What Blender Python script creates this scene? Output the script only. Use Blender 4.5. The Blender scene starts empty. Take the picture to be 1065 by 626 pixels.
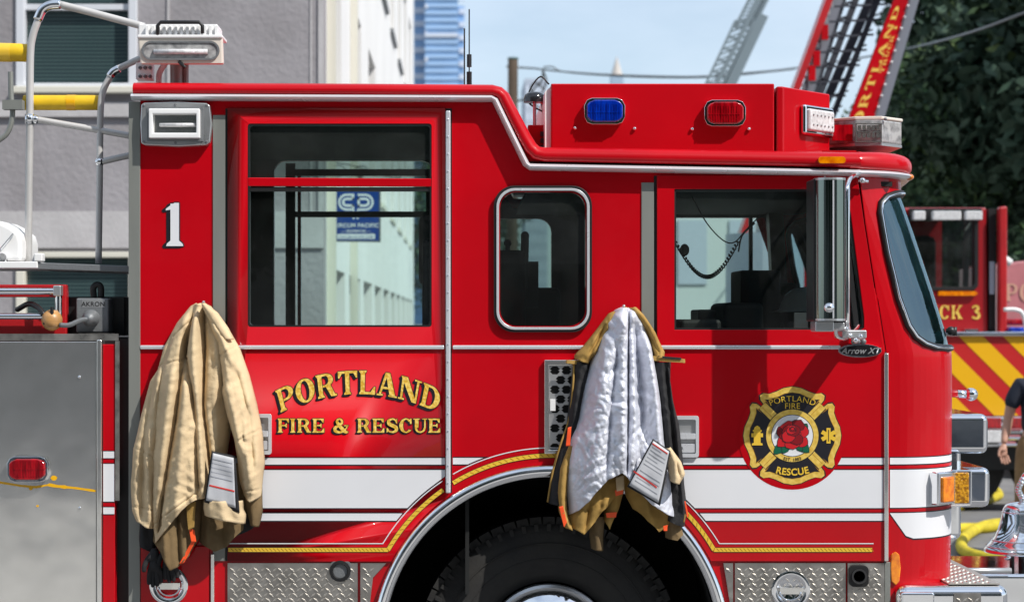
import bpy, bmesh, math, random
from mathutils import Vector, Matrix, noise
from mathutils.geometry import tessellate_polygon
random.seed(7)
PI = math.pi
S = bpy.context.scene
COL = S.collection
CAMD, CAMH, VX, VY = 8.4, 2.0, 480.0, 333.0

def sc(y): return 240.0 * CAMD / (CAMD + y)
def X(px, y=0.0): return (px - VX) / sc(y)
def Z(py, y=0.0): return CAMH + (VY - py) / sc(y)
def W(px, py, y=0.0): return Vector((X(px, y), y, Z(py, y)))
def U(px): return px / 240.0
def lerp(a, b, t): return a + (b - a) * t
def interp(tab, v):
    if v <= tab[0][0]: return tab[0][1]
    for (a, fa), (b, fb) in zip(tab, tab[1:]):
        if v <= b: return fa + (fb - fa) * (v - a) / (b - a)
    return tab[-1][1]

# ------------------------------------------------------------------ materials
M = {}
def mat(name, color, rough=0.5, metal=0.0, coat=0.0, bump=0.0, bscale=40.0, var=0.0, vscale=3.0,
        color2=None, stretch=None, rvar=0.0, spec=None, coord='Object', detail=4, distort=0.0, trans=0.0, ramp=(0.35, 0.65)):
    m = bpy.data.materials.new(name); m.use_nodes = True
    nt = m.node_tree; N = nt.nodes; L = nt.links
    b = N['Principled BSDF']
    b.inputs['Base Color'].default_value = (*color, 1)
    b.inputs['Roughness'].default_value = rough
    b.inputs['Metallic'].default_value = metal
    b.inputs['Coat Weight'].default_value = coat
    b.inputs['Coat Roughness'].default_value = 0.03
    if spec is not None: b.inputs['Specular IOR Level'].default_value = spec
    if trans: b.inputs['Transmission Weight'].default_value = trans
    tc = N.new('ShaderNodeTexCoord'); src = tc.outputs[coord]
    if stretch:
        mp = N.new('ShaderNodeMapping'); mp.inputs['Scale'].default_value = stretch
        L.new(src, mp.inputs['Vector']); src = mp.outputs['Vector']
    if var or color2:
        n = N.new('ShaderNodeTexNoise'); n.inputs['Scale'].default_value = vscale
        n.inputs['Detail'].default_value = detail; n.inputs['Distortion'].default_value = distort
        L.new(src, n.inputs['Vector'])
        c2 = color2 if color2 else tuple(max(0, c * (1 - var)) for c in color)
        r = N.new('ShaderNodeValToRGB')
        r.color_ramp.elements[0].position = ramp[0]; r.color_ramp.elements[1].position = ramp[1]
        r.color_ramp.elements[0].color = (*c2, 1); r.color_ramp.elements[1].color = (*color, 1)
        L.new(n.outputs['Fac'], r.inputs['Fac']); L.new(r.outputs['Color'], b.inputs['Base Color'])
    if rvar:
        n = N.new('ShaderNodeTexNoise'); n.inputs['Scale'].default_value = vscale * 2; n.inputs['Detail'].default_value = 5
        L.new(src, n.inputs['Vector'])
        mr = N.new('ShaderNodeMapRange'); mr.inputs['To Min'].default_value = max(0, rough - rvar); mr.inputs['To Max'].default_value = rough + rvar
        mr.inputs['From Min'].default_value = .3; mr.inputs['From Max'].default_value = .7
        L.new(n.outputs['Fac'], mr.inputs['Value']); L.new(mr.outputs['Result'], b.inputs['Roughness'])
    if bump:
        n = N.new('ShaderNodeTexNoise'); n.inputs['Scale'].default_value = bscale; n.inputs['Detail'].default_value = 3
        L.new(src, n.inputs['Vector'])
        bp = N.new('ShaderNodeBump'); bp.inputs['Strength'].default_value = bump; bp.inputs['Distance'].default_value = 0.01
        L.new(n.outputs['Fac'], bp.inputs['Height']); L.new(bp.outputs['Normal'], b.inputs['Normal'])
    M[name] = m
    return m

def glass(name, tint, refl=1.0, dirt_sheen=0.03):
    m = bpy.data.materials.new(name); m.use_nodes = True
    nt = m.node_tree; N = nt.nodes; L = nt.links
    N.remove(N['Principled BSDF']); out = N['Material Output']
    t = N.new('ShaderNodeBsdfTransparent'); t.inputs['Color'].default_value = (*tint, 1)
    g = N.new('ShaderNodeBsdfGlossy'); g.inputs['Roughness'].default_value = 0.012; g.inputs['Color'].default_value = (refl, refl, refl, 1)
    d = N.new('ShaderNodeBsdfDiffuse'); d.inputs['Color'].default_value = (.5, .55, .52, 1)
    f = N.new('ShaderNodeFresnel'); f.inputs['IOR'].default_value = 1.6
    a = N.new('ShaderNodeMixShader'); b = N.new('ShaderNodeMixShader')
    tc = N.new('ShaderNodeTexCoord'); n = N.new('ShaderNodeTexNoise'); n.inputs['Scale'].default_value = 2.2; n.inputs['Detail'].default_value = 5
    mr = N.new('ShaderNodeMapRange'); mr.inputs['From Min'].default_value = .4; mr.inputs['From Max'].default_value = .75
    mr.inputs['To Min'].default_value = dirt_sheen * .3; mr.inputs['To Max'].default_value = dirt_sheen * 1.6
    L.new(tc.outputs['Object'], n.inputs['Vector']); L.new(n.outputs['Fac'], mr.inputs['Value'])
    L.new(f.outputs['Fac'], a.inputs[0]); L.new(t.outputs[0], a.inputs[1]); L.new(g.outputs[0], a.inputs[2])
    L.new(mr.outputs['Result'], b.inputs[0]); L.new(a.outputs[0], b.inputs[1]); L.new(d.outputs[0], b.inputs[2])
    L.new(b.outputs[0], out.inputs['Surface'])
    M[name] = m

mat('red', (0.50, 0.0, 0.006), rough=0.42, coat=.4, var=0.2, vscale=1.3, spec=.12, bump=.012, bscale=2.0)
mat('red_dull', (0.45, 0.008, 0.012), rough=0.4, coat=0.3, var=0.2)
mat('red_deep', (0.30, 0.002, 0.006), rough=0.35, coat=.6)
mat('pink_red', (0.55, 0.20, 0.22), rough=0.35, coat=.5, var=.2)  # haze over a red engine side put into the colour
mat('pink_text', (0.6, 0.33, 0.25), rough=.4)
mat('white_stripe', (0.72, 0.73, 0.76), rough=0.3, coat=.4, var=0.06, vscale=2)
mat('black_line', (0.008, 0.008, 0.014), rough=0.4)
mat('black', (0.012, 0.012, 0.013), rough=0.45, var=.3)
mat('black_gloss', (0.012, 0.012, 0.014), rough=0.12, coat=.5)
mat('rubber', (0.010, 0.010, 0.011), rough=0.8, bump=.15, bscale=60, vscale=7, color2=(0.024, 0.023, 0.021), ramp=(.3, .75))
mat('interior', (0.007, 0.008, 0.008), rough=0.7, var=.4, vscale=4)
mat('interior_mid', (0.06, 0.066, 0.068), rough=0.7, var=.3)
mat('well', (0.006, 0.006, 0.006), rough=0.9)
mat('chrome', (0.86, 0.87, 0.89), rough=0.06, metal=1.0, rvar=.03, vscale=8)
mat('trim', (0.74, 0.76, 0.8), rough=0.28, metal=.45, rvar=.02, vscale=2)
mat('steel', (0.86, 0.85, 0.82), rough=0.16, metal=.92, vscale=9, bump=.8, bscale=1.5, var=.08)
mat('alu', (0.26, 0.27, 0.25), rough=0.45, metal=.35, var=.12, stretch=(1, 1, .15), vscale=10)
mat('alu_light', (0.55, 0.56, 0.57), rough=0.35, metal=.8, rvar=.1)
mat('tube', (0.58, 0.57, 0.56), rough=0.4, metal=.2, var=.15, vscale=6)
mat('cast_grey', (0.18, 0.19, 0.2), rough=0.5, metal=.3, bump=.2, bscale=90)
mat('tread', (0.50, 0.48, 0.45), rough=0.34, metal=.9, rvar=.1, vscale=12, var=.35)
mat('tread_lug', (0.6, 0.57, 0.52), rough=0.42, metal=.8)
mat('gold', (1.0, 0.72, 0.17), rough=0.35, metal=.15, color2=(0.74, 0.42, 0.035), vscale=95, detail=0, bump=.3, bscale=95, ramp=(.3, .7))
mat('gold_soft', (0.82, 0.58, 0.13), rough=0.35, metal=.15, color2=(0.66, 0.42, 0.06), vscale=60, detail=0, bump=.2, bscale=80, ramp=(.25, .75))
mat('gold_line', (0.85, 0.55, 0.05), rough=0.35, metal=.2)
mat('gold_dark', (0.42, 0.19, 0.01), rough=0.4)
mat('white_paint', (0.8, 0.8, 0.8), rough=0.4, var=.05)
mat('cream', (0.66, 0.6, 0.53), rough=0.5)
mat('lens_white', (0.75, 0.75, 0.76), rough=0.1, coat=1, var=.3, vscale=60)
mat('lens_clear', (0.62, 0.62, 0.62), rough=0.08, coat=1, color2=(.25, .25, .26), vscale=30, trans=.3)
mat('lens_blue', (0.0, 0.035, 0.45), rough=0.12, coat=1, color2=(0, .01, .2), vscale=22, stretch=(3, 1, .5), spec=.6)
mat('lens_red', (0.45, 0.003, 0.01), rough=0.12, coat=1, color2=(.18, 0, .003), vscale=22, stretch=(3, 1, .5))
mat('lens_amber', (0.85, 0.26, 0.0), rough=0.12, coat=1, color2=(.6, .12, 0), vscale=30)
mat('lens_yellow', (0.62, 0.3, 0.01), rough=0.15, coat=1, color2=(.3, .12, 0), vscale=90, detail=0, bump=.6, bscale=90)
mat('yellow', (0.78, 0.5, 0.01), rough=0.5, var=.25, vscale=8, bump=.1, bscale=40)
mat('hose', (0.62, 0.5, 0.02), rough=0.75, var=.3, vscale=6, bump=.4, bscale=120)
mat('wood', (0.55, 0.29, 0.1), rough=0.4, coat=.3, var=.3, vscale=9, stretch=(1, 1, 6))
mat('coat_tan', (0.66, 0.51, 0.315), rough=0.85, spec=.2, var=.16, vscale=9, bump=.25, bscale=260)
mat('coat_tan_dark', (0.19, 0.13, 0.065), rough=0.9, spec=.2, var=.3, vscale=8, bump=.25, bscale=260)  # dark tan, deepened further to put in the shade under the coat
mat('coat_gold', (0.42, 0.26, 0.075), rough=0.85, spec=.2, var=.25, vscale=9, bump=.25, bscale=260)
mat('coat_black', (0.014, 0.014, 0.016), rough=0.8, var=.3, vscale=10, bump=.25, bscale=200)
mat('silver', (0.66, 0.68, 0.76), rough=0.40, metal=.22, var=.08, vscale=14, bump=.3, bscale=60)
mat('orange', (0.9, 0.09, 0.015), rough=0.5)
mat('seam', (0.2, 0.14, 0.07), rough=.9)
mat('label', (0.52, 0.53, 0.56), rough=.6, var=.2, vscale=12)
mat('label_red', (0.6, 0.03, 0.02), rough=.6)
mat('label_ink', (0.33, 0.34, 0.38), rough=.7)
mat('skin', (0.5, 0.27, 0.19), rough=0.5, var=.12, vscale=12)
mat('navy', (0.012, 0.016, 0.03), rough=0.85, bump=.2, bscale=60)
mat('hair', (0.03, 0.018, 0.01), rough=.7)
mat('suspender', (0.4, 0.01, 0.015), rough=.7)
mat('pants', (0.28, 0.17, 0.075), rough=.9, var=.3, vscale=8, bump=.4, bscale=25)
mat('asphalt', (0.20, 0.20, 0.20), rough=0.9, bump=.5, bscale=70, color2=(0.135, .135, .138), vscale=1.6, detail=8)
mat('sidewalk', (0.36, 0.35, 0.33), rough=0.9, bump=.2, bscale=50, var=.2, vscale=1.2)
mat('stucco', (0.32, 0.305, 0.32), rough=0.95, bump=1.0, bscale=16, color2=(.235, .222, .23), vscale=.9, detail=12, ramp=(.32, .62))
mat('stucco_smooth', (0.47, 0.455, 0.46), rough=0.95, bump=.5, bscale=22, var=.12, vscale=3)
mat('wall_white', (0.78, 0.77, 0.76), rough=0.9, var=.06, vscale=.5)
mat('frame_cream', (0.62, 0.6, 0.52), rough=0.6)
mat('frame_white', (0.6, 0.62, 0.66), rough=0.5)
mat('pane_dark', (0.03, 0.05, 0.06), rough=0.08, coat=1)
mat('tower_glass', (0.22, 0.38, 0.62), rough=0.35, metal=0, var=.25, vscale=.08)
mat('tower_glass2', (0.32, 0.48, 0.70), rough=0.35, metal=0)
mat('tower_stone', (0.55, 0.6, 0.68), rough=0.8)
mat('far_grey', (0.42, 0.47, 0.55), rough=0.8, var=.1, vscale=.3)
mat('far_pale', (0.52, 0.56, 0.56), rough=0.9, var=.08, vscale=.2)
mat('spire', (0.5, 0.46, 0.42), rough=.8)
mat('spire_base', (0.3, 0.4, 0.5), rough=.8)
mat('pole_wood', (0.12, 0.085, 0.06), rough=.9, var=.4, vscale=4, stretch=(4, 4, .3))
mat('pole_cap', (0.05, 0.12, 0.12), rough=.6)
mat('iron', (0.01, 0.01, 0.01), rough=.5)
mat('cable_grey', (0.05, 0.055, 0.06), rough=.35)
mat('sign_blue', (0.01, 0.05, 0.24), rough=.35)
mat('sign_white', (0.75, 0.78, 0.8), rough=.4)
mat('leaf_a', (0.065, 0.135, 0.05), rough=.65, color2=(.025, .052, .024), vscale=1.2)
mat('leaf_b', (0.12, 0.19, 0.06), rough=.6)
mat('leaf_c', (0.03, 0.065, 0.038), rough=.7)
mat('bark', (0.06, 0.045, 0.035), rough=.95, bump=.8, bscale=12)
mat('ladder_grey', (0.2, 0.22, 0.26), rough=.5, metal=.3)
mat('ladder_far', (0.17, 0.22, 0.25), rough=.6)
mat('ladder_black', (0.035, 0.04, 0.055), rough=.5)
mat('chev_yellow', (0.8, 0.42, 0.0), rough=.4, coat=.4)
mat('chev_red', (0.5, 0.012, 0.012), rough=.4, coat=.4)
mat('rose_red', (0.5, 0.006, 0.012), rough=.4)
mat('rose_dark', (0.2, 0.0, 0.005), rough=.4)
mat('leaf_green', (0.0, 0.1, 0.05), rough=.4)
mat('mirror_glass', (0.20, 0.24, 0.22), rough=0.1, metal=1.0)
mat('brick', (0.48, 0.46, 0.44), rough=.9, var=.3, vscale=6)
glass('glass', (0.86, 0.93, 0.90), dirt_sheen=.02)
glass('glass_far', (0.76, 0.93, 0.90), dirt_sheen=.02)
glass('glass_teal', (0.36, 0.58, 0.62), refl=1, dirt_sheen=.07)
glass('glass_wind', (0.42, 0.66, 0.70), dirt_sheen=.035)  # diffuse layer recoloured below to paint in reflected sky
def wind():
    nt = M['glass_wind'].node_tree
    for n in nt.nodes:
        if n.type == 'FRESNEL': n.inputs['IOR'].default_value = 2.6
        if n.type == 'BSDF_DIFFUSE': n.inputs['Color'].default_value = (.12, .36, .46, 1)  # teal here stands in for the blue reflection on the windshield
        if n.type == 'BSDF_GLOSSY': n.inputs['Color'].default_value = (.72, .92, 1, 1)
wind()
glass('glass_dark', (0.30, 0.36, 0.34), dirt_sheen=.03)
glass('glass_clear', (0.93, 0.94, 0.94))

# blinds: horizontal slats
def blinds_mat():
    m = bpy.data.materials.new('blinds'); m.use_nodes = True
    N = m.node_tree.nodes; L = m.node_tree.links; b = N['Principled BSDF']
    tc = N.new('ShaderNodeTexCoord'); w = N.new('ShaderNodeTexWave'); w.bands_direction = 'Z'; w.inputs['Scale'].default_value = 7.5
    r = N.new('ShaderNodeValToRGB'); r.color_ramp.elements[0].color = (.012, .026, .03, 1); r.color_ramp.elements[1].color = (.05, .085, .085, 1)
    L.new(tc.outputs['Object'], w.inputs['Vector']); L.new(w.outputs['Fac'], r.inputs['Fac']); L.new(r.outputs['Color'], b.inputs['Base Color'])
    b.inputs['Roughness'].default_value = .25; b.inputs['Coat Weight'].default_value = .5
    M['blinds'] = m
blinds_mat()

# ------------------------------------------------------------------ object helpers
def tag(o, label=None, cat=None, group=None, kind=None):
    if label: o['label'] = label
    if cat: o['category'] = cat
    if group: o['group'] = group
    if kind: o['kind'] = kind
    return o
ROOTLOC = {}
def empty(name, loc, label, cat, group=None):
    o = bpy.data.objects.new(name, None); COL.objects.link(o); o.location = loc
    o.empty_display_size = .1; ROOTLOC[o] = Vector(loc)
    return tag(o, label, cat, group)
SPLIT = {'emblem_symbols_', 'rack_joint', 'gold_line_', 'lug_nut', 'bolt', 'screw', 'snap', 'connector', 'wristlet', 'cable_tie', 'window_band', 'door_gap', 'antenna', 'rack_tube', 'grab_tube', 'bell_post', 'mirror_bolt',
         'led', 'inner_tail', 'liner_edge', 'lining', 'light_bar_bracket', 'cable', 'bell_bands', 'headliner', 'work_light', 'lower_trim', 'cable_clips', 'pilaster', 'fitting', 'red_block'}
def islands(bm):
    seen_ = set(); out = []
    for f0 in bm.faces:
        if f0 in seen_: continue
        st_ = [f0]; seen_.add(f0); fs = []
        while st_:
            f = st_.pop(); fs.append(f)
            for v_ in f.verts:
                for g in v_.link_faces:
                    if g not in seen_: seen_.add(g); st_.append(g)
        out.append(fs)
    return out
def part(name, bm, m, parent=None, bevel=0.0, seg=2, smooth=False, mats=None, angle=35, label=None, recalc=True):
    if name in SPLIT and len(bm.faces):
        isl = islands(bm)
        if len(isl) > 1:
            out = None
            for fs in isl:
                nb = new(); mp_ = {}
                for f in fs:
                    vs_ = []
                    for v_ in f.verts:
                        if v_ not in mp_: mp_[v_] = nb.verts.new(v_.co)
                        vs_.append(mp_[v_])
                    nb.faces.new(vs_).material_index = f.material_index
                o_ = part(name, nb, m, parent, bevel, seg, smooth, mats, angle, label, recalc); out = out or o_
            bm.free(); return out
    me = bpy.data.meshes.new(name)
    if recalc: bmesh.ops.recalc_face_normals(bm, faces=bm.faces)
    bm.to_mesh(me); bm.free()
    for mm in (mats or [m]): me.materials.append(M[mm])
    o = bpy.data.objects.new(name, me); COL.objects.link(o)
    if parent is not None:
        o.parent = parent
        if parent in ROOTLOC: o.matrix_parent_inverse = Matrix.Translation(-ROOTLOC[parent])
    if bevel:
        b = o.modifiers.new('bevel', 'BEVEL'); b.width = bevel; b.segments = seg; b.limit_method = 'ANGLE'; b.angle_limit = math.radians(angle)
        b.harden_normals = bool(smooth)
    if smooth:
        for p in me.polygons: p.use_smooth = True
        if smooth != 'all' and not bevel:
            me.set_sharp_from_angle(angle=math.radians(45))
    if label: o['label'] = label
    return o
def new(): return bmesh.new()
def add_prism(bm, pts, holes=(), y0=0.0, y1=0.02, mi=0, cap_back=True):
    """pts: (x,z) outline; y0 = front (toward -y)"""
    loops = [[Vector((p[0], p[1], 0)) for p in pts]] + [[Vector((p[0], p[1], 0)) for p in h] for h in holes]
    flat = [v for l in loops for v in l]
    tris = tessellate_polygon(loops)
    f = [bm.verts.new((v.x, y0, v.y)) for v in flat]
    b = [bm.verts.new((v.x, y1, v.y)) for v in flat]
    for t in tris:
        try:
            fa = bm.faces.new([f[i] for i in t]); fa.material_index = mi
            if cap_back:
                fb = bm.faces.new([b[i] for i in reversed(t)]); fb.material_index = mi
        except ValueError: pass
    k = 0
    for l in loops:
        n = len(l)
        for i in range(n):
            j = (i + 1) % n
            try: bm.faces.new((f[k + i], f[k + j], b[k + j], b[k + i])).material_index = mi
            except ValueError: pass
        k += n
def add_sheet(bm, pts, y, mi=0):
    vs = [bm.verts.new((p[0], y, p[1])) for p in pts]
    tris = tessellate_polygon([[Vector((p[0], p[1], 0)) for p in pts]])
    for t in tris:
        try: bm.faces.new([vs[i] for i in t]).material_index = mi
        except ValueError: pass
def P(pts, y=0.0): return [(X(a, y), Z(b, y)) for a, b in pts]
def rrect(x0, y0, x1, y1, r, n=6):
    out = []
    for cx, cy, a0 in ((x1 - r, y0 + r, -90), (x1 - r, y1 - r, 0), (x0 + r, y1 - r, 90), (x0 + r, y0 + r, 180)):
        for i in range(n + 1):
            a = math.radians(a0 + 90 * i / n); out.append((cx + r * math.cos(a), cy + r * math.sin(a)))
    return out
def add_box(bm, a, b, mi=0):
    x0, y0, z0 = a; x1, y1, z1 = b
    v = [bm.verts.new(p) for p in ((x0, y0, z0), (x1, y0, z0), (x1, y1, z0), (x0, y1, z0), (x0, y0, z1), (x1, y0, z1), (x1, y1, z1), (x0, y1, z1))]
    for f in ((0, 1, 5, 4), (1, 2, 6, 5), (2, 3, 7, 6), (3, 0, 4, 7), (4, 5, 6, 7), (3, 2, 1, 0)):
        bm.faces.new([v[i] for i in f]).material_index = mi
def add_obox(bm, c, ax, ay, az, mi=0):
    """oriented box, half-axis vectors"""
    c = Vector(c); v = []
    for sx, sy, sz in ((-1, -1, -1), (1, -1, -1), (1, 1, -1), (-1, 1, -1), (-1, -1, 1), (1, -1, 1), (1, 1, 1), (-1, 1, 1)):
        v.append(bm.verts.new(c + ax * sx + ay * sy + az * sz))
    for f in ((0, 1, 5, 4), (1, 2, 6, 5), (2, 3, 7, 6), (3, 0, 4, 7), (4, 5, 6, 7), (3, 2, 1, 0)):
        bm.faces.new([v[i] for i in f]).material_index = mi
def add_bar(bm, p, q, w, d=None, mi=0, up=Vector((0, 1, 0))):
    p = Vector(p); q = Vector(q); d = d or w
    a = (q - p); ln = a.length; a.normalize()
    s = a.cross(up)
    if s.length < 1e-4: s = a.cross(Vector((1, 0, 0)))
    s.normalize(); t = s.cross(a)
    add_obox(bm, (p + q) / 2, a * ln / 2, s * w / 2, t * d / 2, mi)
def catmull(pts, n=6):
    pts = [Vector(p) for p in pts]
    if len(pts) < 3: return pts
    out = []
    P_ = [pts[0] * 2 - pts[1]] + pts + [pts[-1] * 2 - pts[-2]]
    for i in range(1, len(P_) - 2):
        p0, p1, p2, p3 = P_[i - 1:i + 3]
        for k in range(n):
            t = k / n
            out.append(.5 * ((2 * p1) + (p2 - p0) * t + (2 * p0 - 5 * p1 + 4 * p2 - p3) * t * t + (3 * p1 - p0 - 3 * p2 + p3) * t ** 3))
    out.append(pts[-1]); return out
def add_tube(bm, pts, r, n=10, mi=0, caps=True, smooth_n=0, closed=False):
    pts = [Vector(p) for p in pts]
    if smooth_n: pts = catmull(pts, smooth_n)
    rad = r if callable(r) else (lambda t: r)
    rings = []; prev = None; K = len(pts)
    for i, p in enumerate(pts):
        if closed: t = pts[(i + 1) % K] - pts[i - 1]
        else: t = (pts[min(i + 1, K - 1)] - pts[max(i - 1, 0)])
        t.normalize()
        if prev is None:
            a = Vector((0, 0, 1)) if abs(t.z) < .9 else Vector((1, 0, 0))
            u = t.cross(a).normalized()
        else:
            u = (prev - t * prev.dot(t))
            if u.length < 1e-6: u = t.cross(Vector((0, 0, 1)))
            u.normalize()
        prev = u; v = t.cross(u); rr = rad(i / max(1, K - 1))
        rings.append([bm.verts.new(p + (u * math.cos(2 * PI * k / n) + v * math.sin(2 * PI * k / n)) * rr) for k in range(n)])
    for i in range(K if closed else K - 1):
        A, B = rings[i], rings[(i + 1) % K]
        for k in range(n):
            bm.faces.new((A[k], A[(k + 1) % n], B[(k + 1) % n], B[k])).material_index = mi
    if caps and not closed:
        bm.faces.new(rings[0]).material_index = mi; bm.faces.new(list(reversed(rings[-1]))).material_index = mi
def add_lathe(bm, prof, c, axis='y', n=48, mi=0, a0=0, a1=2 * PI, sy=1.0):
    """prof: (r, h) ; axis y: circle in xz plane, h along y"""
    full = abs(a1 - a0 - 2 * PI) < 1e-6; c = Vector(c)
    rings = []
    K = n if full else n + 1
    for r, h in prof:
        ring = []
        for k in range(K):
            a = a0 + (a1 - a0) * k / n
            if axis == 'y': v = Vector((r * math.cos(a), h, r * math.sin(a) * sy))
            elif axis == 'z': v = Vector((r * math.cos(a), r * math.sin(a), h))
            else: v = Vector((h, r * math.cos(a), r * math.sin(a)))
            ring.append(bm.verts.new(c + v))
        rings.append(ring)
    for A, B in zip(rings, rings[1:]):
        for k in range(n):
            j = (k + 1) % K
            try: bm.faces.new((A[k], A[j], B[j], B[k])).material_index = mi
            except ValueError: pass
def add_disc(bm, cx, cz, r, y, n=32, mi=0, ry=None):
    add_sheet(bm, [(cx + r * math.cos(2 * PI * k / n), cz + (ry or r) * math.sin(2 * PI * k / n)) for k in range(n)], y, mi)
def add_plan(bm, pts, z0, z1, mi=0):
    b = [bm.verts.new((p[0], p[1], z0)) for p in pts]; t = [bm.verts.new((p[0], p[1], z1)) for p in pts]
    tr = tessellate_polygon([[Vector((p[0], p[1], 0)) for p in pts]])
    for f in tr:
        bm.faces.new([t[i] for i in f]).material_index = mi; bm.faces.new([b[i] for i in reversed(f)]).material_index = mi
    n = len(pts)
    for i in range(n):
        bm.faces.new((b[i], b[(i + 1) % n], t[(i + 1) % n], t[i])).material_index = mi
def add_sphere(bm, c, r, n=12, sx=1, sy=1, sz=1, mi=0):
    res = bmesh.ops.create_uvsphere(bm, u_segments=n * 2, v_segments=n, radius=1)
    for v in res['verts']: v.co = Vector((v.co.x * r * sx, v.co.y * r * sy, v.co.z * r * sz)) + Vector(c)
    if mi:
        for v in res['verts']:
            for f in v.link_faces: f.material_index = mi

# ------------------------------------------------------------------ lettering
def ring_polys(cx, cy, ro, rp, ri, rq, a0, a1, n=14):
    out = []
    for i in range(n):
        A = math.radians(a0 + (a1 - a0) * i / n); B = math.radians(a0 + (a1 - a0) * (i + 1) / n)
        out.append([(cx + ro * math.cos(A), cy + rp * math.sin(A)), (cx + ro * math.cos(B), cy + rp * math.sin(B)),
                    (cx + ri * math.cos(B), cy + rq * math.sin(B)), (cx + ri * math.cos(A), cy + rq * math.sin(A))])
    return out
def stroke(pts, ws, n=5):
    c = catmull([(p[0], p[1], 0) for p in pts], n); K = len(c); out = []; L_ = []; R_ = []
    for i, p in enumerate(c):
        t = (c[min(i + 1, K - 1)] - c[max(i - 1, 0)]).normalized(); f = i / (K - 1) * (len(ws) - 1); k = min(int(f), len(ws) - 2)
        w = lerp(ws[k], ws[k + 1], f - k) / 2; nn = Vector((-t.y, t.x, 0))
        L_.append(p + nn * w); R_.append(p - nn * w)
    for i in range(K - 1):
        out.append([(v.x, v.y) for v in (L_[i], L_[i + 1], R_[i + 1], R_[i])])
    return out
T, H = .195, .09
def stem(x, w=T, top=True, bot=True, s=.075):
    o = [[(x, 0), (x + w, 0), (x + w, 1), (x, 1)]]
    if bot: o.append([(x - s, 0), (x + w + s, 0), (x + w + s * .8, .06), (x + w, .13), (x, .13), (x - s * .8, .06)])
    if top: o.append([(x - s, 1), (x - s * .8, .94), (x, .87), (x + w, .87), (x + w + s * .8, .94), (x + w + s, 1)])
    return o
def glyph(ch):
    a = .08
    if ch == 'I': return stem(a), .40
    if ch == 'P': return stem(a) + [[(.3, .9), (.45, .9), (.45, 1), (.3, 1)], [(.3, .4), (.45, .4), (.45, .5), (.3, .5)]] + ring_polys(.44, .7, .38, .3, .16, .2, -90, 90), .84
    if ch == 'R': return stem(a) + [[(.3, .9), (.45, .9), (.45, 1), (.3, 1)], [(.3, .43), (.5, .43), (.45, .52), (.3, .52)]] + ring_polys(.44, .72, .36, .28, .14, .19, -90, 90) + \
        [[(.42, .47), (.66, .5), (.84, .1), (.94, .08), (.94, 0), (.66, 0)]], .96
    if ch == 'O': return ring_polys(.47, .5, .45, .52, .2, .43, 0, 360, 28), .96
    if ch == 'C': return ring_polys(.47, .5, .45, .52, .2, .43, 40, 322, 22) + [[(.74, .62), (.84, .62), (.84, 1), (.76, 1), (.7, .82)]], .90
    if ch == 'D': return stem(a) + [[(.3, .9), (.42, .9), (.42, 1), (.3, 1)], [(.3, 0), (.42, 0), (.42, .1), (.3, .1)]] + ring_polys(.40, .5, .50, .5, .25, .4, -90, 90, 16), .94
    if ch == 'T': return stem(.34, top=False) + [[(.02, .9), (.90, .9), (.90, 1), (.02, 1)], [(.02, .9), (.02, .7), (.08, .7), (.2, .9)], [(.9, .9), (.72, .9), (.84, .7), (.9, .7)]], .92
    if ch == 'L': return stem(a) + [[(.3, 0), (.78, 0), (.78, .1), (.3, .1)], [(.78, .1), (.56, .1), (.7, .32), (.78, .34)]], .80
    if ch in 'EF':
        o = stem(a) + [[(.3, .9), (.76, .9), (.76, 1), (.3, 1)], [(.76, .9), (.58, .9), (.7, .7), (.76, .7)], [(.3, .46), (.56, .46), (.56, .55), (.3, .55)], [(.56, .36), (.62, .36), (.62, .65), (.56, .65), (.5, .505)]]
        if ch == 'E': o += [[(.3, 0), (.80, 0), (.80, .1), (.3, .1)], [(.80, .1), (.6, .1), (.74, .32), (.80, .32)]]
        return o, .84 if ch == 'E' else .78
    if ch == 'A': return [[(.36, 1), (.56, 1), (.90, .06), (.62, .06)], [(.36, 1), (.44, .86), (.2, .06), (.1, .06)], [(.22, .3), (.66, .3), (.66, .39), (.25, .39)],
                          [(0, 0), (.3, 0), (.3, .07), (0, .07)], [(.56, 0), (.98, 0), (.98, .07), (.56, .07)]], .98
    if ch == 'N': return [[(.1, 0), (.2, 0), (.2, 1), (.1, 1)], [(.04, 1), (.34, 1), (.92, 0), (.68, 0)], [(.8, .05), (.9, .05), (.9, 1), (.8, 1)],
                          [(0, 0), (.3, 0), (.3, .07), (0, .07)], [(.68, .93), (1.0, .93), (1.0, 1), (.68, 1)]], 1.02
    if ch == 'U': return [[(.1, .35), (.34, .35), (.34, 1), (.1, 1)], [(.72, .35), (.82, .35), (.82, 1), (.72, 1)], [(0, .93), (.42, .93), (.42, 1), (0, 1)], [(.6, .93), (.92, .93), (.92, 1), (.6, 1)]] + \
        ring_polys(.46, .36, .36, .38, .22, .27, 180, 360), .93
    if ch == 'K': return stem(a) + [[(.32, .42), (.42, .36), (.82, .94), (.68, .94)], [(.38, .5), (.56, .64), (.88, .06), (.62, .06)], [(.6, .93), (.92, .93), (.92, 1), (.6, 1)], [(.54, 0), (.95, 0), (.95, .07), (.54, .07)]], .95
    if ch == 'S': return stroke([(.72, .74), (.6, .92), (.4, .96), (.2, .84), (.24, .62), (.46, .5), (.68, .36), (.68, .14), (.44, .04), (.22, .1), (.1, .28)], [.1, .1, .12, .2, .25, .25, .25, .2, .12, .1, .1]) + \
        [[(.68, .66), (.76, .66), (.76, 1), (.68, .94)], [(.06, 0), (.13, .06), (.13, .34), (.06, .34)]], .82
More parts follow.
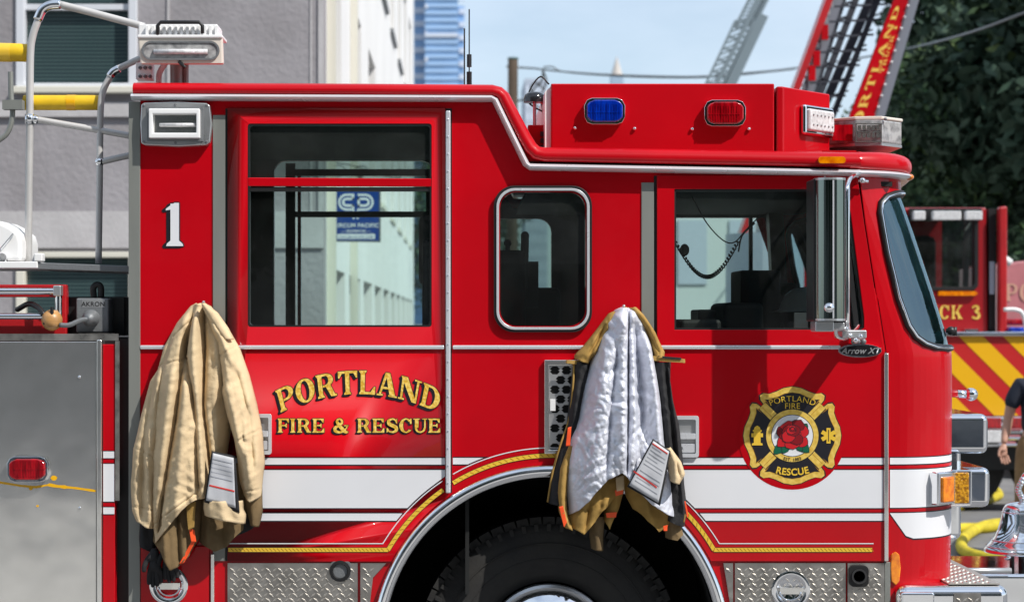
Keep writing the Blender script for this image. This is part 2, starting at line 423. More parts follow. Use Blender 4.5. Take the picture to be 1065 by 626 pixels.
    if ch == '&': return stroke([(.94, .5), (.84, .3), (.66, .1), (.4, .03), (.14, .12), (.12, .34), (.34, .5), (.56, .68), (.54, .9), (.38, .96), (.24, .84), (.32, .62), (.56, .3), (.8, .06), (.98, .04)],
                                [.08, .09, .12, .16, .22, .22, .14, .16, .14, .12, .16, .22, .26, .22, .1]) + [[(.72, .46), (1.0, .46), (1.0, .53), (.72, .53)]], 1.0
    if ch == '1': return stem(.16, w=.3, top=False, s=.15) + [[(.0, .84), (.16, .86), (.24, .8), (.24, 1), (.0, .88)], [(.16, .86), (.46, .86), (.46, 1.02), (.3, 1.02), (.16, .96)]], .6
    if ch == '3': return stroke([(.12, .8), (.3, .96), (.55, .9), (.58, .7), (.36, .54), (.62, .42), (.66, .16), (.42, .02), (.12, .14)], [.16, .1, .2, .24, .1, .2, .26, .12, .18]), .76
    return [], .45
def text_layout(s, track=.06):
    x = 0; out = []
    for ch in s:
        g, w = glyph(ch); out.append((g, x, w)); x += w + track
    return out, x - track
def letters(name, s, warp, y, m, parent, offs=((0, 0),), step=3e-5, track=.06):
    """warp(u, v, xc) -> (x,z) with u in 0..1 along the string, v 0..1 up, per-letter centre xc"""
    lay, tot = text_layout(s, track); bm = new(); k = 0
    for dx, dz in offs:
        for g, x0, w in lay:
            c = (x0 + w / 2) / tot
            for poly in g:
                pts = []
                for (gx, gy) in poly:
                    p = warp((x0 + gx) / tot, gy, c); pts.append((p[0] + dx, p[1] + dz))
                try: add_sheet(bm, pts, y - (k % 40) * step)
                except Exception: pass
                k += 1
    return part(name, bm, m, parent, recalc=False)
def outline_offs(r, sx, sz):
    o = [(r * math.cos(a * PI / 4), r * math.sin(a * PI / 4)) for a in range(8)]
    return o + [(sx * t / 3 + r * .8 * math.cos(a * PI / 2), sz * t / 3 + r * .8 * math.sin(a * PI / 2)) for t in (1, 2, 3) for a in range(4)]
def sans(name, s, size, place, m, parent, bold=0.0):
    """Blender's own font as a flat mesh; place(x, y) -> Vector, with x centred"""
    cu = bpy.data.curves.new('t', 'FONT'); cu.body = s; cu.size = size; cu.offset = bold; cu.align_x = 'CENTER'; cu.space_character = 1.07
    ob = bpy.data.objects.new('t', cu); COL.objects.link(ob)
    dg = bpy.context.evaluated_depsgraph_get(); me = bpy.data.meshes.new_from_object(ob.evaluated_get(dg))
    bpy.data.objects.remove(ob); bpy.data.curves.remove(cu)
    for v in me.vertices: v.co = place(v.co.x, v.co.y)
    me.materials.clear(); me.materials.append(M[m]); me.name = name
    o = bpy.data.objects.new(name, me); COL.objects.link(o); o.parent = parent
    if parent in ROOTLOC: o.matrix_parent_inverse = Matrix.Translation(-ROOTLOC[parent])
    return o

# ================================================================== FIRE ENGINE
TW = 2.42   # width of the cab
eng = empty('fire_engine', (X(520), 1.2, 0), 'long red and white fire engine with gold lettering and two coats hung on its side', 'fire engine')
AC = (573, 669)
def arc_px(r, a0, a1, n=28):
    return [(AC[0] + r * math.cos(math.radians(lerp(a0, a1, i / n))), AC[1] - r * math.sin(math.radians(lerp(a0, a1, i / n)))) for i in range(n + 1)]
def archx(py, r): return math.sqrt(max(0, r * r - (AC[1] - py) ** 2))

# ---- near body side
bm = new()
ang = math.degrees(math.acos((700 - 669) / 176)) - 90
arc = arc_px(176, -10.1, 190.1, 40)
outer = [(146, 100), (513, 100), (549, 171), (893, 176), (900, 232), (921, 365), (921, 700)] + arc + [(146, 700)]
rw = [(252, 123), (455, 123), (455, 346), (252, 346)]
mw = rrect(520, 200, 609, 339, 17)
fw = [(695, 190), (880, 190), (889, 220), (904, 350), (695, 350)]
add_prism(bm, P(outer), [P(rw), P(mw), P(fw)], 0, .05)
part('body_side', bm, 'red', eng, smooth=False)
# far body side
bm = new()
def far(pts, y): return [((a - 480) / 240, 2 + (333 - b) / 240) for a, b in pts]
farouter = [(146, 100), (513, 100), (549, 171), (893, 176), (900, 232), (921, 365), (921, 700)] + arc + [(146, 700)]
# far openings are measured where they are seen through the cab
def seen(pts, y): return [(X(a, y), Z(b, y)) for a, b in pts]
fo1 = seen(rrect(286, 168, 450, 372, 12), TW); fo2 = seen(rrect(500, 228, 573, 372, 14), TW); fo3 = seen([(690, 227), (794, 227), (805, 300), (810, 372), (690, 372)], TW)
add_prism(bm, P(farouter), [fo1, fo2, fo3], TW - .05, TW)
part('body_side', bm, 'red', eng)
# dark lining inside both walls
fin = [(148, 118), (505, 118), (548, 184), (888, 184), (915, 365), (915, 430), (148, 430)]
bm = new(); add_prism(bm, [((a - 480) / 240, 2 + (333 - b) / 240) for a, b in fin], [fo1, fo2, fo3], TW - .066, TW - .052); part('wall_lining', bm, 'interior', eng)
bm = new(); add_prism(bm, P(fin), [P([(250, 121), (457, 121), (457, 348), (250, 348)]), P(rrect(517, 197, 612, 342, 17)), P([(693, 188.5), (884, 188.5), (893, 220), (908, 352), (693, 352)])], .052, .062); part('wall_lining', bm, 'interior', eng)
# far inner frames
bm = new()
y_ = TW - .09
for a, b, c, d in ((297, 170, 307, 372), (297, 176, 452, 183), (305, 220, 452, 226), (443, 176, 452, 372)):
    add_prism(bm, P([(a, b), (c, b), (c, d), (a, d)], y_), [], y_ - (.004 if a == 305 else 0), y_ + .02)
part('window_frame', bm, 'black', eng)
bm = new(); add_prism(bm, P([(309.5, 183), (313, 183), (313, 372), (309.5, 372)], y_), [], y_ - .002, y_ + .02)
part('window_frame', bm, 'red', eng)
bm = new(); add_prism(bm, P([(779, 226), (783, 226), (783, 372), (779, 372)], y_), [], y_, y_ + .02)
add_prism(bm, P([(797, 200), (812, 200), (822, 380), (806, 380)], 2.2), [], 2.15, 2.25)
part('window_frame', bm, 'black', eng)
bm = new()
for f_ in (fo1, fo2, fo3): add_sheet(bm, f_, TW - .02)
part('window_glass', bm, 'glass_far', eng)

# ---- roof cap: one swept band along the side, with the roof skin behind it
cap_in = [(140.5, 89.5), (519, 91.5), (527, 97), (557, 155), (700, 157.5), (893, 160), (893, 172), (549, 168), (514, 98.5), (140.5, 98)]
bm = new(); add_prism(bm, P(cap_in), [], -.002, TW + .03)
rcap = part('roof_cap', bm, 'red', eng)
def front_plan(Xf, R, x0, off=0.0, n=14, w=TW, bow=.09):
    """plan of the rounded front, from (x0, near side) round to (x0, far side)"""
    pts = [(x0, -off)]
    for i in range(n + 1):
        a = -PI / 2 + (PI / 2) * i / n
        pts.append((Xf - R + (R + off) * math.cos(a), R + (R + off) * math.sin(a)))
    for i in range(1, 8):
        t = i / 8; y = lerp(R, w - R, t); pts.append((Xf + off + bow * math.sin(PI * t), y))
    for i in range(n + 1):
        a = (PI / 2) * i / n
        pts.append((Xf - R + (R + off) * math.cos(a), w - R + (R + off) * math.sin(a)))
    pts.append((x0, w + off)); return pts
bm = new()
add_plan(bm, front_plan(1.965, .33, X(893), .006), Z(176), Z(158.5))
add_plan(bm, front_plan(1.90, .33, X(893), -.05), Z(158.6), Z(155.5)); part('roof_front', bm, 'red', eng, bevel=.012, seg=2, smooth=True)
bm = new(); add_plan(bm, [(X(700), .2), (1.6, .2), (1.85, .7), (1.85, 1.7), (1.6, 2.2), (X(700), 2.2)], Z(160), Z(152)); part('roof_crown', bm, 'red', eng, bevel=.03, smooth=True)
# silver drip rail under the cap
def rail(path3, w, d, name, m, parent, prof=[(-.5, 0), (-.5, .45), (-.3, .85), (0, 1), (.3, .85), (.5, .45), (.5, 0)]):
    bm = new(); rings = []
    K = len(path3)
    for i, p in enumerate(path3):
        p = Vector(p); a = Vector(path3[max(0, i - 1)]); b = Vector(path3[min(K - 1, i + 1)]); t = (b - a).normalized()
        out = Vector((t.y, -t.x, 0)) if abs(t.z) < .99 and (abs(t.x) + abs(t.y)) > .2 else Vector((0, -1, 0))
        out.normalize(); up = out.cross(t).normalized() if out.cross(t).z > 0 else -out.cross(t).normalized()
        wi = w(i / (K - 1)) if callable(w) else w
        rings.append([bm.verts.new(p + up * wi * u + out * d * v) for u, v in prof])
    for A, B in zip(rings, rings[1:]):
        for k in range(len(prof) - 1): bm.faces.new((A[k], A[k + 1], B[k + 1], B[k]))
    bm.faces.new(rings[0]); bm.faces.new(rings[-1])
    return part(name, bm, m, parent, smooth=True)
yr = -.004
pth = [W(138, 101.5, yr), W(511, 103, yr), W(515, 105, yr)] + [W(547, 171, yr), W(551, 174, yr)] + [W(px, 174 + (px - 551) * .0185, yr) for px in (600, 700, 800, 893)]
fp = front_plan(1.965, .33, X(895), .004)
pth += [(x, y, Z(180.4)) for x, y in fp[1:14 + 20]]
rail(pth, U(7), .056, 'drip_rail', 'trim', eng)
capp = [(-.5, -.1), (-.5, .62), (-.44, .86), (-.3, 1), (-.1, 1.03), (.1, .97), (.28, .8), (.41, .52), (.48, .2), (.5, -.1)]
cp = [(140, 92.6), (250, 93.0), (380, 93.6), (512, 94.6), (519, 96.5), (524, 101), (534, 121), (546, 144), (552, 154), (558, 159.5), (566, 161), (700, 163.2), (800, 165), (893, 167)]
cpth = [W(a, b, 0) for a, b in cp] + [(x, y, Z(167.3)) for x, y in front_plan(1.965, .33, X(895), 0)[1:14 + 22]]
nn_ = len(cpth)
def capw(t):
    i = t * (nn_ - 1); return U(12.5) if i < 3.5 else (lerp(U(12.5), U(15.5), (i - 3.5) / 7) if i < 10.5 else (U(16) if i < 12.5 else lerp(U(16), U(20), min(1, (i - 12.5) / 6))))
rail(cpth, capw, .052, 'cap_edge', 'red', rcap, capp)
# belt moulding
def hstrip(name, px0, px1, py0, py1, y0, m, parent=eng, d=.012):
    bm = new(); add_prism(bm, P([(px0, py0), (px1, py0), (px1, py1), (px0, py1)]), [], y0 - d, y0 + .002); return part(name, bm, m, parent, bevel=.004)

# ---- plan-curved front corner
XF = [(100, 1.965), (180, 1.968), (200, 1.975), (240, 2.035), (300, 2.118), (345, 2.175), (368, 2.197), (400, 2.2), (600, 2.192), (750, 2.15)]
SEAM = [(100, 893), (180, 893), (232, 900), (365, 921), (760, 921)]
_cache = {}
def plan_at(py):
    k = round(py, 2)
    if k in _cache: return _cache[k]
    Xf = interp(XF, py); x0 = X(interp(SEAM, py)) + .004
    pts = front_plan(Xf, .33, x0, 0, n=16)
    cum = [0]
    for a, b in zip(pts, pts[1:]): cum.append(cum[-1] + math.hypot(b[0] - a[0], b[1] - a[1]))
    _cache[k] = (pts, cum); return _cache[k]
def fpt(u, py, off=0.0):
    """u 0..1 along half of the front plan (0 = near seam, .5 = centre, 1 = far seam)"""
    pts, cum = plan_at(py); s = u * cum[-1]
    for i in range(len(cum) - 1):
        if s <= cum[i + 1] or i == len(cum) - 2:
            t = (s - cum[i]) / (cum[i + 1] - cum[i]); a, b = pts[i], pts[i + 1]
            x, y = lerp(a[0], b[0], t), lerp(a[1], b[1], t)
            dx, dy = b[0] - a[0], b[1] - a[1]; l = math.hypot(dx, dy)
            return Vector((x + dy / l * off, y - dx / l * off, Z(py)))
WSL = [(198, 938), (200, 930), (204, 921), (211, 915.5), (220, 914.5), (262, 922), (310, 934), (338, 944), (350, 952), (357, 961), (361, 972), (362.6, 985)]
def proj(v): return VX + v.x * sc(v.y)
def find_u(px, py):
    lo, hi = 0.0, .16
    for _ in range(24):
        m_ = (lo + hi) / 2
        if proj(fpt(m_, py)) < px: lo = m_
        else: hi = m_
    return lo
def ws_left(py): return find_u(interp(WSL, py), py)
bm = new(); NU = 190
us = [i / NU * .22 for i in range(NU)] + [.22 + .56 * i / 30 for i in range(30)] + [1 - .22 + i / NU * .22 for i in range(NU + 1)]
pys = [176] + [182 + i * 2.4 for i in range(83)] + [384 + i * 26 for i in range(13)]
rows = []
for py in pys:
    wl = ws_left(py) if 198 <= py <= 362.6 else None
    rows.append(([bm.verts.new(fpt(u, py)) for u in us], wl))
for (A, wa), (B, wb) in zip(rows, rows[1:]):
    for i in range(len(us) - 1):
        um = (us[i] + us[i + 1]) / 2
        if wa is not None and wb is not None and (wa + wb) / 2 < um < 1 - (wa + wb) / 2: continue
        bm.faces.new((A[i], A[i + 1], B[i + 1], B[i]))
part('cab_front', bm, 'red', eng, smooth='all')
# windshield glass (same curved surface, set back a little) and its gasket
bm = new(); rows = []
for i in range(40):
    py = 197.5 + i * (363 - 197.5) / 39; wl = ws_left(min(max(py, 198), 362.6)) - .004
    rows.append([bm.verts.new(fpt(lerp(wl, 1 - wl, (j / 60)), py, -.006)) for j in range(61)])
for A, B in zip(rows, rows[1:]):
    for j in range(60): bm.faces.new((A[j], A[j + 1], B[j + 1], B[j]))
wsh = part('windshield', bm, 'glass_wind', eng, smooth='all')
loop = []
left = [(ws_left(py), py) for py in (198.2, 200, 204, 211, 220, 240, 262, 285, 310, 325, 338, 350, 357, 361, 362.6)]
for u, py in left: loop.append((u, py))
bot = [(lerp(left[-1][0], 1 - left[-1][0], i / 14), 362.9) for i in range(1, 14)]
topr = [(lerp(1 - left[0][0], left[0][0], i / 14), 198) for i in range(1, 14)]
loop = loop + bot + [(1 - u, py) for u, py in reversed(left)] + topr
for nm, off, r, m_ in (('windshield_gasket', .004, .016, 'black'), ('windshield_trim', .016, .006, 'chrome')):
    bm = new(); add_tube(bm, [fpt(u, py, off) for u, py in loop], r, n=8, closed=True); part(nm, bm, m_, eng if nm == 'windshield_gasket' else wsh, smooth='all')
# stripes that wrap the corner
def wrap(bm, py0, py1, u0, u1, off, mi=0, n=24, f=None):
    A = [bm.verts.new(fpt(lerp(u0, u1, i / n), py0, off)) for i in range(n + 1)]
    B = [bm.verts.new(fpt(lerp(u0, u1, i / n), (f(lerp(u0, u1, i / n)) if f else py1), off)) for i in range(n + 1)]
    for i in range(n): bm.faces.new((A[i], A[i + 1], B[i + 1], B[i])).material_index = mi
u_a = find_u(925.5, 500); u_b = .5
SM = ['white_stripe', 'black_line']
for a, b, c, d in ((474.8, 483.8, 475.9, 482.6), (487.2, 528.8, 488.3, 527.7)):
    bm = new(); wrap(bm, a, b, u_a, u_b, .0015, 1); wrap(bm, c, d, u_a, u_b, .0022, 0); part('stripe', bm, None, eng, mats=SM, smooth='all')
u_c = find_u(944, 540)
ff = lambda u: 533.5 + min(1, (u - u_a) / (u_c - u_a)) * 26.5
bm = new(); wrap(bm, 532.2, 0, u_a, u_b, .0015, 1, 40, lambda u: ff(u) + 1.4); wrap(bm, 533.3, 0, u_a, u_b, .0022, 0, 40, ff)
part('stripe', bm, None, eng, mats=SM, smooth='all')

# ---- doors
PR = .014
def door(name, outer, opening, frame_m='red'):
    bm = new(); add_prism(bm, P(outer), [P(opening)], -PR, -.0005)
    return part(name, bm, frame_m, eng, bevel=.005, seg=3, smooth=True)
a187 = arc_px(187, 180 - math.degrees(math.asin((669 - 583) / 187)), 0, 10)
def arcseg(r, x0, x1, n=14):
    out = []
    for i in range(n + 1):
        x = lerp(x0, x1, i / n); out.append((x, AC[1] - math.sqrt(r * r - (x - AC[0]) ** 2)))
    return out
xr = AC[0] - archx(583, 187)
rear_door = door('rear_door', [(237, 113), (463, 113)] + [(463, arcseg(187, 463, 463, 1)[0][1])] + list(reversed(arcseg(187, xr, 463)))[1:] + [(xr, 583), (237, 583)],
                 rrect(258, 129, 449, 340, 3, 3))
xl = AC[0] + archx(583, 187)
front_door = door('front_door', [(683, 183), (891, 183), (898, 232), (919, 365), (919, 583), (xl, 583)] + list(reversed(arcseg(187, 684, xl)))[1:] + [(683, arcseg(187, 684, 684, 1)[0][1])],
                  [(701, 197), (870, 197), (878, 203), (884, 222), (898, 330), (898, 341), (895, 343), (701, 343)])
# raised inner frame line, window parts
def ring(name, o, i, y0, y1, m, parent, bev=0.0):
    bm = new(); add_prism(bm, P(o), [P(i)], y0, y1); return part(name, bm, m, parent, bevel=bev, smooth=bool(bev))
ring('window_seal', rrect(256.5, 127.5, 450.5, 341.5, 4, 3), rrect(260, 131, 447, 338, 3, 3), -.011, .03, 'black', rear_door)
bm = new(); add_prism(bm, P([(258, 185), (449, 186), (449, 194.5), (258, 194)]), [], -.012, .004); part('window_bar', bm, 'red', rear_door, bevel=.003)
bm = new(); add_prism(bm, P([(258, 195), (449, 195), (449, 199), (258, 199)]), [], -.006, .03); part('window_bar', bm, 'black', rear_door)
bm = new(); add_sheet(bm, P(rrect(258, 129, 449, 186, 2, 2)), .006); part('window_glass', bm, 'glass_dark', rear_door)
bm = new(); add_sheet(bm, P(rrect(258, 194, 449, 340, 2, 2)), .012); part('window_glass', bm, 'glass', rear_door)
fo = [(699, 195), (871, 195), (880, 201), (886, 222), (900, 330), (900, 342), (896, 345), (699, 345)]
fi = [(703, 199), (869, 199), (876, 204), (882, 222), (896, 330), (896, 340), (894, 341), (703, 341)]
ring('window_seal', fo, fi, -.008, .03, 'black', front_door)
bm = new(); add_sheet(bm, P(fo), .008); part('window_glass', bm, 'glass', front_door)
bm = new(); add_bar(bm, W(874, 197, -.004), W(891, 343, -.004), U(5), .02); part('window_bar', bm, 'black', front_door)
# middle window: black rubber, chrome bead, dark glass
bm = new(); add_prism(bm, P(rrect(513.5, 193.5, 615.5, 345.5, 21, 8)), [P(rrect(519, 199, 610, 340, 17, 8))], -.02, .01); mwf = part('side_window', bm, 'black', eng, bevel=.006, seg=3, smooth=True)
bm = new(); add_prism(bm, P(rrect(516.2, 196.2, 612.8, 342.8, 19, 8)), [P(rrect(518.8, 198.8, 610.2, 340.2, 17, 8))], -.026, -.015); part('window_trim', bm, 'trim', mwf, bevel=.003, smooth=True)
bm = new(); add_sheet(bm, P(rrect(516, 196, 613, 343, 17, 8)), .004); part('window_glass', bm, 'glass_dark', mwf)

# bare metal posts
for nm, a, b, c, d, pr in (('door_post', 221.5, 120, 234.5, 583, .006), ('door_post', 667, 190, 680, 343, .006), ('corner_post', 134, 106, 146, 700, .008)):
    bm = new(); add_prism(bm, P([(a, b), (c, b), (c, d), (a, d)]), [], -pr, .002 if nm == 'door_post' else .05); part(nm, bm, 'alu', eng, bevel=.002)
# seam shadows / black gaps
bm = new()
for pts in ([(463.5, 113), (470, 113), (470, 512), (463.5, 512)], [(680, 183), (683, 183), (683, 520), (680, 520)], [(234.5, 113), (237, 113), (237, 583), (234.5, 583)], [(919, 366), (922, 366), (922, 700), (919, 700)]):
    add_sheet(bm, P(pts), -.0012)
part('door_gap', bm, 'black', eng)
# belt moulding, split at the doors
for a, b, y0 in ((146, 221, 0), (238, 462, -PR), (471, 667, 0), (684, 873, -PR)):
    hstrip('belt_moulding', a, b, 359, 363.2, y0, 'trim')
# long hinge / grab rail
bm = new(); add_prism(bm, P([(463.6, 116), (468.6, 116), (468.6, 512), (463.6, 512)]), [], -.034, -.002); gr = part('door_hinge', bm, 'trim', eng, bevel=.006, seg=3, smooth=True)
bm = new()
for k in range(22): add_sphere(bm, W(466, 124 + k * 18, -.035), .0035, 4)
part('rivet', bm, 'chrome', gr)
bm = new(); add_prism(bm, P([(918.5, 367), (923, 367), (923, 583), (918.5, 583)]), [], -.026, -.002); part('door_hinge', bm, 'steel', eng, bevel=.005, seg=3, smooth=True)
bm = new(); add_prism(bm, P([(219.6, 575), (223.4, 575), (223.4, 700), (219.6, 700)]), [], -.02, -.002); part('door_hinge', bm, 'steel', eng, bevel=.004, seg=2, smooth=True)

# ---- stripes on the flat side
regions = [(146, 221, 0.0), (238, 462.8, -PR), (471, 666.5, 0.0), (684, 918, -PR)]
RB = 204.5
bands = [((474.8, 483.8), (475.9, 482.6)), ((487.2, 528.8), (488.3, 527.7)), ((532.2, 541.9), (533.3, 540.8))]
def band_piece(bm, x0, x1, y0, y1, yy, mi, side):
    """one band of a region cut back to the wheel-arch circle; side -1: part left of the arch, +1 right"""
    L_, R_ = [], []
    for i in range(7):
        py = lerp(y0, y1, i / 6); h = archx(py, RB if mi else RB + 1)
        a, b = (x0, min(x1, AC[0] - h)) if side < 0 else (max(x0, AC[0] + h), x1)
        if b - a < 1: continue
        L_.append((a, py)); R_.append((b, py))
    if len(L_) > 1: add_sheet(bm, P(L_ + R_[::-1]), yy, mi)
for x0, x1, ys in regions:
    for (a, b), (c, d) in bands:
        sides = [-1] if x1 < 480 else ([1] if x0 > 680 else [-1, 1])
        for sd in sides:
            bm = new(); band_piece(bm, x0, x1, a, b, ys - .0010, 1, sd); band_piece(bm, x0, x1, c, d, ys - .0016, 0, sd)
            if len(bm.faces): part('stripe', bm, None, eng, mats=['white_stripe', 'black_line'], recalc=False)
# gold rope line and pinstripe
def surf(px):
    return -PR if (237 < px < 463 or 684 < px < 919) else 0.0
def follow(path, w, m, name, lift, clip=((238, 462.8), (470.5, 683), (684, 912)), height=.0):
    for (x0, x1) in clip:
        seg = [p for p in path if x0 <= p[0] <= x1]
        if len(seg) < 2: continue
        bm = new(); y = surf((x0 + x1) / 2) - lift
        for i in range(len(seg) - 1):
            a, b = Vector(seg[i]), Vector(seg[i + 1]); t = (b - a).normalized(); n = Vector((-t.y, t.x)) * w / 2
            a2 = a - t * .1; b2 = b + t * .1
            add_sheet(bm, P([tuple(a2 + n), tuple(b2 + n), tuple(b2 - n), tuple(a2 - n)]), y - (i % 2) * 2e-5, 0)
        part(name, bm, m, eng, recalc=False)
def gold_path(r, flat):
    a0 = 180 - math.degrees(math.asin((AC[1] - flat) / r)); a1 = 180 - a0
    return [(238 + i * 2, flat) for i in range(int((AC[0] - archx(flat, r) - 238) / 2))] + arc_px(r, a0, a1, 130) + \
           [(AC[0] + archx(flat, r) + i * 2, flat) for i in range(1, int((910 - AC[0] - archx(flat, r)) / 2))]
follow(gold_path(195.5, 571), 5.2, 'black_line', 'gold_rope', .0020)
follow(gold_path(195.5, 571), 4.2, 'gold_line', 'gold_rope', .0024)
# twist marks of the rope
bm = new(); gp = gold_path(195.5, 571)
acc = 0
for i in range(1, len(gp)):
    a, b = Vector(gp[i - 1]), Vector(gp[i]); acc += (b - a).length
    if acc < 3.6: continue
    acc = 0
    if not (238 < b.x < 910) or 462.8 < b.x < 471 or 682 < b.x < 684.5: continue
    t = (b - a).normalized(); n = Vector((-t.y, t.x)); d = (t + n * 1.0).normalized()
    q = Vector((-d.y, d.x)) * .38
    add_sheet(bm, P([tuple(b + d * 2.1 + q), tuple(b - d * 2.1 + q), tuple(b - d * 2.1 - q), tuple(b + d * 2.1 - q)]), surf(b.x) - .0028)
part('gold_rope', bm, 'gold_dark', eng, recalc=False)
follow(gold_path(203.5, 564.5), 1.0, 'white_stripe', 'pinstripe', .0021)
# chrome arch trim, red flare inside
def arc3(r, y, a0=-10, a1=190, n=80): return [W(AC[0] + r * math.cos(math.radians(lerp(a0, a1, i / n))), AC[1] - r * math.sin(math.radians(lerp(a0, a1, i / n))), 0) + Vector((0, y, 0)) for i in range(n + 1)]
bm = new(); rings = []
for i in range(97):
    a = math.radians(lerp(-10, 190, i / 96)); ring_ = []
    for r, y in ((186, -.001), (186, -.018), (184.5, -.030), (181, -.037), (177, -.036), (174, -.028), (172.5, -.012), (172.5, .02)):
        ring_.append(bm.verts.new((X(AC[0]) + U(r) * math.cos(a), y, Z(AC[1]) + U(r) * math.sin(a))))
    rings.append(ring_)
for A, B in zip(rings, rings[1:]):
    for k in range(7): bm.faces.new((A[k], A[k + 1], B[k + 1], B[k]))
part('wheel_arch_trim', bm, 'chrome', eng, smooth='all')
bm = new()
add_lathe(bm, [(U(174), .01), (U(178), .75)], (X(AC[0]), 0, Z(AC[1])), n=60)
add_prism(bm, P([(350, 450), (800, 450), (800, 813), (350, 813)]), [], .75, .76)
part('wheel_well', bm, 'well', eng, recalc=False)
# ---- wheel
wc = (X(573), .12, Z(681))
bm = new()
tyr = [(U(70), .09), (U(80), .05), (U(100), .035), (U(118), .045), (U(128), .062), (U(134), .085), (U(137), .11), (U(137), .36), (U(128), .40), (U(70), .38)]
add_lathe(bm, tyr, wc, n=96)
for k in range(60):
    a = 2 * PI * k / 60; d = Vector((math.cos(a), 0, math.sin(a))); t = Vector((-math.sin(a), 0, math.cos(a)))
    add_obox(bm, Vector(wc) + d * U(134.5) + Vector((0, .105, 0)), d * U(4.6), t * .0255, Vector((0, .03, 0)))
    add_obox(bm, Vector(wc) + d * U(128.0) + Vector((0, .062, 0)), d * U(4.0), t * .009, Vector((0, .006, 0)))
for r in (U(112), U(96)):
    add_tube(bm, [Vector(wc) + Vector((r * math.cos(2 * PI * k / 72), .038, r * math.sin(2 * PI * k / 72))) for k in range(72)], .0035, n=6, closed=True)
wheel = part('wheel', bm, 'rubber', eng, smooth=True)
bm = new(); add_lathe(bm, [(U(68), .10), (U(68), .045), (U(65), .037), (U(62), .045), (U(60), .075), (U(57), .08), (U(54), .06), (U(20), .05), (0.001, .045)], wc, n=64); rim = part('rim', bm, 'alu_light', wheel, smooth=True)
bm = new(); add_lathe(bm, [(U(58), .062), (U(57), .045), (U(46), .02), (U(30), -.005), (U(26), -.03), (U(14), -.045), (0.001, -.05)], wc, n=48); part('hub_cap', bm, 'chrome', rim, smooth=True)
bm = new()
for k in range(10):
    a = 2 * PI * k / 10 + .15; add_lathe(bm, [(.016, .06), (.016, -.0), (.001, -.006)], (wc[0] + U(40) * math.cos(a), 0, wc[2] + U(40) * math.sin(a)), n=8)
part('lug_nut', bm, 'chrome', rim)
# far wheel of the same axle
bm = new(); add_lathe(bm, [(r, TW - h - .12) for r, h in tyr], wc, n=48); w2 = part('wheel', bm, 'rubber', eng, smooth=True)
bm = new(); add_lathe(bm, [(U(70), TW - .22), (U(60), TW - .17), (.001, TW - .17)], wc, n=32); part('rim', bm, 'alu_light', w2)
bm = new(); add_tube(bm, [(wc[0], .3, wc[2]), (wc[0], TW - .3, wc[2])], .06); add_box(bm, (X(-200), .8, .45), (2.0, 1.6, .75)); part('chassis', bm, 'black', eng)

# ---- tread plates
def tread(name, pts, y, parent=eng):
    bm = new(); add_prism(bm, P(pts), [], y - .006, y, 0)
    from mathutils.geometry import intersect_point_quad_2d
    xs = [p[0] for p in pts]; ys = [p[1] for p in pts]
    def inside(px, py):
        c = False; n = len(pts)
        for i in range(n):
            (x1, y1), (x2, y2) = pts[i], pts[i - 1]
            if (y1 > py) != (y2 > py) and px < (x2 - x1) * (py - y1) / (y2 - y1) + x1: c = not c
        return c
    j = 0; py = min(ys) + 2
    while py < max(ys) - 1:
        i = 0; px = min(xs) + 2 + (3.1 if j % 2 else 0)
        while px < max(xs) - 1:
            if all(inside(px + a, py + b) for a, b in ((3.2, 0), (-3.2, 0), (0, 3), (0, -3))):
                s_ = 1 if (i + j) % 2 else -1
                d = Vector((.75, .66 * s_)) * 3.7; q = Vector((-d.y, d.x)).normalized() * 1.15
                c = Vector((px, py)); z0 = y - .006
                b4 = [tuple(c + d), tuple(c + q), tuple(c - d), tuple(c - q)]
                lo = [bm.verts.new((X(p[0]), z0, Z(p[1]))) for p in b4]; hi = [bm.verts.new((X(lerp(c.x, p[0], .55)), z0 - .0035, Z(lerp(c.y, p[1], .55)))) for p in b4]
                for k in range(4): bm.faces.new((lo[k], lo[(k + 1) % 4], hi[(k + 1) % 4], hi[k])).material_index = 1
                bm.faces.new(hi).material_index = 1
            px += 6.2; i += 1
        py += 5.2; j += 1
    return part(name, bm, None, parent, mats=['tread', 'tread_lug'])
xa = AC[0] - archx(585, 189)
tpl = tread('tread_plate', [(237, 585), (372, 585), (372, 720), (237, 720)], -.004)
tread('tread_plate', [(375, 585)] + [(xa - 2, 585)] + [(p[0] - 1, p[1]) for p in arcseg(189, xa, 384.5)][::-1][:0] + [(388, 600), (385, 626), (384, 660), (384, 720), (375, 720)], -.006)
tpr = tread('tread_plate', [(764, 585), (879, 585), (879, 720), (764, 720)], -.004)
tread('tread_plate', [(881, 585), (919, 585), (919, 720), (881, 720)], -.008)
tread('tread_plate', [(752, 585), (762, 585), (762, 720), (761, 640)], -.006)
bm = new(); add_prism(bm, P([(919.5, 584), (925.5, 584), (925.5, 720), (919.5, 720)]), [], -.01, -.001); part('corner_trim', bm, 'alu', eng, bevel=.002)
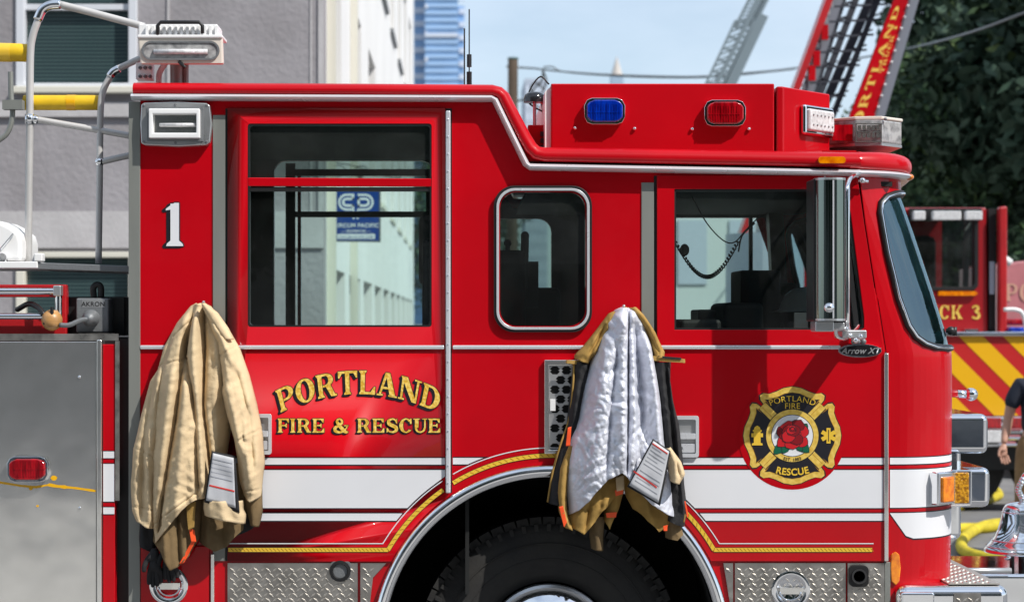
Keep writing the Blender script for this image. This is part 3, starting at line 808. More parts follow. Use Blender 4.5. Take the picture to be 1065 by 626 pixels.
# fittings on the tread plate
bm = new(); add_lathe(bm, [(U(11), -.01), (U(11), -.022), (U(8), -.024), (U(7), -.012), (.001, -.011)], (X(354), 0, Z(593)), n=24); part('fuel_cap', bm, 'black', tpl, smooth=True)
bm = new(); add_prism(bm, P(rrect(344, 583, 365, 602, 4)), [], -.014, -.008); part('fuel_plate', bm, 'cast_grey', tpl, bevel=.002)
bm = new(); add_prism(bm, P(rrect(882, 587, 902, 609, 5)), [], -.03, -.01); cf = part('socket', bm, 'black', tpr, bevel=.004)
bm = new(); add_lathe(bm, [(U(8), -.03), (U(8), -.038), (U(6), -.038), (U(5.5), -.03), (.001, -.03)], (X(892), 0, Z(598)), n=20); part('socket_lid', bm, 'black_gloss', cf, smooth=True)
def recessed_latch(cx, cy, parent):
    bm = new(); add_lathe(bm, [(U(20), -.008), (U(20), -.016), (U(17), -.02), (U(14), -.014), (U(13), -.011), (.001, -.0105)], (X(cx), 0, Z(cy)), n=40); a = part('latch_plate', bm, 'chrome', parent, smooth=True)
    bm = new(); add_prism(bm, P([(cx - 12, cy - 3), (cx + 12, cy - 3), (cx + 12, cy + 4), (cx - 12, cy + 4)]), [], -.024, -.012); part('latch_bar', bm, 'steel', a, bevel=.003)
    bm = new(); add_tube(bm, [W(cx + 11 * math.cos(PI * k / 10), cy + 2 + 9 * math.sin(PI * k / 10), -.025) for k in range(11)], .004, n=8); part('latch_ring', bm, 'chrome', a, smooth='all')
recessed_latch(822, 613, tpr)
# small cabinet door below coat
bm = new(); add_prism(bm, P([(147, 567), (218, 567), (218, 720), (147, 720)]), [], -.012, -.001); lcd = part('cabinet_door', bm, 'red', eng, bevel=.004, smooth=True)
recessed_latch(176, 608, lcd)

# ---- door handles and vents
def handle(x0, y0, x1, y1, ys, parent):
    bm = new(); add_prism(bm, P(rrect(x0, y0, x1, y1, 2.5)), [P(rrect(x0 + 3.2, y0 + 3.8, x1 - 3.2, y1 - 3.8, 1.5))], ys - .016, ys); h = part('door_handle', bm, 'trim', parent, bevel=.004, seg=3, smooth=True)
    bm = new(); add_prism(bm, P([(x0 + 3, y0 + 3.6), (x1 - 3, y0 + 3.6), (x1 - 3, y1 - 3.6), (x0 + 3, y1 - 3.6)]), [], ys - .001, ys + .004); part('handle_recess', bm, 'alu_light', h)
    ym = y0 + (y1 - y0) * .42
    bm = new(); add_prism(bm, P([(x0 + 3.6, ym), (x1 - 3.6, ym), (x1 - 3.6, ym + 6), (x0 + 3.6, ym + 6)]), [], ys - .02, ys - .004)
    add_prism(bm, P([(x0 + 3.6, y1 - 14), (x1 - 3.6, y1 - 14), (x1 - 3.6, y1 - 5), (x0 + 3.6, y1 - 5)]), [], ys - .012, ys - .002); part('handle_paddle', bm, 'trim', h, bevel=.003, smooth=True)
    bm = new(); add_lathe(bm, [(.007, ys - .012), (.007, ys - .016), (.001, ys - .016)], (X((x0 + x1) / 2), 0, Z(y1 - 9.5)), n=12); part('lock', bm, 'cast_grey', h)
handle(690, 432, 726, 475, -PR, front_door)
handle(248, 430, 283, 472, -PR, rear_door)
bm = new(); holes = []
for j in range(9):
    for i in range(5):
        cx, cy = 577 + i * 12 + (6 if j % 2 else 0), 385 + j * 10
        holes.append(P([(cx - 5.3, cy - 1.2), (cx - 2.4, cy - 4.2), (cx + 2.4, cy - 4.2), (cx + 5.3, cy - 1.2), (cx + 3.4, cy + 0), (cx + 5.3, cy + 1.2), (cx + 2.4, cy + 4.2), (cx - 2.4, cy + 4.2), (cx - 5.3, cy + 1.2), (cx - 3.4, cy)]))
add_prism(bm, P([(570, 379), (645, 379), (645, 468), (570, 468)]), holes, -.012, -.006); vent = part('vent_grille', bm, 'alu_light', eng)
bm = new(); add_prism(bm, P([(566, 374), (650, 374), (650, 471.5), (566, 471.5)]), [P([(571, 380), (645, 380), (645, 467), (571, 467)])], -.022, 0); part('vent_frame', bm, 'steel', vent, bevel=.004, smooth=True)
bm = new(); add_sheet(bm, P([(571, 380), (645, 380), (645, 467), (571, 467)]), -.001); part('vent_back', bm, 'well', vent)
bm = new(); add_prism(bm, P([(572, 415), (577.5, 415), (577.5, 427), (572, 427)]), [], -.02, -.01); part('vent_latch', bm, 'white_paint', vent, bevel=.001)

# ---- lettering
PB = [(0, 298, 420, 24), ]
def port(u, v, c):
    # arched baseline; each letter turned with the arc
    cx, R_ = 373.5, 197.0; half = 82.5
    ang = (u - .5) * 2 * math.asin(half / R_) * .985
    r = R_ + v * 24.5
    # scale letters up slightly at the ends, as on the door
    px = cx + r * math.sin(ang) * (1 - .045 * v); py = 409.5 + R_ - r * math.cos(ang) + (2.2 * (u - .5) * 2) ** 2 * .35
    return X(px), Z(py)
def fire(u, v, c): return X(289 + u * 169.5), Z(449.5 - v * 14.6)
yL = -PR - .0016
letters('lettering_shadow', 'PORTLAND', port, yL, 'black_line', rear_door, outline_offs(.0030, -.009, -.008), 1e-5)
letters('lettering', 'PORTLAND', port, yL - .001, 'gold', rear_door)
letters('lettering_shadow', 'FIRE & RESCUE', fire, yL, 'black_line', rear_door, outline_offs(.0026, -.007, -.005), 1e-5)
letters('lettering', 'FIRE & RESCUE', fire, yL - .001, 'gold', rear_door)
num = lambda u, v, c: (X(172.5 + u * 18), Z(256 - v * 44))
letters('number_shadow', '1', num, -.0016, 'black_line', eng, outline_offs(.005, -.014, -.006), 1e-5)
letters('number', '1', num, -.0026, 'white_stripe', eng)

# ---- emblem
EC = (823.3, 452.6); emb = new(); y0 = -PR - .0022
def epx(pts): return P([(EC[0] + a, EC[1] - b) for a, b in pts])
add_sheet(emb, epx([(56 * math.cos(2 * PI * k / 64), 56 * math.sin(2 * PI * k / 64)) for k in range(64)]), y0, 0)
arm = [(-33, 37), (-33.5, 41.5), (-30, 44), (-24, 43.2), (-17, 45.5), (-9, 49.3), (0, 50.8), (9, 49.3), (17, 45.5), (24, 43.2), (30, 44), (33.5, 41.5), (33, 37), (20, 20), (-20, 20)]
ain = [(-28, 37.6), (-23, 37.2), (-15, 40), (-8, 43.4), (0, 44.6), (8, 43.4), (15, 40), (23, 37.2), (28, 37.6), (17, 23), (-17, 23)]
def rot(pts, k):
    for _ in range(k): pts = [(y, -x) for x, y in pts]
    return pts
def grow(pts, s, c=(0, 33)): return [(c[0] + (x - c[0]) * s, c[1] + (y - c[1]) * s) for x, y in pts]
for k in range(4):
    add_sheet(emb, epx(rot(grow(arm, 1.045), k)), y0 - .0004 - k * 2e-5, 1)
    add_sheet(emb, epx(rot(arm, k)), y0 - .0008 - k * 2e-5, 2)
    add_sheet(emb, epx(rot(grow(ain, 1.04, (0, 35)), k)), y0 - .0012 - k * 2e-5, 3)
    add_sheet(emb, epx(rot(ain, k)), y0 - .0014 - k * 2e-5, 1)
    a = PI / 4 + k * PI / 2; d = Vector((math.cos(a), math.sin(a))); q = Vector((-d.y, d.x))
    for w_, m_, z_ in ((5.6, 1, .0016), (4.6, 2, .0018)):
        add_sheet(emb, epx([tuple(d * 24 + q * w_), tuple(d * (43.2 + w_ * .2) + q * w_), tuple(d * (43.2 + w_ * .2) - q * w_), tuple(d * 24 - q * w_)]), y0 - z_, m_)
    add_sheet(emb, epx([tuple(d * 24 + q * 1.6), tuple(d * 42.5 + q * 1.6), tuple(d * 42.5 + q * 1.1), tuple(d * 24 + q * 1.1)]), y0 - .0020, 3)
for r, m_, z_ in ((28, 1, .0022), (27.2, 2, .0024), (22, 1, .0026), (21.3, 4, .0028)):
    add_sheet(emb, epx([(r * math.cos(2 * PI * k / 48), r * math.sin(2 * PI * k / 48)) for k in range(48)]), y0 - z_, m_)
emblem = part('emblem', emb, None, front_door, mats=['red', 'black_line', 'gold_soft', 'gold_dark', 'white_stripe'], recalc=False)
# rose: leaves, then petals with dark outlines
rs = new(); z_ = y0 - .0032
def blob(cx, cy, rx, ry, rotd, m_, jag=0.0, n=16, seed=0):
    global z_
    rnd = random.Random(seed); a = math.radians(rotd); out = []
    for k in range(n):
        t = 2 * PI * k / n; s = 1 + jag * (rnd.random() - .5); x, y = rx * s * math.cos(t), ry * s * math.sin(t)
        out.append((cx + x * math.cos(a) - y * math.sin(a), cy + x * math.sin(a) + y * math.cos(a)))
    return out
def layer(pts, m_, line=.8):
    global z_
    cx = sum(p[0] for p in pts) / len(pts); cy = sum(p[1] for p in pts) / len(pts)
    rr = max(math.hypot(p[0] - cx, p[1] - cy) for p in pts)
    add_sheet(rs, epx([(cx + (x - cx) * (1 + line / rr), cy + (y - cy) * (1 + line / rr)) for x, y in pts]), z_, 2); z_ -= .00012
    add_sheet(rs, epx(pts), z_, m_); z_ -= .00012
def leaf(bx, by, tx, ty, w):
    d = Vector((tx - bx, ty - by)); q = Vector((-d.y, d.x)).normalized() * w
    pts = []
    for i in range(9):
        t = i / 8; s = math.sin(PI * t) ** .8 * (1 + .12 * (i % 2)); p = Vector((bx, by)) + d * t + q * s; pts.append(tuple(p))
    for i in range(7, 0, -1):
        t = i / 8; s = math.sin(PI * t) ** .8 * (1 + .12 * (i % 2)); p = Vector((bx, by)) + d * t - q * s; pts.append(tuple(p))
    layer(pts, 1)
leaf(-6, -6, -19, -19, 4.5); leaf(-4, -8, -10, -18, 3.5); leaf(6, -7, 17, -17, 4.5); leaf(8, 2, 15, 12, 4); leaf(4, -8, 10, -16, 3)
for i, (cx, cy, rx, ry, r_, m_) in enumerate([(-8, -5, 9, 6, 30, 0), (8, -5, 9, 6.5, -25, 0), (0, -8, 8, 5.5, 0, 0), (-9, 4, 7, 7, 0, 3), (9, 4, 8, 7, 10, 0), (-4, 10, 8, 5, 15, 0), (6, 11, 6.5, 5.5, -20, 3),
                                           (-1, 2, 9.5, 9, 0, 0), (3, -3, 8, 6, -30, 3), (-4, 0, 7, 6.5, 30, 0), (1, 5, 7, 5.5, 0, 3), (-1, 6, 5, 4.2, 20, 0), (0, 6.5, 3, 2.4, -20, 3), (0, 7, 1.6, 1.3, 0, 0)]):
    layer(blob(cx, cy, rx, ry, r_, m_, .22, 13, i + 3), m_, .7)
part('rose_emblem', rs, None, emblem, mats=['rose_red', 'leaf_green', 'black_line', 'rose_dark'], recalc=False)
ty = y0 - .0040
def arcw(R_, cy0, sgn=1, sx=1.0):
    def f(x, y):
        a = x * sx / (R_ / 240.0); r = R_ / 240.0 + sgn * y
        return Vector((X(EC[0]) + r * math.sin(a), ty, Z(EC[1]) + cy0 / 240.0 + sgn * (r * math.cos(a) - R_ / 240.0)))
    return f
sans('emblem_text', 'PORTLAND', .036, arcw(60, 35.4), 'gold_line', emblem, 0)
sans('emblem_text', 'FIRE', .035, arcw(400, 28.0), 'gold_line', emblem, 0)
def res_arc(x, y):
    R_ = 62 / 240; a = x / R_; r = R_ - y
    return Vector((X(EC[0]) + r * math.sin(a), ty, Z(EC[1]) - 41 / 240 + R_ - r * math.cos(a) - .0))
sans('emblem_text', 'RESCUE', .041, res_arc, 'gold_line', emblem, .0012)
def low_arc(x, y):
    R_ = 26.4 / 240; a = x / R_; r = R_ - y
    return Vector((X(EC[0]) + r * math.sin(a), ty, Z(EC[1]) - r * math.cos(a)))
sans('emblem_text', 'EST. 1883', .019, low_arc, 'black_line', emblem, .0002)
hy = new()
def hp(pts): add_sheet(hy, epx([(-36.5 + a, b) for a, b in pts]), ty, 0)
hp([(-5.5, -10), (5.5, -10), (5.5, -8), (3.5, -7.5), (3.5, 4), (-3.5, 4), (-3.5, -7.5), (-5.5, -8)])
add_sheet(hy, epx([(-36.5 + a, b) for a, b in [(-4.6, 4.2), (4.6, 4.2), (4.6, 6), (-4.6, 6)]]), ty - .0001)
hp([(-3.6, 6.2), (3.6, 6.2), (2.5, 9), (0, 10.5), (-2.5, 9)]); hp([(-6, -1.5), (-3.6, -1.5), (-3.6, 2.5), (-6, 2.5)]); hp([(3.6, -1.5), (6, -1.5), (6, 2.5), (3.6, 2.5)])
for a in (0, 60, 120):
    d = Vector((math.cos(math.radians(a + 90)), math.sin(math.radians(a + 90)))); q = Vector((-d.y, d.x))
    add_sheet(hy, epx([(37.5 + v[0], v[1]) for v in (d * 8 + q * 2.1, d * 8 - q * 2.1, d * -8 - q * 2.1, d * -8 + q * 2.1)]), ty - .00004 * a / 60)
add_sheet(hy, epx([(37.1, -6), (37.9, -6), (37.9, 6), (37.1, 6)]), ty - .0004, 1)
part('emblem_symbols', hy, None, emblem, mats=['gold_line', 'black_line'], recalc=False)

# ---- scene light let into the body, top left
bm = new(); o = [(148.5, 110), (152, 108), (186, 107), (216, 108.5), (219.5, 111), (221.5, 130), (219.5, 149), (216, 152), (186, 153.5), (152, 152), (148.5, 150), (147.5, 130)]
add_prism(bm, P(o), [], -.045, 0); sl = part('scene_light', bm, 'alu_light', eng, bevel=.012, seg=4, smooth=True)
bm = new(); add_prism(bm, P([(155, 113), (213, 113), (213, 148), (155, 148)]), [P([(157, 115), (211, 115), (211, 146), (157, 146)])], -.05, -.04); part('light_gasket', bm, 'cast_grey', sl)
bm = new(); add_prism(bm, P([(157.5, 115), (210, 115), (210, 145.5), (157.5, 145.5)]), [P([(161.5, 120.5), (206.5, 120.5), (206.5, 140), (161.5, 140)])], -.075, -.042); part('light_frame', bm, 'white_paint', sl, bevel=.004)
bm = new(); add_prism(bm, P([(161, 120), (207, 120), (207, 141), (161, 141)]), [], -.047, -.044); part('light_reflector', bm, 'steel', sl)
bm = new(); add_tube(bm, [W(166, 130, -.056), W(203, 130, -.056)], .008); part('light_bulb', bm, 'lens_white', sl, smooth='all')
bm = new()
for a, b in ((151.5, 111), (184, 110.3), (216.5, 111), (151.5, 148.5), (184, 149.8), (216.5, 148.5)): add_lathe(bm, [(.006, -.044), (.006, -.0475), (.001, -.049)], (X(a), 0, Z(b)), n=10)
part('screw', bm, 'cast_grey', sl)

# ---- flood lamp on roof
ly = .18
fl = empty('flood_lamp', W(188, 88, ly), 'white floodlight with black carry handle standing on the engine roof', 'lamp')
def PL(pts, y): return P(pts, y)
bm = new(); add_prism(bm, PL([(143, 38), (231, 38), (232, 66.5), (146, 66.5)], ly - .14), [], ly - .14, ly - .10); hd = part('lamp_face', bm, 'cream', fl, bevel=.006)
bm = new(); add_prism(bm, PL([(143, 36.6), (231.5, 36.6), (231.5, 40), (143, 40)], ly - .14), [], ly - .148, ly + .02); add_prism(bm, PL([(148, 29), (229, 29), (231, 62), (148, 62)], ly), [], ly - .1, ly + .05)
part('lamp_housing', bm, 'white_paint', fl, bevel=.004)
bm = new()
for k in range(13):
    x = 152 + k * 6; add_prism(bm, PL([(x, 27.5), (x + 3, 27.5), (x + 3, 38), (x, 38)], ly - .1), [], ly - .12, ly + .04)
part('cooling_fins', bm, 'white_paint', fl, bevel=.002)
def stadium(x0, y0, x1, y1): return rrect(x0, y0, x1, y1, (y1 - y0) / 2 - .01, 8)
yl = ly - .14
bm = new(); add_prism(bm, PL(stadium(147.5, 43, 228.5, 63), yl), [PL(stadium(149.5, 45, 226.5, 61), yl)], yl - .008, yl + .002); part('lens_ring', bm, 'cast_grey', hd)
bm = new(); add_prism(bm, PL(stadium(149.5, 45, 226.5, 61), yl), [], yl - .003, yl + .001); part('lamp_lens', bm, 'lens_clear', hd)
bm = new(); add_tube(bm, [W(160, 54, yl - .006), W(216, 54, yl - .006)], .012); part('lamp_bulb', bm, 'lens_white', hd, smooth='all')
bm = new(); add_tube(bm, [W(164, 37, yl), W(164, 27, yl), W(167, 23.5, yl), W(207, 23.5, yl), W(210.5, 27, yl), W(210.5, 35, yl)], .0085, n=10); part('carry_handle', bm, 'black', fl, smooth='all')
bm = new(); add_tube(bm, [W(186, 64, yl), W(192, 70, yl), W(193, 70.5, yl)], .008); part('clamp_lever', bm, 'black', fl, smooth='all')
bm = new(); add_tube(bm, [W(184, 88, ly), W(184, 62, ly)], .03); add_tube(bm, [W(193, 88, ly), W(193, 66, ly)], .014); part('lamp_post', bm, 'alu', fl, smooth=True)
bm = new(); add_tube(bm, [W(165, 87, ly), W(166, 76, ly), W(172, 66, ly)], .013, smooth_n=4); part('cable_conduit', bm, 'white_paint', fl, smooth='all')
bm = new(); add_prism(bm, PL([(143, 67), (160, 67), (160, 84), (143, 84)], ly), [], ly - .05, ly + .02); jb = part('junction_box', bm, 'white_paint', eng, bevel=.003)
bm = new()
for i in range(3):
    for j in range(2): add_lathe(bm, [(.008, ly - .05), (.008, ly - .06), (.004, ly - .062)], (X(146 + i * 5.3, ly - .05), 0, Z(71 + j * 9, ly - .05)), n=10)
part('connector', bm, 'cast_grey', jb)

# ---- raised warning box on the roof
yb = .13
bm = new()
plan = [(X(573, yb), yb), (X(805.5, yb), yb), (X(805.5, yb), TW - yb), (X(573, yb), TW - yb)]
add_plan(bm, plan, Z(166, 0), Z(87, yb)); rb = part('roof_box', bm, 'red', eng, bevel=.008, seg=3, smooth=True)
bm = new(); xs0 = X(807.5, yb); xe = X(863, .42)
add_plan(bm, [(xs0, yb), (xs0 + .03, yb), (xe, .42), (xe, TW - .42), (xs0 + .03, TW - yb), (xs0, TW - yb)], Z(166, 0), Z(90, yb)); part('roof_box', bm, 'red', eng, bevel=.008, seg=3, smooth=True)
bm = new(); add_prism(bm, P([(567, 95), (573, 90), (573, 160), (567, 160)], yb), [], yb + .02, yb + 1.0); part('box_end_plate', bm, 'white_paint', rb)
bm = new(); add_prism(bm, P([(549, 130), (566, 130), (566, 160), (549, 160)], .3), [], .3, .6); part('siren_box', bm, 'red', eng, bevel=.004)
bm = new()
for k in range(3): add_prism(bm, P([(562, 137 + k * 7), (567, 137 + k * 7), (567, 141.5 + k * 7), (562, 141.5 + k * 7)], .28), [], .28, .32)
part('cable_clips', bm, 'black', eng)
def warn(x0, y0, x1, y1, lens, yy, name='warning_light', parent=rb):
    def bulge(a, b, c, d): 
        return [(a + 3, b + 2), (a + 8, b), (c - 8, b), (c - 3, b + 2), (c, (b + d) / 2 - 6), (c, (b + d) / 2 + 6), (c - 3, d - 2), (c - 8, d), (a + 8, d), (a + 3, d - 2), (a, (b + d) / 2 + 6), (a, (b + d) / 2 - 6)]
    bm = new(); add_prism(bm, P(bulge(x0, y0, x1, y1), yy), [P(bulge(x0 + 3, y0 + 2.6, x1 - 3, y1 - 2.6), yy)], yy - .035, yy); b_ = part(name, bm, 'chrome', parent, bevel=.006, seg=3, smooth=True)
    bm = new(); add_prism(bm, P(bulge(x0 + 2.6, y0 + 2.2, x1 - 2.6, y1 - 2.2), yy), [], yy - .05, yy - .01); l = part('lens', bm, lens, b_, bevel=.012, seg=4, smooth=True)
    bm = new()
    for k in range(1, 12):
        x = lerp(x0 + 5, x1 - 5, k / 12); add_prism(bm, P([(x - .5, y0 + 5), (x + .5, y0 + 5), (x + .5, y1 - 5), (x - .5, y1 - 5)], yy - .05), [], yy - .0525, yy - .049)
    add_prism(bm, P([(x0 + 5, (y0 + y1) / 2 - .6), (x1 - 5, (y0 + y1) / 2 - .6), (x1 - 5, (y0 + y1) / 2 + .6), (x0 + 5, (y0 + y1) / 2 + .6)], yy - .05), [], yy - .053, yy - .049)
    part('lens_ribs', bm, lens, b_)
warn(607, 103, 649.5, 130.5, 'lens_blue', yb)
warn(731.5, 105, 774.5, 132.5, 'lens_red', yb)
bm = new()
for a, b in ((598, 133.5), (660, 134), (720, 134.5), (779, 134.5)): add_sphere(bm, W(a, b, yb - .006), .0085, 8)
part('bolt', bm, 'chrome', rb, smooth='all')
# white light on the angled face
dv = Vector((xe - (xs0 + .03), .42 - yb, 0)).normalized(); nv = Vector((dv.y, -dv.x, 0)); cz = (Z(125, .25)); cc = Vector((lerp(xs0 + .03, xe, .66), lerp(yb, .42, .66), cz))
def onface(u, v, d): return cc + dv * u + Vector((0, 0, v)) + nv * d
def facebox(u0, v0, u1, v1, d0, d1, name, m_, parent, bev=.006):
    bm = new(); a = onface((u0 + u1) / 2, (v0 + v1) / 2, (d0 + d1) / 2); add_obox(bm, a, dv * (u1 - u0) / 2, nv * (d1 - d0) / 2, Vector((0, 0, (v1 - v0) / 2))); return part(name, bm, m_, parent, bevel=bev, seg=3, smooth=True)
wl = facebox(-.125, -.068, .125, .068, 0, .03, 'warning_light', 'chrome', rb, .014)
facebox(-.105, -.05, .105, .05, .01, .045, 'lens', 'lens_white', wl, .012)
bm = new()
for i in range(6):
    for j in range(2):
        c_ = onface(-.08 + i * .032, -.022 + j * .044, .046); add_sphere(bm, c_, .005, 6)
part('led', bm, 'lens_clear', wl)

# ---- light bar
lb_pts = [(X(862, .5), .5), (X(889, .40), .40), (X(917, .38), .38), (X(938, .50), .50), (X(938, .5), TW - .50), (X(917, .38), TW - .38), (X(889, .38), TW - .40), (X(862, .5), TW - .5)]
bm = new(); add_plan(bm, lb_pts, Z(150, .45), Z(126, .45)); lb = part('light_bar', bm, 'lens_clear', eng, bevel=.008, seg=2)
bm = new(); add_plan(bm, [(lerp(a, 1.78, -.02), b) for a, b in lb_pts], Z(126, .45), Z(122.5, .45)); part('light_bar_lid', bm, 'cream', lb, bevel=.005)
bm = new(); add_plan(bm, [(a, b) for a, b in lb_pts], Z(153, .45), Z(150, .45)); part('light_bar_base', bm, 'alu_light', lb)
bm = new()
for j in range(2):
    for i in range(5): add_prism(bm, P([(892 + i * 4.8, 130.5 + j * 8), (895.6 + i * 4.8, 130.5 + j * 8), (895.6 + i * 4.8, 135.5 + j * 8), (892 + i * 4.8, 135.5 + j * 8)], .375), [], .372, .38)
add_prism(bm, P([(889.5, 128.5), (917, 128.5), (917, 148), (889.5, 148)], .378), [P([(891, 129.5), (916, 129.5), (916, 137), (891, 137)], .378), P([(891, 138), (916, 138), (916, 147), (891, 147)], .378)], .374, .379)
part('led', bm, 'steel', lb)
bm = new(); add_prism(bm, P([(866, 130.5), (886, 130), (886, 147), (866, 146.5)], .42), [], .405, .43); part('lens', bm, 'lens_red', lb)
bm = new(); add_prism(bm, P([(866, 150.5), (934, 150.5), (905, 161), (866, 163)], .6), [], .75, 1.7); add_box(bm, (X(868), .7, Z(165)), (X(885), 1.7, Z(154))); part('light_bar_bracket', bm, 'red', lb)
bm = new()
for p_ in (W(893, 124, .42), W(921, 124, .38)): add_sphere(bm, p_, .008, 6)
part('bolt', bm, 'cast_grey', lb)

# ---- marker lamps
bm = new(); add_prism(bm, P(rrect(848, 164.5, 876, 171.5, 3)), [], -.075, -.02); part('marker_lamp', bm, 'lens_amber', eng, bevel=.008, seg=3, smooth=True)
bm = new(); add_sphere(bm, fpt(find_u(938, 182), 181, .045), .018, 8, 1, 1.5, .8); part('marker_lamp', bm, 'lens_amber', eng, smooth='all')
bm = new(); u1 = find_u(931, 590)
hx = [(931, 573), (935, 576), (936.5, 590), (935, 604), (931, 608), (926.5, 604), (925.5, 590), (926.5, 576)]
add_prism(bm, P(hx), [], -.012, .03); part('side_reflector', bm, 'lens_amber', eng, bevel=.005, seg=2, smooth=True)

# ---- roof odds and ends
bm = new(); add_tube(bm, [W(488, 92, .5), W(488, 10, .5)], .0035, n=6); add_tube(bm, [W(488, 92, .5), W(488, 75, .5)], .012, n=8); add_tube(bm, [W(488, 70, .5), W(488, 57, .5)], .011, n=8); part('antenna', bm, 'black', eng, smooth=True)
bm = new(); add_tube(bm, [W(483, 92, .8), W(483, 30, .8)], .004, n=6); part('antenna', bm, 'black', eng)
bm = new(); add_lathe(bm, [(.001, Z(96, .4)), (.03, Z(96.5, .4)), (.045, Z(99, .4)), (.05, Z(103, .4)), (.05, Z(107, .4)), (.001, Z(107.5, .4))], (X(556, .4), .4, 0), axis='z', n=24); dl = part('dome_lamp', bm, 'black_gloss', eng, smooth=True)
bm = new(); add_tube(bm, [W(562, 106, .4), W(570, 114, .4), W(571, 130, .4)], .006); add_tube(bm, [W(556, 107, .4), W(556, 126, .4), W(556, 160, .4)], .008); part('lamp_bracket', bm, 'alu_light', dl)
bm = new()
add_tube(bm, [W(571, 88, .45), W(562, 80, .45), W(552, 92, .45), W(549, 105, .45), W(556, 112, .45), W(566, 118, .45), W(570, 132, .45), W(563, 150, .45)], .004, n=6, smooth_n=5)
add_tube(bm, [W(563, 108, .5), W(566, 124, .5), W(569, 132, .5), W(561, 142, .5), W(559, 152, .5)], .004, n=6, smooth_n=5)
add_tube(bm, [W(572, 100, .35), W(568, 112, .35), W(573, 128, .35)], .005, n=6, smooth_n=5)
part('cable', bm, 'black', eng, smooth='all')
bm = new()
for a, b in ((571, 97), (570, 112), (571, 122)): add_box(bm, W(a - 2, b + 2, .34), W(a + 2, b - 2, .38))
part('cable_tie', bm, 'white_paint', eng)

# ---- mirror on its arms
mir = new(); my = -.30
pl = []
for k in range(13):
    a = PI * k / 12; pl.append((X(863, my) + U(15.5) * -math.cos(a), my - .06 * math.sin(a)))
pl += [(X(863, my) + U(15.5), my + .03), (X(863, my) - U(15.5), my + .03)]
add_plan(mir, pl, Z(332, my), Z(187.5, my)); mirror = part('side_mirror', mir, 'mirror_glass', eng, bevel=.005, seg=2, smooth=True)
bm = new(); add_box(bm, (X(845.5, my), my - .015, Z(334, my)), (X(848.6, my), my + .16, Z(186, my))); part('mirror_back', bm, 'black', mirror, bevel=.006)
bm = new(); add_box(bm, (X(863, my), my - .064, Z(331, my)), (X(864.6, my), my - .05, Z(188.5, my))); part('mirror_rib', bm, 'trim', mirror)
bm = new(); add_box(bm, (X(848.7, my), my - .02, Z(333, my)), (X(852, my), my + .03, Z(186.5, my))); part('mirror_rim', bm, 'alu_light', mirror, bevel=.003)
for zz in (186.8, 332.5):
    bm = new(); add_plan(bm, [(a, b - .003) for a, b in pl], Z(zz + 1.2, my), Z(zz - 1.2, my)); part('mirror_rim', bm, 'alu_light', mirror)
bm = new()
add_tube(bm, [W(893, 184, -.03), W(888, 183, -.12), W(882.5, 190, -.22), W(881.5, 210, -.26), W(881.5, 325, -.26), W(882, 340, -.22), W(886, 350, -.12), W(890, 356, -.02)], .0095, n=10, smooth_n=5)
add_tube(bm, [W(858, 184, -.05), W(858, 190, -.25)], .006, n=8)
add_tube(bm, [W(869, 338, -.28), W(870, 349, -.25), W(878, 352, -.2), W(888, 344, -.1), W(893, 338, -.04)], .009, n=8, smooth_n=5)
part('mirror_arm', bm, 'chrome', mirror, smooth='all')
bm = new(); add_box(bm, W(848, 345, -.32), W(862, 334, -.2)); add_box(bm, W(862, 343, -.30), W(874, 335, -.2)); add_box(bm, W(876, 352, -.24), W(892, 343, -.05)); part('mirror_bracket', bm, 'alu_light', mirror, bevel=.006, smooth=True)
bm = new()
for a, b in ((853, 341), (868, 338), (884, 349), (890, 354), (895, 350), (880, 342)): add_sphere(bm, W(a, b, -.25), .012, 6)
add_sphere(bm, W(897, 188, -.05), .014, 8); add_tube(bm, [W(893, 188, -.04), W(903, 189, -.04)], .007)
part('mirror_bolt', bm, 'chrome', mirror, smooth='all')
bm = new(); add_lathe(bm, [(.001, -.02), (.018, -.018), (.022, 0)], (X(863, -.37), -.355, Z(320, -.37)), n=20); part('spot_lens', bm, 'chrome', mirror, smooth='all')
bm = new(); bb = [W(885, 352, -.06), W(893, 362, -.05), W(901, 352, -.06)]
for k in range(7): add_sphere(bm, W(883 + (k * 5) % 16, 348 + (k * 7) % 14, -.03 - .01 * (k % 3)), .013, 6)
part('bracket_clamp', bm, 'cast_grey', mirror, smooth='all')
# oval maker's badge
def oval(rx, ry, n=32): return [(893 + rx * math.cos(2 * PI * k / n), 364.5 + ry * math.sin(2 * PI * k / n)) for k in range(n)]
bm = new(); add_prism(bm, P(oval(22.5, 7)), [], -.03, -.012); bd = part('badge', bm, 'chrome', front_door, bevel=.004, seg=2, smooth=True)
bm = new(); add_prism(bm, P(oval(20.6, 5.4)), [], -.0325, -.028); part('badge_field', bm, 'black_gloss', bd)
def bw(x, y): return Vector((X(893) + x + y * .35, -.0335, Z(367.5) + y))
sans('badge_text', 'Arrow XT', .036, bw, 'alu_light', bd, .0008)
# small red decal on door
bm = new(); add_sheet(bm, P([(736, 378.5), (742, 377), (750, 378), (752, 380.5), (741, 381.5)]), -PR - .001); bpy.data.objects.remove(part('decal', bm, 'white_stripe', front_door))

# ---- cab front: lamp housings, bumper, bell
def rbox(a, b, name, m_, parent, bev=.02, seg=4):
    bm = new(); add_box(bm, a, b); return part(name, bm, m_, parent, bevel=bev, seg=seg, smooth=True)
for (t, b_, x1) in ((429, 470, 1021), (484, 525, 1023)):
    yy = .36; hl = rbox((2.10, yy - .12, Z(b_, yy)), (X(x1, yy), yy + .5, Z(t, yy)), 'headlight', 'chrome', eng, .03)
    rbox((X(x1, yy) - .03, yy - .085, Z(b_ - 7, yy)), (X(x1, yy) + .006, yy + .46, Z(t + 7, yy)), 'headlight_lens', 'pane_dark', hl, .006, 2)
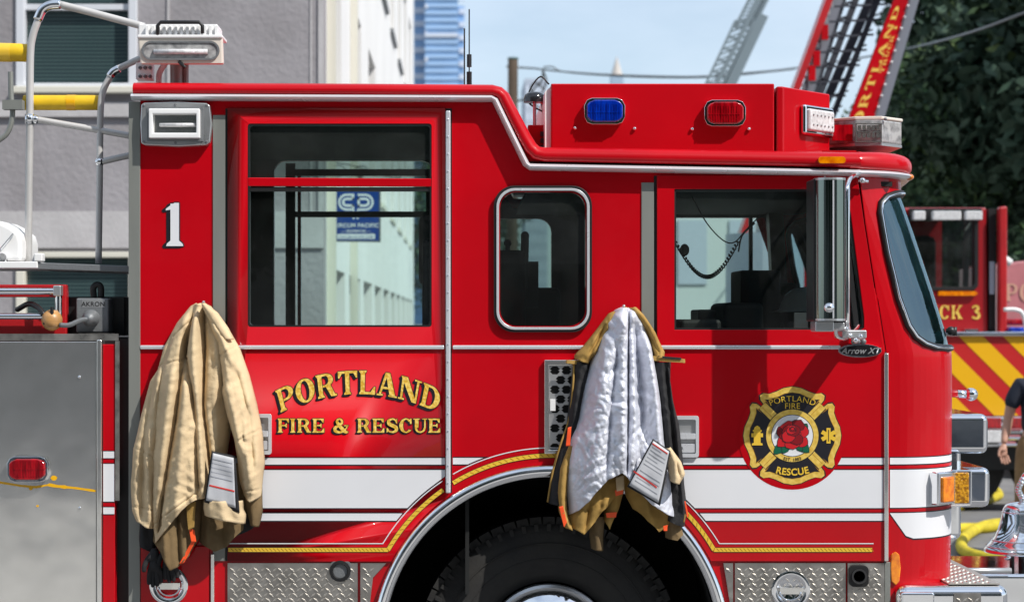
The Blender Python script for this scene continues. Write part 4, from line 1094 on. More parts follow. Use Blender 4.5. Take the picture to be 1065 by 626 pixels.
# amber corner lamps
u1, u2 = find_u(967, 505), find_u(982, 505)
def wrapbox(u0, u1, p0, p1, o0, o1, name, m_, parent, n=8):
    bm = new(); g = {}
    for k, off in enumerate((o0, o1)):
        for j, py in enumerate((p0, p1)):
            g[k, j] = [bm.verts.new(fpt(lerp(u0, u1, i / n), py, off)) for i in range(n + 1)]
    for i in range(n):
        bm.faces.new((g[1, 0][i], g[1, 0][i + 1], g[1, 1][i + 1], g[1, 1][i]))
        bm.faces.new((g[0, 0][i], g[0, 0][i + 1], g[1, 0][i + 1], g[1, 0][i])); bm.faces.new((g[1, 1][i], g[1, 1][i + 1], g[0, 1][i + 1], g[0, 1][i]))
    for e in (0, n): bm.faces.new((g[0, 0][e], g[1, 0][e], g[1, 1][e], g[0, 1][e]))
    return part(name, bm, m_, parent, bevel=.008, seg=3, smooth=True)
um = find_u(966, 505); um2 = find_u(984, 505)
cl = wrapbox(um, um + .13, 491, 525.5, -.01, .055, 'corner_lamp', 'chrome', eng, 12)
wrapbox(um + .006, um + .03, 496, 523, .04, .066, 'lens', 'lens_amber', cl, 4)
rbox((X(988, .12), .10, Z(525.5, .1)), (X(1010, .12), .42, Z(488.5, .1)), 'lamp_surround', 'chrome', cl, .008)
rbox((X(990, .09), .085, Z(523.5, .09)), (X(1008, .09), .12, Z(491, .09)), 'lens', 'lens_yellow', cl, .006, 2)
bm = new(); add_tube(bm, [W(990, 409, .35), W(1008, 410, .35)], .018); add_sphere(bm, W(1010, 410, .35), .03, 10); part('windshield_nozzle', bm, 'chrome', eng, smooth='all')
# wiper pivot seen on the windshield edge
bm = new(); add_sphere(bm, W(989, 344, .3), .02, 8); add_tube(bm, [W(984, 344, .3), W(994, 344, .3)], .01); add_tube(bm, [W(993, 340, .3), W(993, 349, .3)], .01); part('wiper_pivot', bm, 'black', eng, smooth='all')
zb = 2 - 1.137
gl = rbox((2.18, .62, .98), (2.33, 1.8, 1.42), 'added_grille', 'chrome', eng, .03)  # unseen grille added so the bell reflects chrome instead of red
for k in range(7): rbox((2.325, .68, 1.02 + k * .055), (2.34, 1.74, 1.04 + k * .055), 'grille_slat', 'black', gl, .004, 1)
bumper = rbox((X(930), -.06, zb - .30), (2.36, .86, zb - .005), 'bumper', 'chrome', eng, .045, 5)
bm = new(); add_plan(bm, [(X(985), -.03), (2.325, -.03), (2.325, .84), (X(985), .84)], zb - .003, zb + .002)
for i in range(9):
    for j in range(22):
        cx, cy = X(985) + .012 + i * .028, -.015 + j * .039; s_ = 1 if (i + j) % 2 else -1
        if cx > 2.31: continue
        d = Vector((.009, .009 * s_, 0)); q = Vector((-.003 * s_, .003, 0)); c = Vector((cx, cy, zb + .002))
        lo = [bm.verts.new(c + v) for v in (d, q, -d, -q)]; hi = [bm.verts.new(c + v * .5 + Vector((0, 0, .004))) for v in (d, q, -d, -q)]
        for k in range(4): bm.faces.new((lo[k], lo[(k + 1) % 4], hi[(k + 1) % 4], hi[k]))
        bm.faces.new(hi)
part('bumper_deck', bm, 'tread_lug', bumper)
tread('tread_plate', [(988, 614), (1016, 614), (1016, 650), (988, 650)], -.062, bumper)
rbox((X(933), -.075, Z(640)), (X(968), -.03, Z(613)), 'tow_bracket', 'chrome', bumper, .012)
rbox((2.2, .86, zb - .30), (3.05, 1.6, zb - .075), 'bumper_tray', 'chrome', bumper, .02)
bm = new(); add_tube(bm, [(2.28, .84, zb - .055), (2.62, .84, zb - .055)], .014); part('tow_eye', bm, 'alu_light', bumper, smooth='all')
bell_y = 1.2; bx, bz = X(1063, bell_y), Z(574, bell_y)
bm = new(); prof = [(.182, 0), (.186, .006), (.182, .02), (.160, .045), (.135, .075), (.118, .11), (.106, .15), (.098, .19), (.092, .215), (.08, .235), (.055, .247), (.02, .252), (.001, .253)]
add_lathe(bm, prof + [], (bx, bell_y, bz), axis='z', n=64); add_lathe(bm, [(.182, 0), (.17, .004), (.15, .04), (.12, .09), (.09, .2), (.001, .235)], (bx, bell_y, bz), axis='z', n=48)
bell = part('bell', bm, 'chrome', eng, smooth='all')
bm = new()
for h_ in (.03, .062, .2): add_tube(bm, [(bx + interp([(0, .184), (.03, .174), (.062, .149), (.2, .097)], h_) * math.cos(2 * PI * k / 48), bell_y + interp([(0, .184), (.03, .174), (.062, .149), (.2, .097)], h_) * math.sin(2 * PI * k / 48), bz + h_) for k in range(48)], .003, n=6, closed=True)
part('bell_bands', bm, 'chrome', bell, smooth='all')
bm = new()
for k in range(8):
    a = k * .8; add_sphere(bm, (bx - .008 + .010 * math.cos(a), bell_y + .010 * math.sin(a), bz + .26 + k * .014), .016, 8)
add_tube(bm, [(bx, bell_y, bz + .35), (bx + .02, bell_y, bz + .385), (bx + .06, bell_y, bz + .39)], .014, smooth_n=4)
part('bell_hanger', bm, 'chrome', bell, smooth='all')
bm = new(); add_tube(bm, [(bx - .05, bell_y, zb - .08), (bx - .05, bell_y, bz + .03)], .012); add_tube(bm, [(bx + .0, bell_y, zb - .08), (bx + .0, bell_y, bz + .2)], .018); part('bell_post', bm, 'black', bell, smooth=True)
bm = new(); add_sphere(bm, (bx - .1, bell_y - .1, bz - .01), .018, 8); part('clapper', bm, 'chrome', bell, smooth='all')

# ---- cab interior
def ibox(px0, py0, px1, py1, y0, y1, name, m_='interior', bev=.03):
    ym = (y0 + y1) / 2
    return rbox((X(px0, ym), y0, Z(py1, ym)), (X(px1, ym), y1, Z(py0, ym)), name, m_, eng, bev, 3)
bm = new(); add_box(bm, (X(148), .06, Z(440)), (1.8, TW - .06, Z(430))); part('cab_floor', bm, 'interior', eng)
bm = new(); add_box(bm, (X(148), .06, Z(120)), (X(500), TW - .06, Z(115))); add_box(bm, (X(552), .06, Z(193)), (1.88, TW - .06, Z(188))); part('headliner', bm, 'interior', eng)
bm = new(); add_box(bm, (X(148), .06, .7), (X(150), TW - .06, Z(120))); part('cab_rear_wall', bm, 'interior', eng)
bm = new(); add_box(bm, (X(484), .1, .8), (X(488), 1.2, Z(122))); part('partition', bm, 'interior', eng)
for (a, b, c, d, y0_, y1_) in ((440, 250, 470, 420, .15, .6), (512, 262, 545, 420, .5, 1.0), (520, 300, 580, 420, 1.3, 1.9)): ibox(a, b, c, d, y0_, y1_, 'crew_seat')
for (a, b, c, d, y0_, y1_) in ((745, 305, 786, 420, .35, .85), (772, 285, 822, 420, 1.4, 1.95)): ibox(a, b + 10, c, d, y0_, y1_, 'cab_seat')
ibox(436, 222, 456, 300, .35, .6, 'headrest', bev=.05)
ibox(765, 282, 806, 345, .9, 1.25, 'computer_screen', 'interior', .01)
ibox(848, 318, 925, 400, .3, 2.1, 'dashboard', 'interior', .04)
ibox(820, 305, 850, 400, .9, 1.6, 'console')
bm = new()
for (px, py, r) in ((528, 253, 4.2), (546, 245, 4.6)): add_sphere(bm, W(px, py, .9), U(r) * 1.05, 10)
add_tube(bm, [W(528, 253, .9), W(527, 300, .9)], .012); add_tube(bm, [W(546, 245, .9), W(545, 300, .9)], .02)
add_box(bm, W(518, 320, 1.0), W(560, 272, .9)); part('headset_stand', bm, 'black', eng)
bm = new(); st = []
for i in range(160):
    t = i / 159; px = lerp(703, 768, t); py = 250 + 42 * math.sin(PI * (t * .92 + .02)) - 8 * t + 0; a = i * 1.3
    st.append(W(px, py, .5) + Vector((.006 * math.cos(a), .010 * math.sin(a), .010 * math.sin(a))))
add_tube(bm, st, .0035, n=5); add_tube(bm, [W(720, 205, .45), W(735, 232, .45), W(752, 250, .45), W(764, 252, .45), W(775, 240, .45), W(790, 225, .45)], .003, n=5, smooth_n=4)
add_tube(bm, [W(768, 262, .5), W(772, 245, .5), W(785, 232, .5)], .004, n=5, smooth_n=4); add_sphere(bm, W(712, 260, .5), .022, 8, 1, .6, 1.3)
part('microphone_cord', bm, 'black', eng, smooth='all')
bm = new(); add_tube(bm, [W(868, 300, .55) + Vector((.1 * math.cos(2 * PI * k / 32) * .5, .2 * math.sin(2 * PI * k / 32), .2 * math.cos(2 * PI * k / 32))) for k in range(32)], .014, n=8, closed=True); part('steering_wheel', bm, 'black', eng, smooth='all')
bm = new(); add_lathe(bm, [(.13, 0), (.12, .03), (.1, .07), (.06, .1), (.001, .11)], (X(838, .9), .9, Z(322, .9)), axis='z', n=24); add_lathe(bm, [(.17, -.01), (.13, 0)], (X(838, .9), .9, Z(322, .9)), axis='z', n=24)
hel = part('helmet', bm, 'white_paint', None, smooth=True); tag(hel, 'pale helmet lying on the dashboard behind the front door window', 'helmet')
ibox(826, 325, 840, 345, .3, .32, 'paper_card', 'cream', .002)
ibox(703, 332, 745, 346, .14, .5, 'arm_rest', 'interior', .02)
ibox(722, 322, 740, 334, .5, .8, 'radio_head', 'black', .01)
# things standing on the dash behind the windshield
for (px, py, y_d, m_) in ((962, 355, .5, 'cream'), (972, 352, .7, 'white_paint')):
    bm = new(); add_box(bm, W(px - 6, py + 4, y_d), W(px + 6, py - 5, y_d + .1)); part('dash_box', bm, m_, eng, bevel=.004)

# ================================================================== rear body of the engine
yb0 = 0.0
bm = new(); add_box(bm, (X(-260), .05, .45), (X(132), TW - .05, Z(352))); part('rear_body', bm, 'black', eng)
bm = new(); add_prism(bm, P([(-260, 355), (101, 355), (101, 700), (-260, 700)]), [], -.018, .05); cd = part('compartment_door', bm, 'steel', eng, bevel=.004, seg=3, smooth=True, label='bare brushed steel compartment door')
bm = new(); add_prism(bm, P([(101.5, 353), (107, 353), (107, 700), (101.5, 700)]), [], -.028, .05); part('door_edge', bm, 'steel', cd, bevel=.006, smooth=True)
bm = new(); add_prism(bm, P([(107.5, 358), (120, 358), (120, 700), (107.5, 700)]), [], -.012, .05); bp_ = part('body_corner', bm, 'red', eng, bevel=.003)
bm = new()
for (a, b), (c, d) in [((464, 473), (465, 472)), ((477, 518), (478, 517)), ((522, 531), (523, 530))]:
    add_sheet(bm, P([(108, a + 4), (119.6, a + 4), (119.6, b + 4), (108, b + 4)]), -.013, 1); add_sheet(bm, P([(108, c + 4), (119.6, c + 4), (119.6, d + 4), (108, d + 4)]), -.0136, 0)
part('stripe', bm, None, bp_, mats=['white_stripe', 'black_line'], recalc=False)
tread('edge_plate', [(-260, 347), (124, 347), (124, 354), (-260, 354)], -.012)
tread('edge_plate', [(120.5, 354.5), (125, 354.5), (125, 520), (120.5, 520)], -.012)
# its small red lamp
warn(9, 474, 51.5, 500.5, 'lens_red', -.018, 'warning_light', cd)
bm = new()
for a, b in ((82.5, 392), (83, 528)): add_sphere(bm, W(a, b, -.02), .007, 8)
part('bolt', bm, 'chrome', cd, smooth='all')
# yellow paint run on the door
bm = new(); rnd = random.Random(3); up_, dn = [], []
yc = lambda px: interp([(-60, 500), (0, 501), (10, 502.5), (22, 504.5), (38, 506), (52, 503.5), (60, 505), (80, 507), (101, 510)], px)
n = 80
for i in range(n + 1):
    px = lerp(-60, 100.5, i / n); w_ = 1.1 + .9 * noise.noise(Vector((px * .09, 2, 1))) + (.7 if 52 < px < 70 else 0)
    up_.append((px, yc(px) - w_)); dn.append((px, yc(px) + w_))
add_sheet(bm, P(up_ + dn[::-1]), -.0195)
for cx, cy, r in ((57, 496.5, 3.3), (40, 525.5, 1.4), (33, 507.5, 2)): add_sheet(bm, P([(cx + r * (1 + .15 * math.sin(3 * k)) * math.cos(2 * PI * k / 14), cy + r * .8 * math.sin(2 * PI * k / 14)) for k in range(14)]), -.0198)
part('paint_mark', bm, 'chev_yellow', cd)
# pump area above
yp = .12
bm = new(); add_prism(bm, P([(-60, 296), (69, 296), (69, 348), (-60, 348)], yp), [P([(-55, 309), (57, 309), (57, 331), (-55, 331)], yp)], yp, yp + .05); rf = part('hose_bed_frame', bm, 'red_dull', eng, bevel=.004)
bm = new()
for py, r in ((303, .016), (329, .014)): add_tube(bm, [W(-60, py, yp - .04), W(58 if py < 310 else 50, py, yp - .04)], r, n=12)
add_tube(bm, [W(61, 298, yp - .04), W(61, 334, yp - .04)], .015, n=12); part('grab_tube', bm, 'chrome', rf, smooth=True)
bm = new(); add_box(bm, W(55, 308, yp - .065), W(66, 297, yp - .01)); part('tube_joint', bm, 'alu_light', rf, bevel=.006, smooth=True)
bm = new(); add_box(bm, (X(70, .3), .2, Z(349, .2)), (X(134, .3), .8, Z(309, .3))); part('pump_box', bm, 'black', eng, bevel=.005)
bm = new(); add_prism(bm, P([(79, 310), (113, 310), (113, 346), (79, 346)], .1), [], .1, .25); av = part('valve', bm, 'cast_grey', eng, bevel=.008, smooth=True)
bm = new(); add_lathe(bm, [(U(9), .1), (U(9), .08), (U(6), .06), (U(5), .04), (.001, .035)], (X(95, .1), 0, Z(331, .1)), n=24); add_tube(bm, [W(96, 331, .05), W(84, 333, .04), W(72, 338, .03), W(62, 338, .03)], .011, smooth_n=4)
part('valve_knob', bm, 'cast_grey', av, smooth='all')
bm = new(); add_tube(bm, [W(98, 311, .16), W(97, 300, .16), W(101, 296, .16), W(105, 299, .16), W(105, 311, .16)], .014, smooth_n=4); part('valve_lever', bm, 'black', av, smooth='all')
def av_t(x, y): return Vector((X(97, .1) + x, .0985, Z(318.5, .1) + y))
sans('valve_label', 'AKRON', .028, av_t, 'black', av, .0006)
bm = new(); add_prism(bm, P([(85, 311), (109, 311), (109, 319.5), (85, 319.5)], .1), [], .0992, .101); part('name_plate', bm, 'alu_light', av)
bm = new(); add_sphere(bm, W(54, 333, .05), U(11), 14); wb = part('pull_ball', bm, 'wood', eng, smooth='all')
bm = new(); add_lathe(bm, [(.008, -.05), (.008, .02)], (X(54, .02), .02, Z(324, .02)), axis='z', n=10); add_sphere(bm, W(46.5, 336, .022), .008, 6); part('cord_hole', bm, 'black', wb)
bm = new(); add_tube(bm, [W(46, 328, .05), W(40, 320, .08), W(30, 316, .12), W(18, 322, .2)], .012, smooth_n=4); part('pull_cord', bm, 'black', eng, smooth='all')
tread('valve_step', [(78, 346.5), (116, 346.5), (116, 350.5), (78, 350.5)], .08)
bm = new(); add_prism(bm, P([(-60, 272), (39, 272), (39, 279), (-60, 279)], .1), [], .1, .6); part('deck_shelf', bm, 'white_paint', eng, bevel=.004)
bm = new(); add_prism(bm, P([(39, 273), (134, 276.5), (134, 283), (39, 280)], .11), [], .11, .6); part('deck_beam', bm, 'cast_grey', eng, bevel=.003)
bm = new(); add_prism(bm, P([(-30, 228), (0, 230), (12, 236), (20, 243), (22.5, 252), (22.5, 271.5), (-30, 271.5)], .15), [], .15, .5); wh = part('deck_gun_cover', bm, 'white_paint', eng, bevel=.02, seg=3, smooth=True)
bm = new(); add_lathe(bm, [(.02, .12), (.02, .155)], (X(2, .12), 0, Z(268, .12)), n=14); add_tube(bm, [W(-2, 262, .14), W(14, 243, .14)], .005); part('cover_latch', bm, 'chrome', wh)
bm = new(); add_box(bm, W(35, 272, .1), W(47, 264, .16)); part('tube_foot', bm, 'white_paint', eng, bevel=.006, smooth=True)
# tube rack
yt = .25
def tubes(name, paths, r, m_='tube'):
    bm = new()
    for p in paths: add_tube(bm, [W(a, b, yt) for a, b in p], r, n=14, smooth_n=6)
    return part(name, bm, m_, eng, smooth='all')
rk = tubes('rack_tube', [[(29.5, 272), (30, 200), (31, 130), (31.5, 60), (34, 38), (40, 20)], [(62, 5), (90, 12), (120, 20), (150, 28)], ], .0165)
tubes('rack_tube', [[(102.5, 274), (103.5, 200), (104.5, 120), (107, 96), (115, 79)], [(122, 72), (133, 67), (146, 61)], [(35, 124), (70, 130), (105, 136), (138, 142)], [(103, 169), (120, 165), (138, 161)]], .0145)
bm = new()
add_tube(bm, [W(39, 21, yt), W(44, 11, yt), W(52, 6, yt), W(63, 5, yt)], .021, n=14, smooth_n=5); add_tube(bm, [W(114, 80, yt), W(118, 75, yt), W(124, 71.5, yt)], .018, n=12, smooth_n=4)
add_tube(bm, [W(31, 119, yt), W(31, 129, yt)], .022, n=12); add_sphere(bm, W(37, 124.5, yt), .02, 8); add_sphere(bm, W(103.5, 168.5, yt), .021, 8)
part('rack_joint', bm, 'chrome', rk, smooth='all')
bm = new(); add_tube(bm, [W(11, 75, .2), W(11.5, 100, .2), W(13, 120, .2), W(8, 138, .2), (W(-4, 148, .2))], .012, smooth_n=4); add_box(bm, W(5, 115, .22), W(23, 104, .17)); part('rack_hook', bm, 'alu', eng, smooth=True)
def pole(name, pts, r0, r1, label):
    t = empty(name, (W(*pts[0], .3)), label, 'pole', 'yellow pole ends on the rack')
    bm = new(); P3 = [W(a, b, .3 if k else .3) for k, (a, b) in enumerate(pts)]; add_tube(bm, P3, lambda t_: lerp(r0, r1, t_), n=16); part('grip', bm, 'yellow', t, smooth=True)
    return t, P3
t1, q = pole('yellow_pole', [(25, 107), (32, 107), (98, 107), (103, 107)], .034, .034, 'short yellow capped pole end lying across the lower rack tube')
bm = new(); add_sphere(bm, W(102.5, 107, .3), .034, 10, .5, 1, 1); part('end_cap', bm, 'chev_yellow', t1, smooth='all')
bm = new(); add_tube(bm, [W(70, 107, .3), W(79, 107, .3)], .0355, n=16); part('tape_band', bm, 'chev_yellow', t1, smooth=True)
bm = new(); add_tube(bm, [W(12, 108.5, .3), W(25, 108, .3)], .02, n=10); part('ferrule', bm, 'cast_grey', t1, smooth=True)
t2, q = pole('yellow_pole', [(-60, 54), (20, 55), (30, 55.5)], .042, .04, 'thick yellow pole end high on the rack at the upper left')
bm = new(); add_tube(bm, [W(-60, 53.5, .3), W(12, 55, .3)], .0425, n=16); part('sleeve', bm, 'gold_line', t2, smooth=True)
for cx, nm in ():
    pass

# ================================================================== COATS
def tabx(pts): return [(p[1], p[0]) for p in pts]
def cloth(bm, L_, R_, hem, nx, nz, depth, base, creases=(), amp=1.0, seed=0, fine=1.0, mi=0, top=None, edge=.55, quilt=0.0, seams=()):
    """a hanging sheet. L_, R_: [(px,py)] edges from the top down; hem: [(s,py)]; depth [(py,m)]; base y at the edges"""
    l, r = tabx(L_), tabx(R_); t0 = top if top is not None else min(l[0][0], r[0][0]); grid = []
    for i in range(nz + 1):
        row = []
        for j in range(nx + 1):
            s = j / nx; pb = interp(hem, s); py = t0 + (pb - t0) * (i / nz)
            px = lerp(interp(l, py), interp(r, py), s)
            px += (noise.noise(Vector((s * 3, py * .035, seed + 9))) * 1.6) * (i / nz)
            prof = max(0.0, 1 - abs(2 * s - 1) ** 2.4) ** edge
            d = interp(depth, py) * prof
            wx = px + 7 * noise.noise(Vector((px * .03, py * .012, seed + 1)))
            d += amp * prof * (.016 * noise.noise(Vector((wx * .03, py * .005, seed))) + .012 * (1 - 2.4 * abs(noise.noise(Vector((wx * .062, py * .009, seed + 3))))))
            q = Vector(((wx * .8 + py * .5) * .045, (py * .8 - wx * .45) * .10, seed + 7)); patch = max(0, noise.noise(Vector((px * .03, py * .025, seed + 40))) + .25)
            d += amp * prof * fine * .011 * patch * (1 - 2.6 * abs(noise.noise(q)))
            q3 = Vector(((wx * .8 - py * .55) * .05, (py * .8 + wx * .5) * .11, seed + 9)); d += amp * prof * fine * .009 * max(0, .5 - patch) * (1 - 2.6 * abs(noise.noise(q3)))
            d += amp * prof * fine * .0016 * noise.noise(Vector((px * .35, py * .3, seed + 17)))
            if quilt:
                u1 = (px * .85 + py * .5) + 6 * noise.noise(Vector((px * .05, py * .04, seed + 2))); u2 = (px * .85 - py * .55) + 6 * noise.noise(Vector((px * .05, py * .04, seed + 12)))
                f1 = abs(noise.noise(Vector((u1 * .13, u2 * .045, seed + 5)))); f2 = abs(noise.noise(Vector((u1 * .05, u2 * .12, seed + 6)))); f3 = abs(noise.noise(Vector((px * .2, py * .13, seed + 8))))
                d += quilt * prof * (2.2 - 5.0 * f1 - 4.4 * f2 - .8 * f3)
            for pts, w_, dep in creases:
                tb = tabx(pts)
                if tb[0][0] - 6 < py < tb[-1][0] + 6:
                    fade = min(1, (py - tb[0][0] + 6) / 14, (tb[-1][0] + 6 - py) / 14)
                    dx = (px - interp(tb, py)) / w_
                    d += 1.25 * dep * fade * math.exp(-dx * dx) * min(1, prof * 1.8)
            for x0, y0, x1, y1 in seams:
                ax, ay = x1 - x0, y1 - y0; t_ = max(0, min(1, ((px - x0) * ax + (py - y0) * ay) / (ax * ax + ay * ay)))
                dd = math.hypot(px - x0 - ax * t_, py - y0 - ay * t_)
                if dd < 4: d += -.0055 * math.exp(-(dd / .9) ** 2) + .003 * math.exp(-((dd - 2.2) / 1.1) ** 2)
            row.append(bm.verts.new((X(px), base - d, Z(py))))
        grid.append(row)
    for i in range(nz):
        for j in range(nx):
            bm.faces.new((grid[i][j], grid[i][j + 1], grid[i + 1][j + 1], grid[i + 1][j])).material_index = mi
    return grid
GR_COAT = 'firefighter coats hung on the engine'
def coat_part(name, bm, m_, parent, thick=.004, label=None, sub=0):
    o = part(name, bm, m_, parent, smooth='all', recalc=True, label=label)
    s_ = o.modifiers.new('thick', 'SOLIDIFY'); s_.thickness = thick; s_.offset = 1
    return o
c1 = empty('turnout_coat', W(208, 560, -.08), 'tan firefighter coat hanging by its collar left of the gold lettering', 'coat', 'firefighter coats hung on the engine')
# inner tails
bm = new()
cloth(bm, [(165, 480), (162, 540), (160, 560), (165, 578)], [(214, 480), (213, 520), (210, 560), (208, 570)], [(0, 560), (.2, 572), (.38, 590), (.55, 586), (.8, 575), (1, 556)], 40, 50, [(480, .05), (590, .07)], -.03, [([(172, 500), (177, 588)], 3, .02), ([(186, 520), (190, 585)], 3, -.02)], seed=3)
cloth(bm, [(206, 480), (208, 520), (209, 566)], [(262, 480), (263, 520), (258, 556)], [(0, 562), (.35, 571), (.6, 566), (.85, 552), (1, 545)], 36, 46, [(480, .05), (570, .06)], -.028, [([(232, 500), (236, 566)], 4, -.018), ([(220, 500), (218, 566)], 3, .012)], seed=5)
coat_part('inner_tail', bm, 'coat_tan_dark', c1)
bm = new(); cloth(bm, [(150, 500), (146, 560), (147, 570)], [(170, 500), (163, 560), (162, 574)], [(0, 566), (.5, 571), (1, 574)], 10, 20, [(500, .03), (574, .03)], -.02, seed=6)
cloth(bm, [(236, 520), (240, 560)], [(266, 500), (264, 556)], [(0, 560), (1, 548)], 10, 14, [(520, .03), (570, .03)], -.02, seed=8)
coat_part('lining', bm, 'coat_black', c1)
# left sleeve
bm = new(); cloth(bm, [(176, 370), (158, 396), (149, 430), (141, 465), (138, 500), (139, 530), (148, 548)], [(190, 370), (180, 410), (172, 460), (168, 500), (165, 530), (162, 545)], [(0, 538), (.5, 546), (1, 548)], 34, 90, [(370, .05), (450, .085), (550, .07)], -.02,
              [([(163, 400), (152, 470), (150, 540)], 4, -.022), ([(157, 470), (160, 540)], 2.5, .014), ([(172, 380), (163, 430)], 3, .012)], seed=11, fine=1.0, seams=[(138, 462, 153, 468), (153, 468, 166, 476), (139, 524, 165, 528)])
coat_part('sleeve', bm, 'coat_tan', c1)
# main shell
bm = new()
cloth(bm, [(206, 316), (200, 319), (186, 336), (172, 362), (165, 390), (162, 420), (160, 470), (160, 520), (163, 562)], [(212, 316), (220, 319), (232, 335), (242, 350), (247, 365), (246, 400), (240, 450), (232, 490), (222, 520)],
      [(0, 564), (.1, 558), (.3, 545), (.55, 527), (.75, 517), (.9, 514), (1, 518)], 110, 170, [(316, .055), (340, .09), (400, .12), (480, .13), (560, .12)], -.03,
      [([(205, 322), (194, 370), (188, 430), (176, 500), (168, 555)], 3.6, -.040), ([(196, 345), (196, 370), (204, 400), (210, 440), (211, 510)], 3.5, -.034), ([(214, 320), (216, 360), (215, 420), (220, 470), (224, 515)], 3.2, -.045),
       ([(207, 325), (207, 370), (211, 430), (216, 515)], 4.0, .030), ([(186, 380), (178, 440), (172, 510)], 6, .022), ([(200, 390), (196, 450), (190, 530)], 5, .02), ([(181, 350), (172, 380), (168, 400)], 3.5, -.020),
       ([(228, 345), (232, 380), (228, 420)], 5, .018)], seed=21, fine=1.1, seams=[(160, 545, 209, 509), (168, 380, 200, 372), (238, 440, 246, 436), (204, 330, 184, 350)])
shell = coat_part('shell', bm, 'coat_tan', c1)
# right shoulder and sleeve
bm = new()
cloth(bm, [(214, 320), (224, 345), (229, 372), (231, 400), (238, 430), (246, 455), (250, 480), (252, 500), (256, 512)], [(219, 319), (236, 338), (250, 362), (260, 390), (268, 420), (274, 455), (275.5, 480), (274, 500), (272, 516)],
      [(0, 512), (.5, 519), (1, 514)], 50, 130, [(320, .055), (345, .10), (400, .13), (470, .12), (515, .09)], -.045,
      [([(229, 372), (234, 395), (236, 400)], 3, -.045), ([(240, 396), (248, 430), (256, 470)], 4, .022), ([(248, 380), (262, 430), (266, 480)], 3, -.020), ([(226, 335), (240, 360), (250, 385)], 3.5, .016), ([(262, 440), (264, 500)], 3, .016)], seed=33, fine=1.2, seams=[(244, 462, 258, 452), (258, 452, 275, 444), (250, 508, 274, 506), (229, 372, 252, 358)])
coat_part('sleeve', bm, 'coat_tan', c1)
bm = new(); cloth(bm, [(255, 505), (258, 530), (263, 544)], [(273, 505), (273, 530), (270, 546)], [(0, 543), (1, 546)], 14, 20, [(505, .06), (546, .05)], -.04, seed=35)
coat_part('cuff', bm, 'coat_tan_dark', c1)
# collar flap
bm = new(); cloth(bm, [(215, 318), (222, 332), (232, 346), (238, 353)], [(217, 316), (230, 326), (241, 342), (246, 352)], [(0, 352), (1, 353)], 12, 26, [(316, .03), (352, .04)], -.125, seed=41, fine=.5)
coat_part('collar', bm, 'coat_tan', c1)
# care label with its flap
def quadstrip(pts, y): 
    return [Vector((X(a), y, Z(b))) for a, b in pts]
def slab(name, pts, y, th, m_, parent, label=None, wav=.006, n=14, seed=0):
    """a soft quad with gentle waves, corners TL TR BR BL"""
    a, b, c, d = [Vector(p) for p in pts]; bm = new(); g = []
    for i in range(n + 1):
        r = []
        for j in range(n + 1):
            p = a.lerp(b, j / n).lerp(d.lerp(c, j / n), i / n); w_ = wav * noise.noise(Vector((p.x * .08, p.y * .06, seed)))
            r.append(bm.verts.new((X(p.x), y + w_, Z(p.y))))
        g.append(r)
    for i in range(n):
        for j in range(n): bm.faces.new((g[i][j], g[i][j + 1], g[i + 1][j + 1], g[i + 1][j]))
    o = part(name, bm, m_, parent, smooth='all', label=label); s_ = o.modifiers.new('t', 'SOLIDIFY'); s_.thickness = th; s_.offset = 1
    return o
yl1 = -.178
slab('label_backing', [(225.5, 466), (249.5, 471), (254, 529), (218, 518)], yl1 + .006, .004, 'coat_black', c1, seed=1)
cl1 = slab('care_label', [(227, 468), (248, 473), (250, 524), (220, 516)], yl1, .002, 'label', c1, seed=1)
slab('label_line', [(223.5, 500), (249, 506), (249, 507.5), (223.3, 501.5)], yl1 - .0025, .001, 'label_red', cl1, seed=1)
for k in range(5): slab('label_line', [(226 - k * .3, 473 + k * 4.5), (247, 478 + k * 4.5), (247, 479 + k * 4.5), (226 - k * .3, 474 + k * 4.5)], yl1 - .0025, .001, 'label_ink', cl1, seed=1)
bm = new(); cloth(bm, [(217, 517), (216, 524), (218, 534)], [(256, 526), (259, 532), (258, 540)], [(0, 532), (.5, 537), (1, 541)], 26, 10, [(517, .04), (540, .04)], -.13, seed=50, top=517)
coat_part('pocket_flap', bm, 'coat_tan', c1)
slab('reflective_strip', [(200, 545), (206, 548), (208, 560), (203, 560)], -.115, .003, 'orange', c1)
slab('reflective_strip', [(205, 556), (208, 558), (195, 582), (190, 583)], -.108, .003, 'orange', c1)
slab('strap', [(198, 520), (208, 518), (206, 545), (200, 548)], -.125, .006, 'coat_gold', c1, wav=.01)
slab('reflective_patch', [(178, 556), (184, 562), (180, 568), (177, 563)], -.105, .002, 'label', c1)
bm = new(); add_tube(bm, [W(209, 319, 0), W(209, 317, -.04), W(211, 316, -.075), W(212, 313, -.08)], .006, smooth_n=4); part('coat_hook', bm, 'alu_light', eng, smooth='all')

c2 = empty('turnout_coat', W(650, 560, -.08), 'firefighter coat turned inside out over the front wheel, quilted silver lining showing', 'coat', 'firefighter coats hung on the engine')
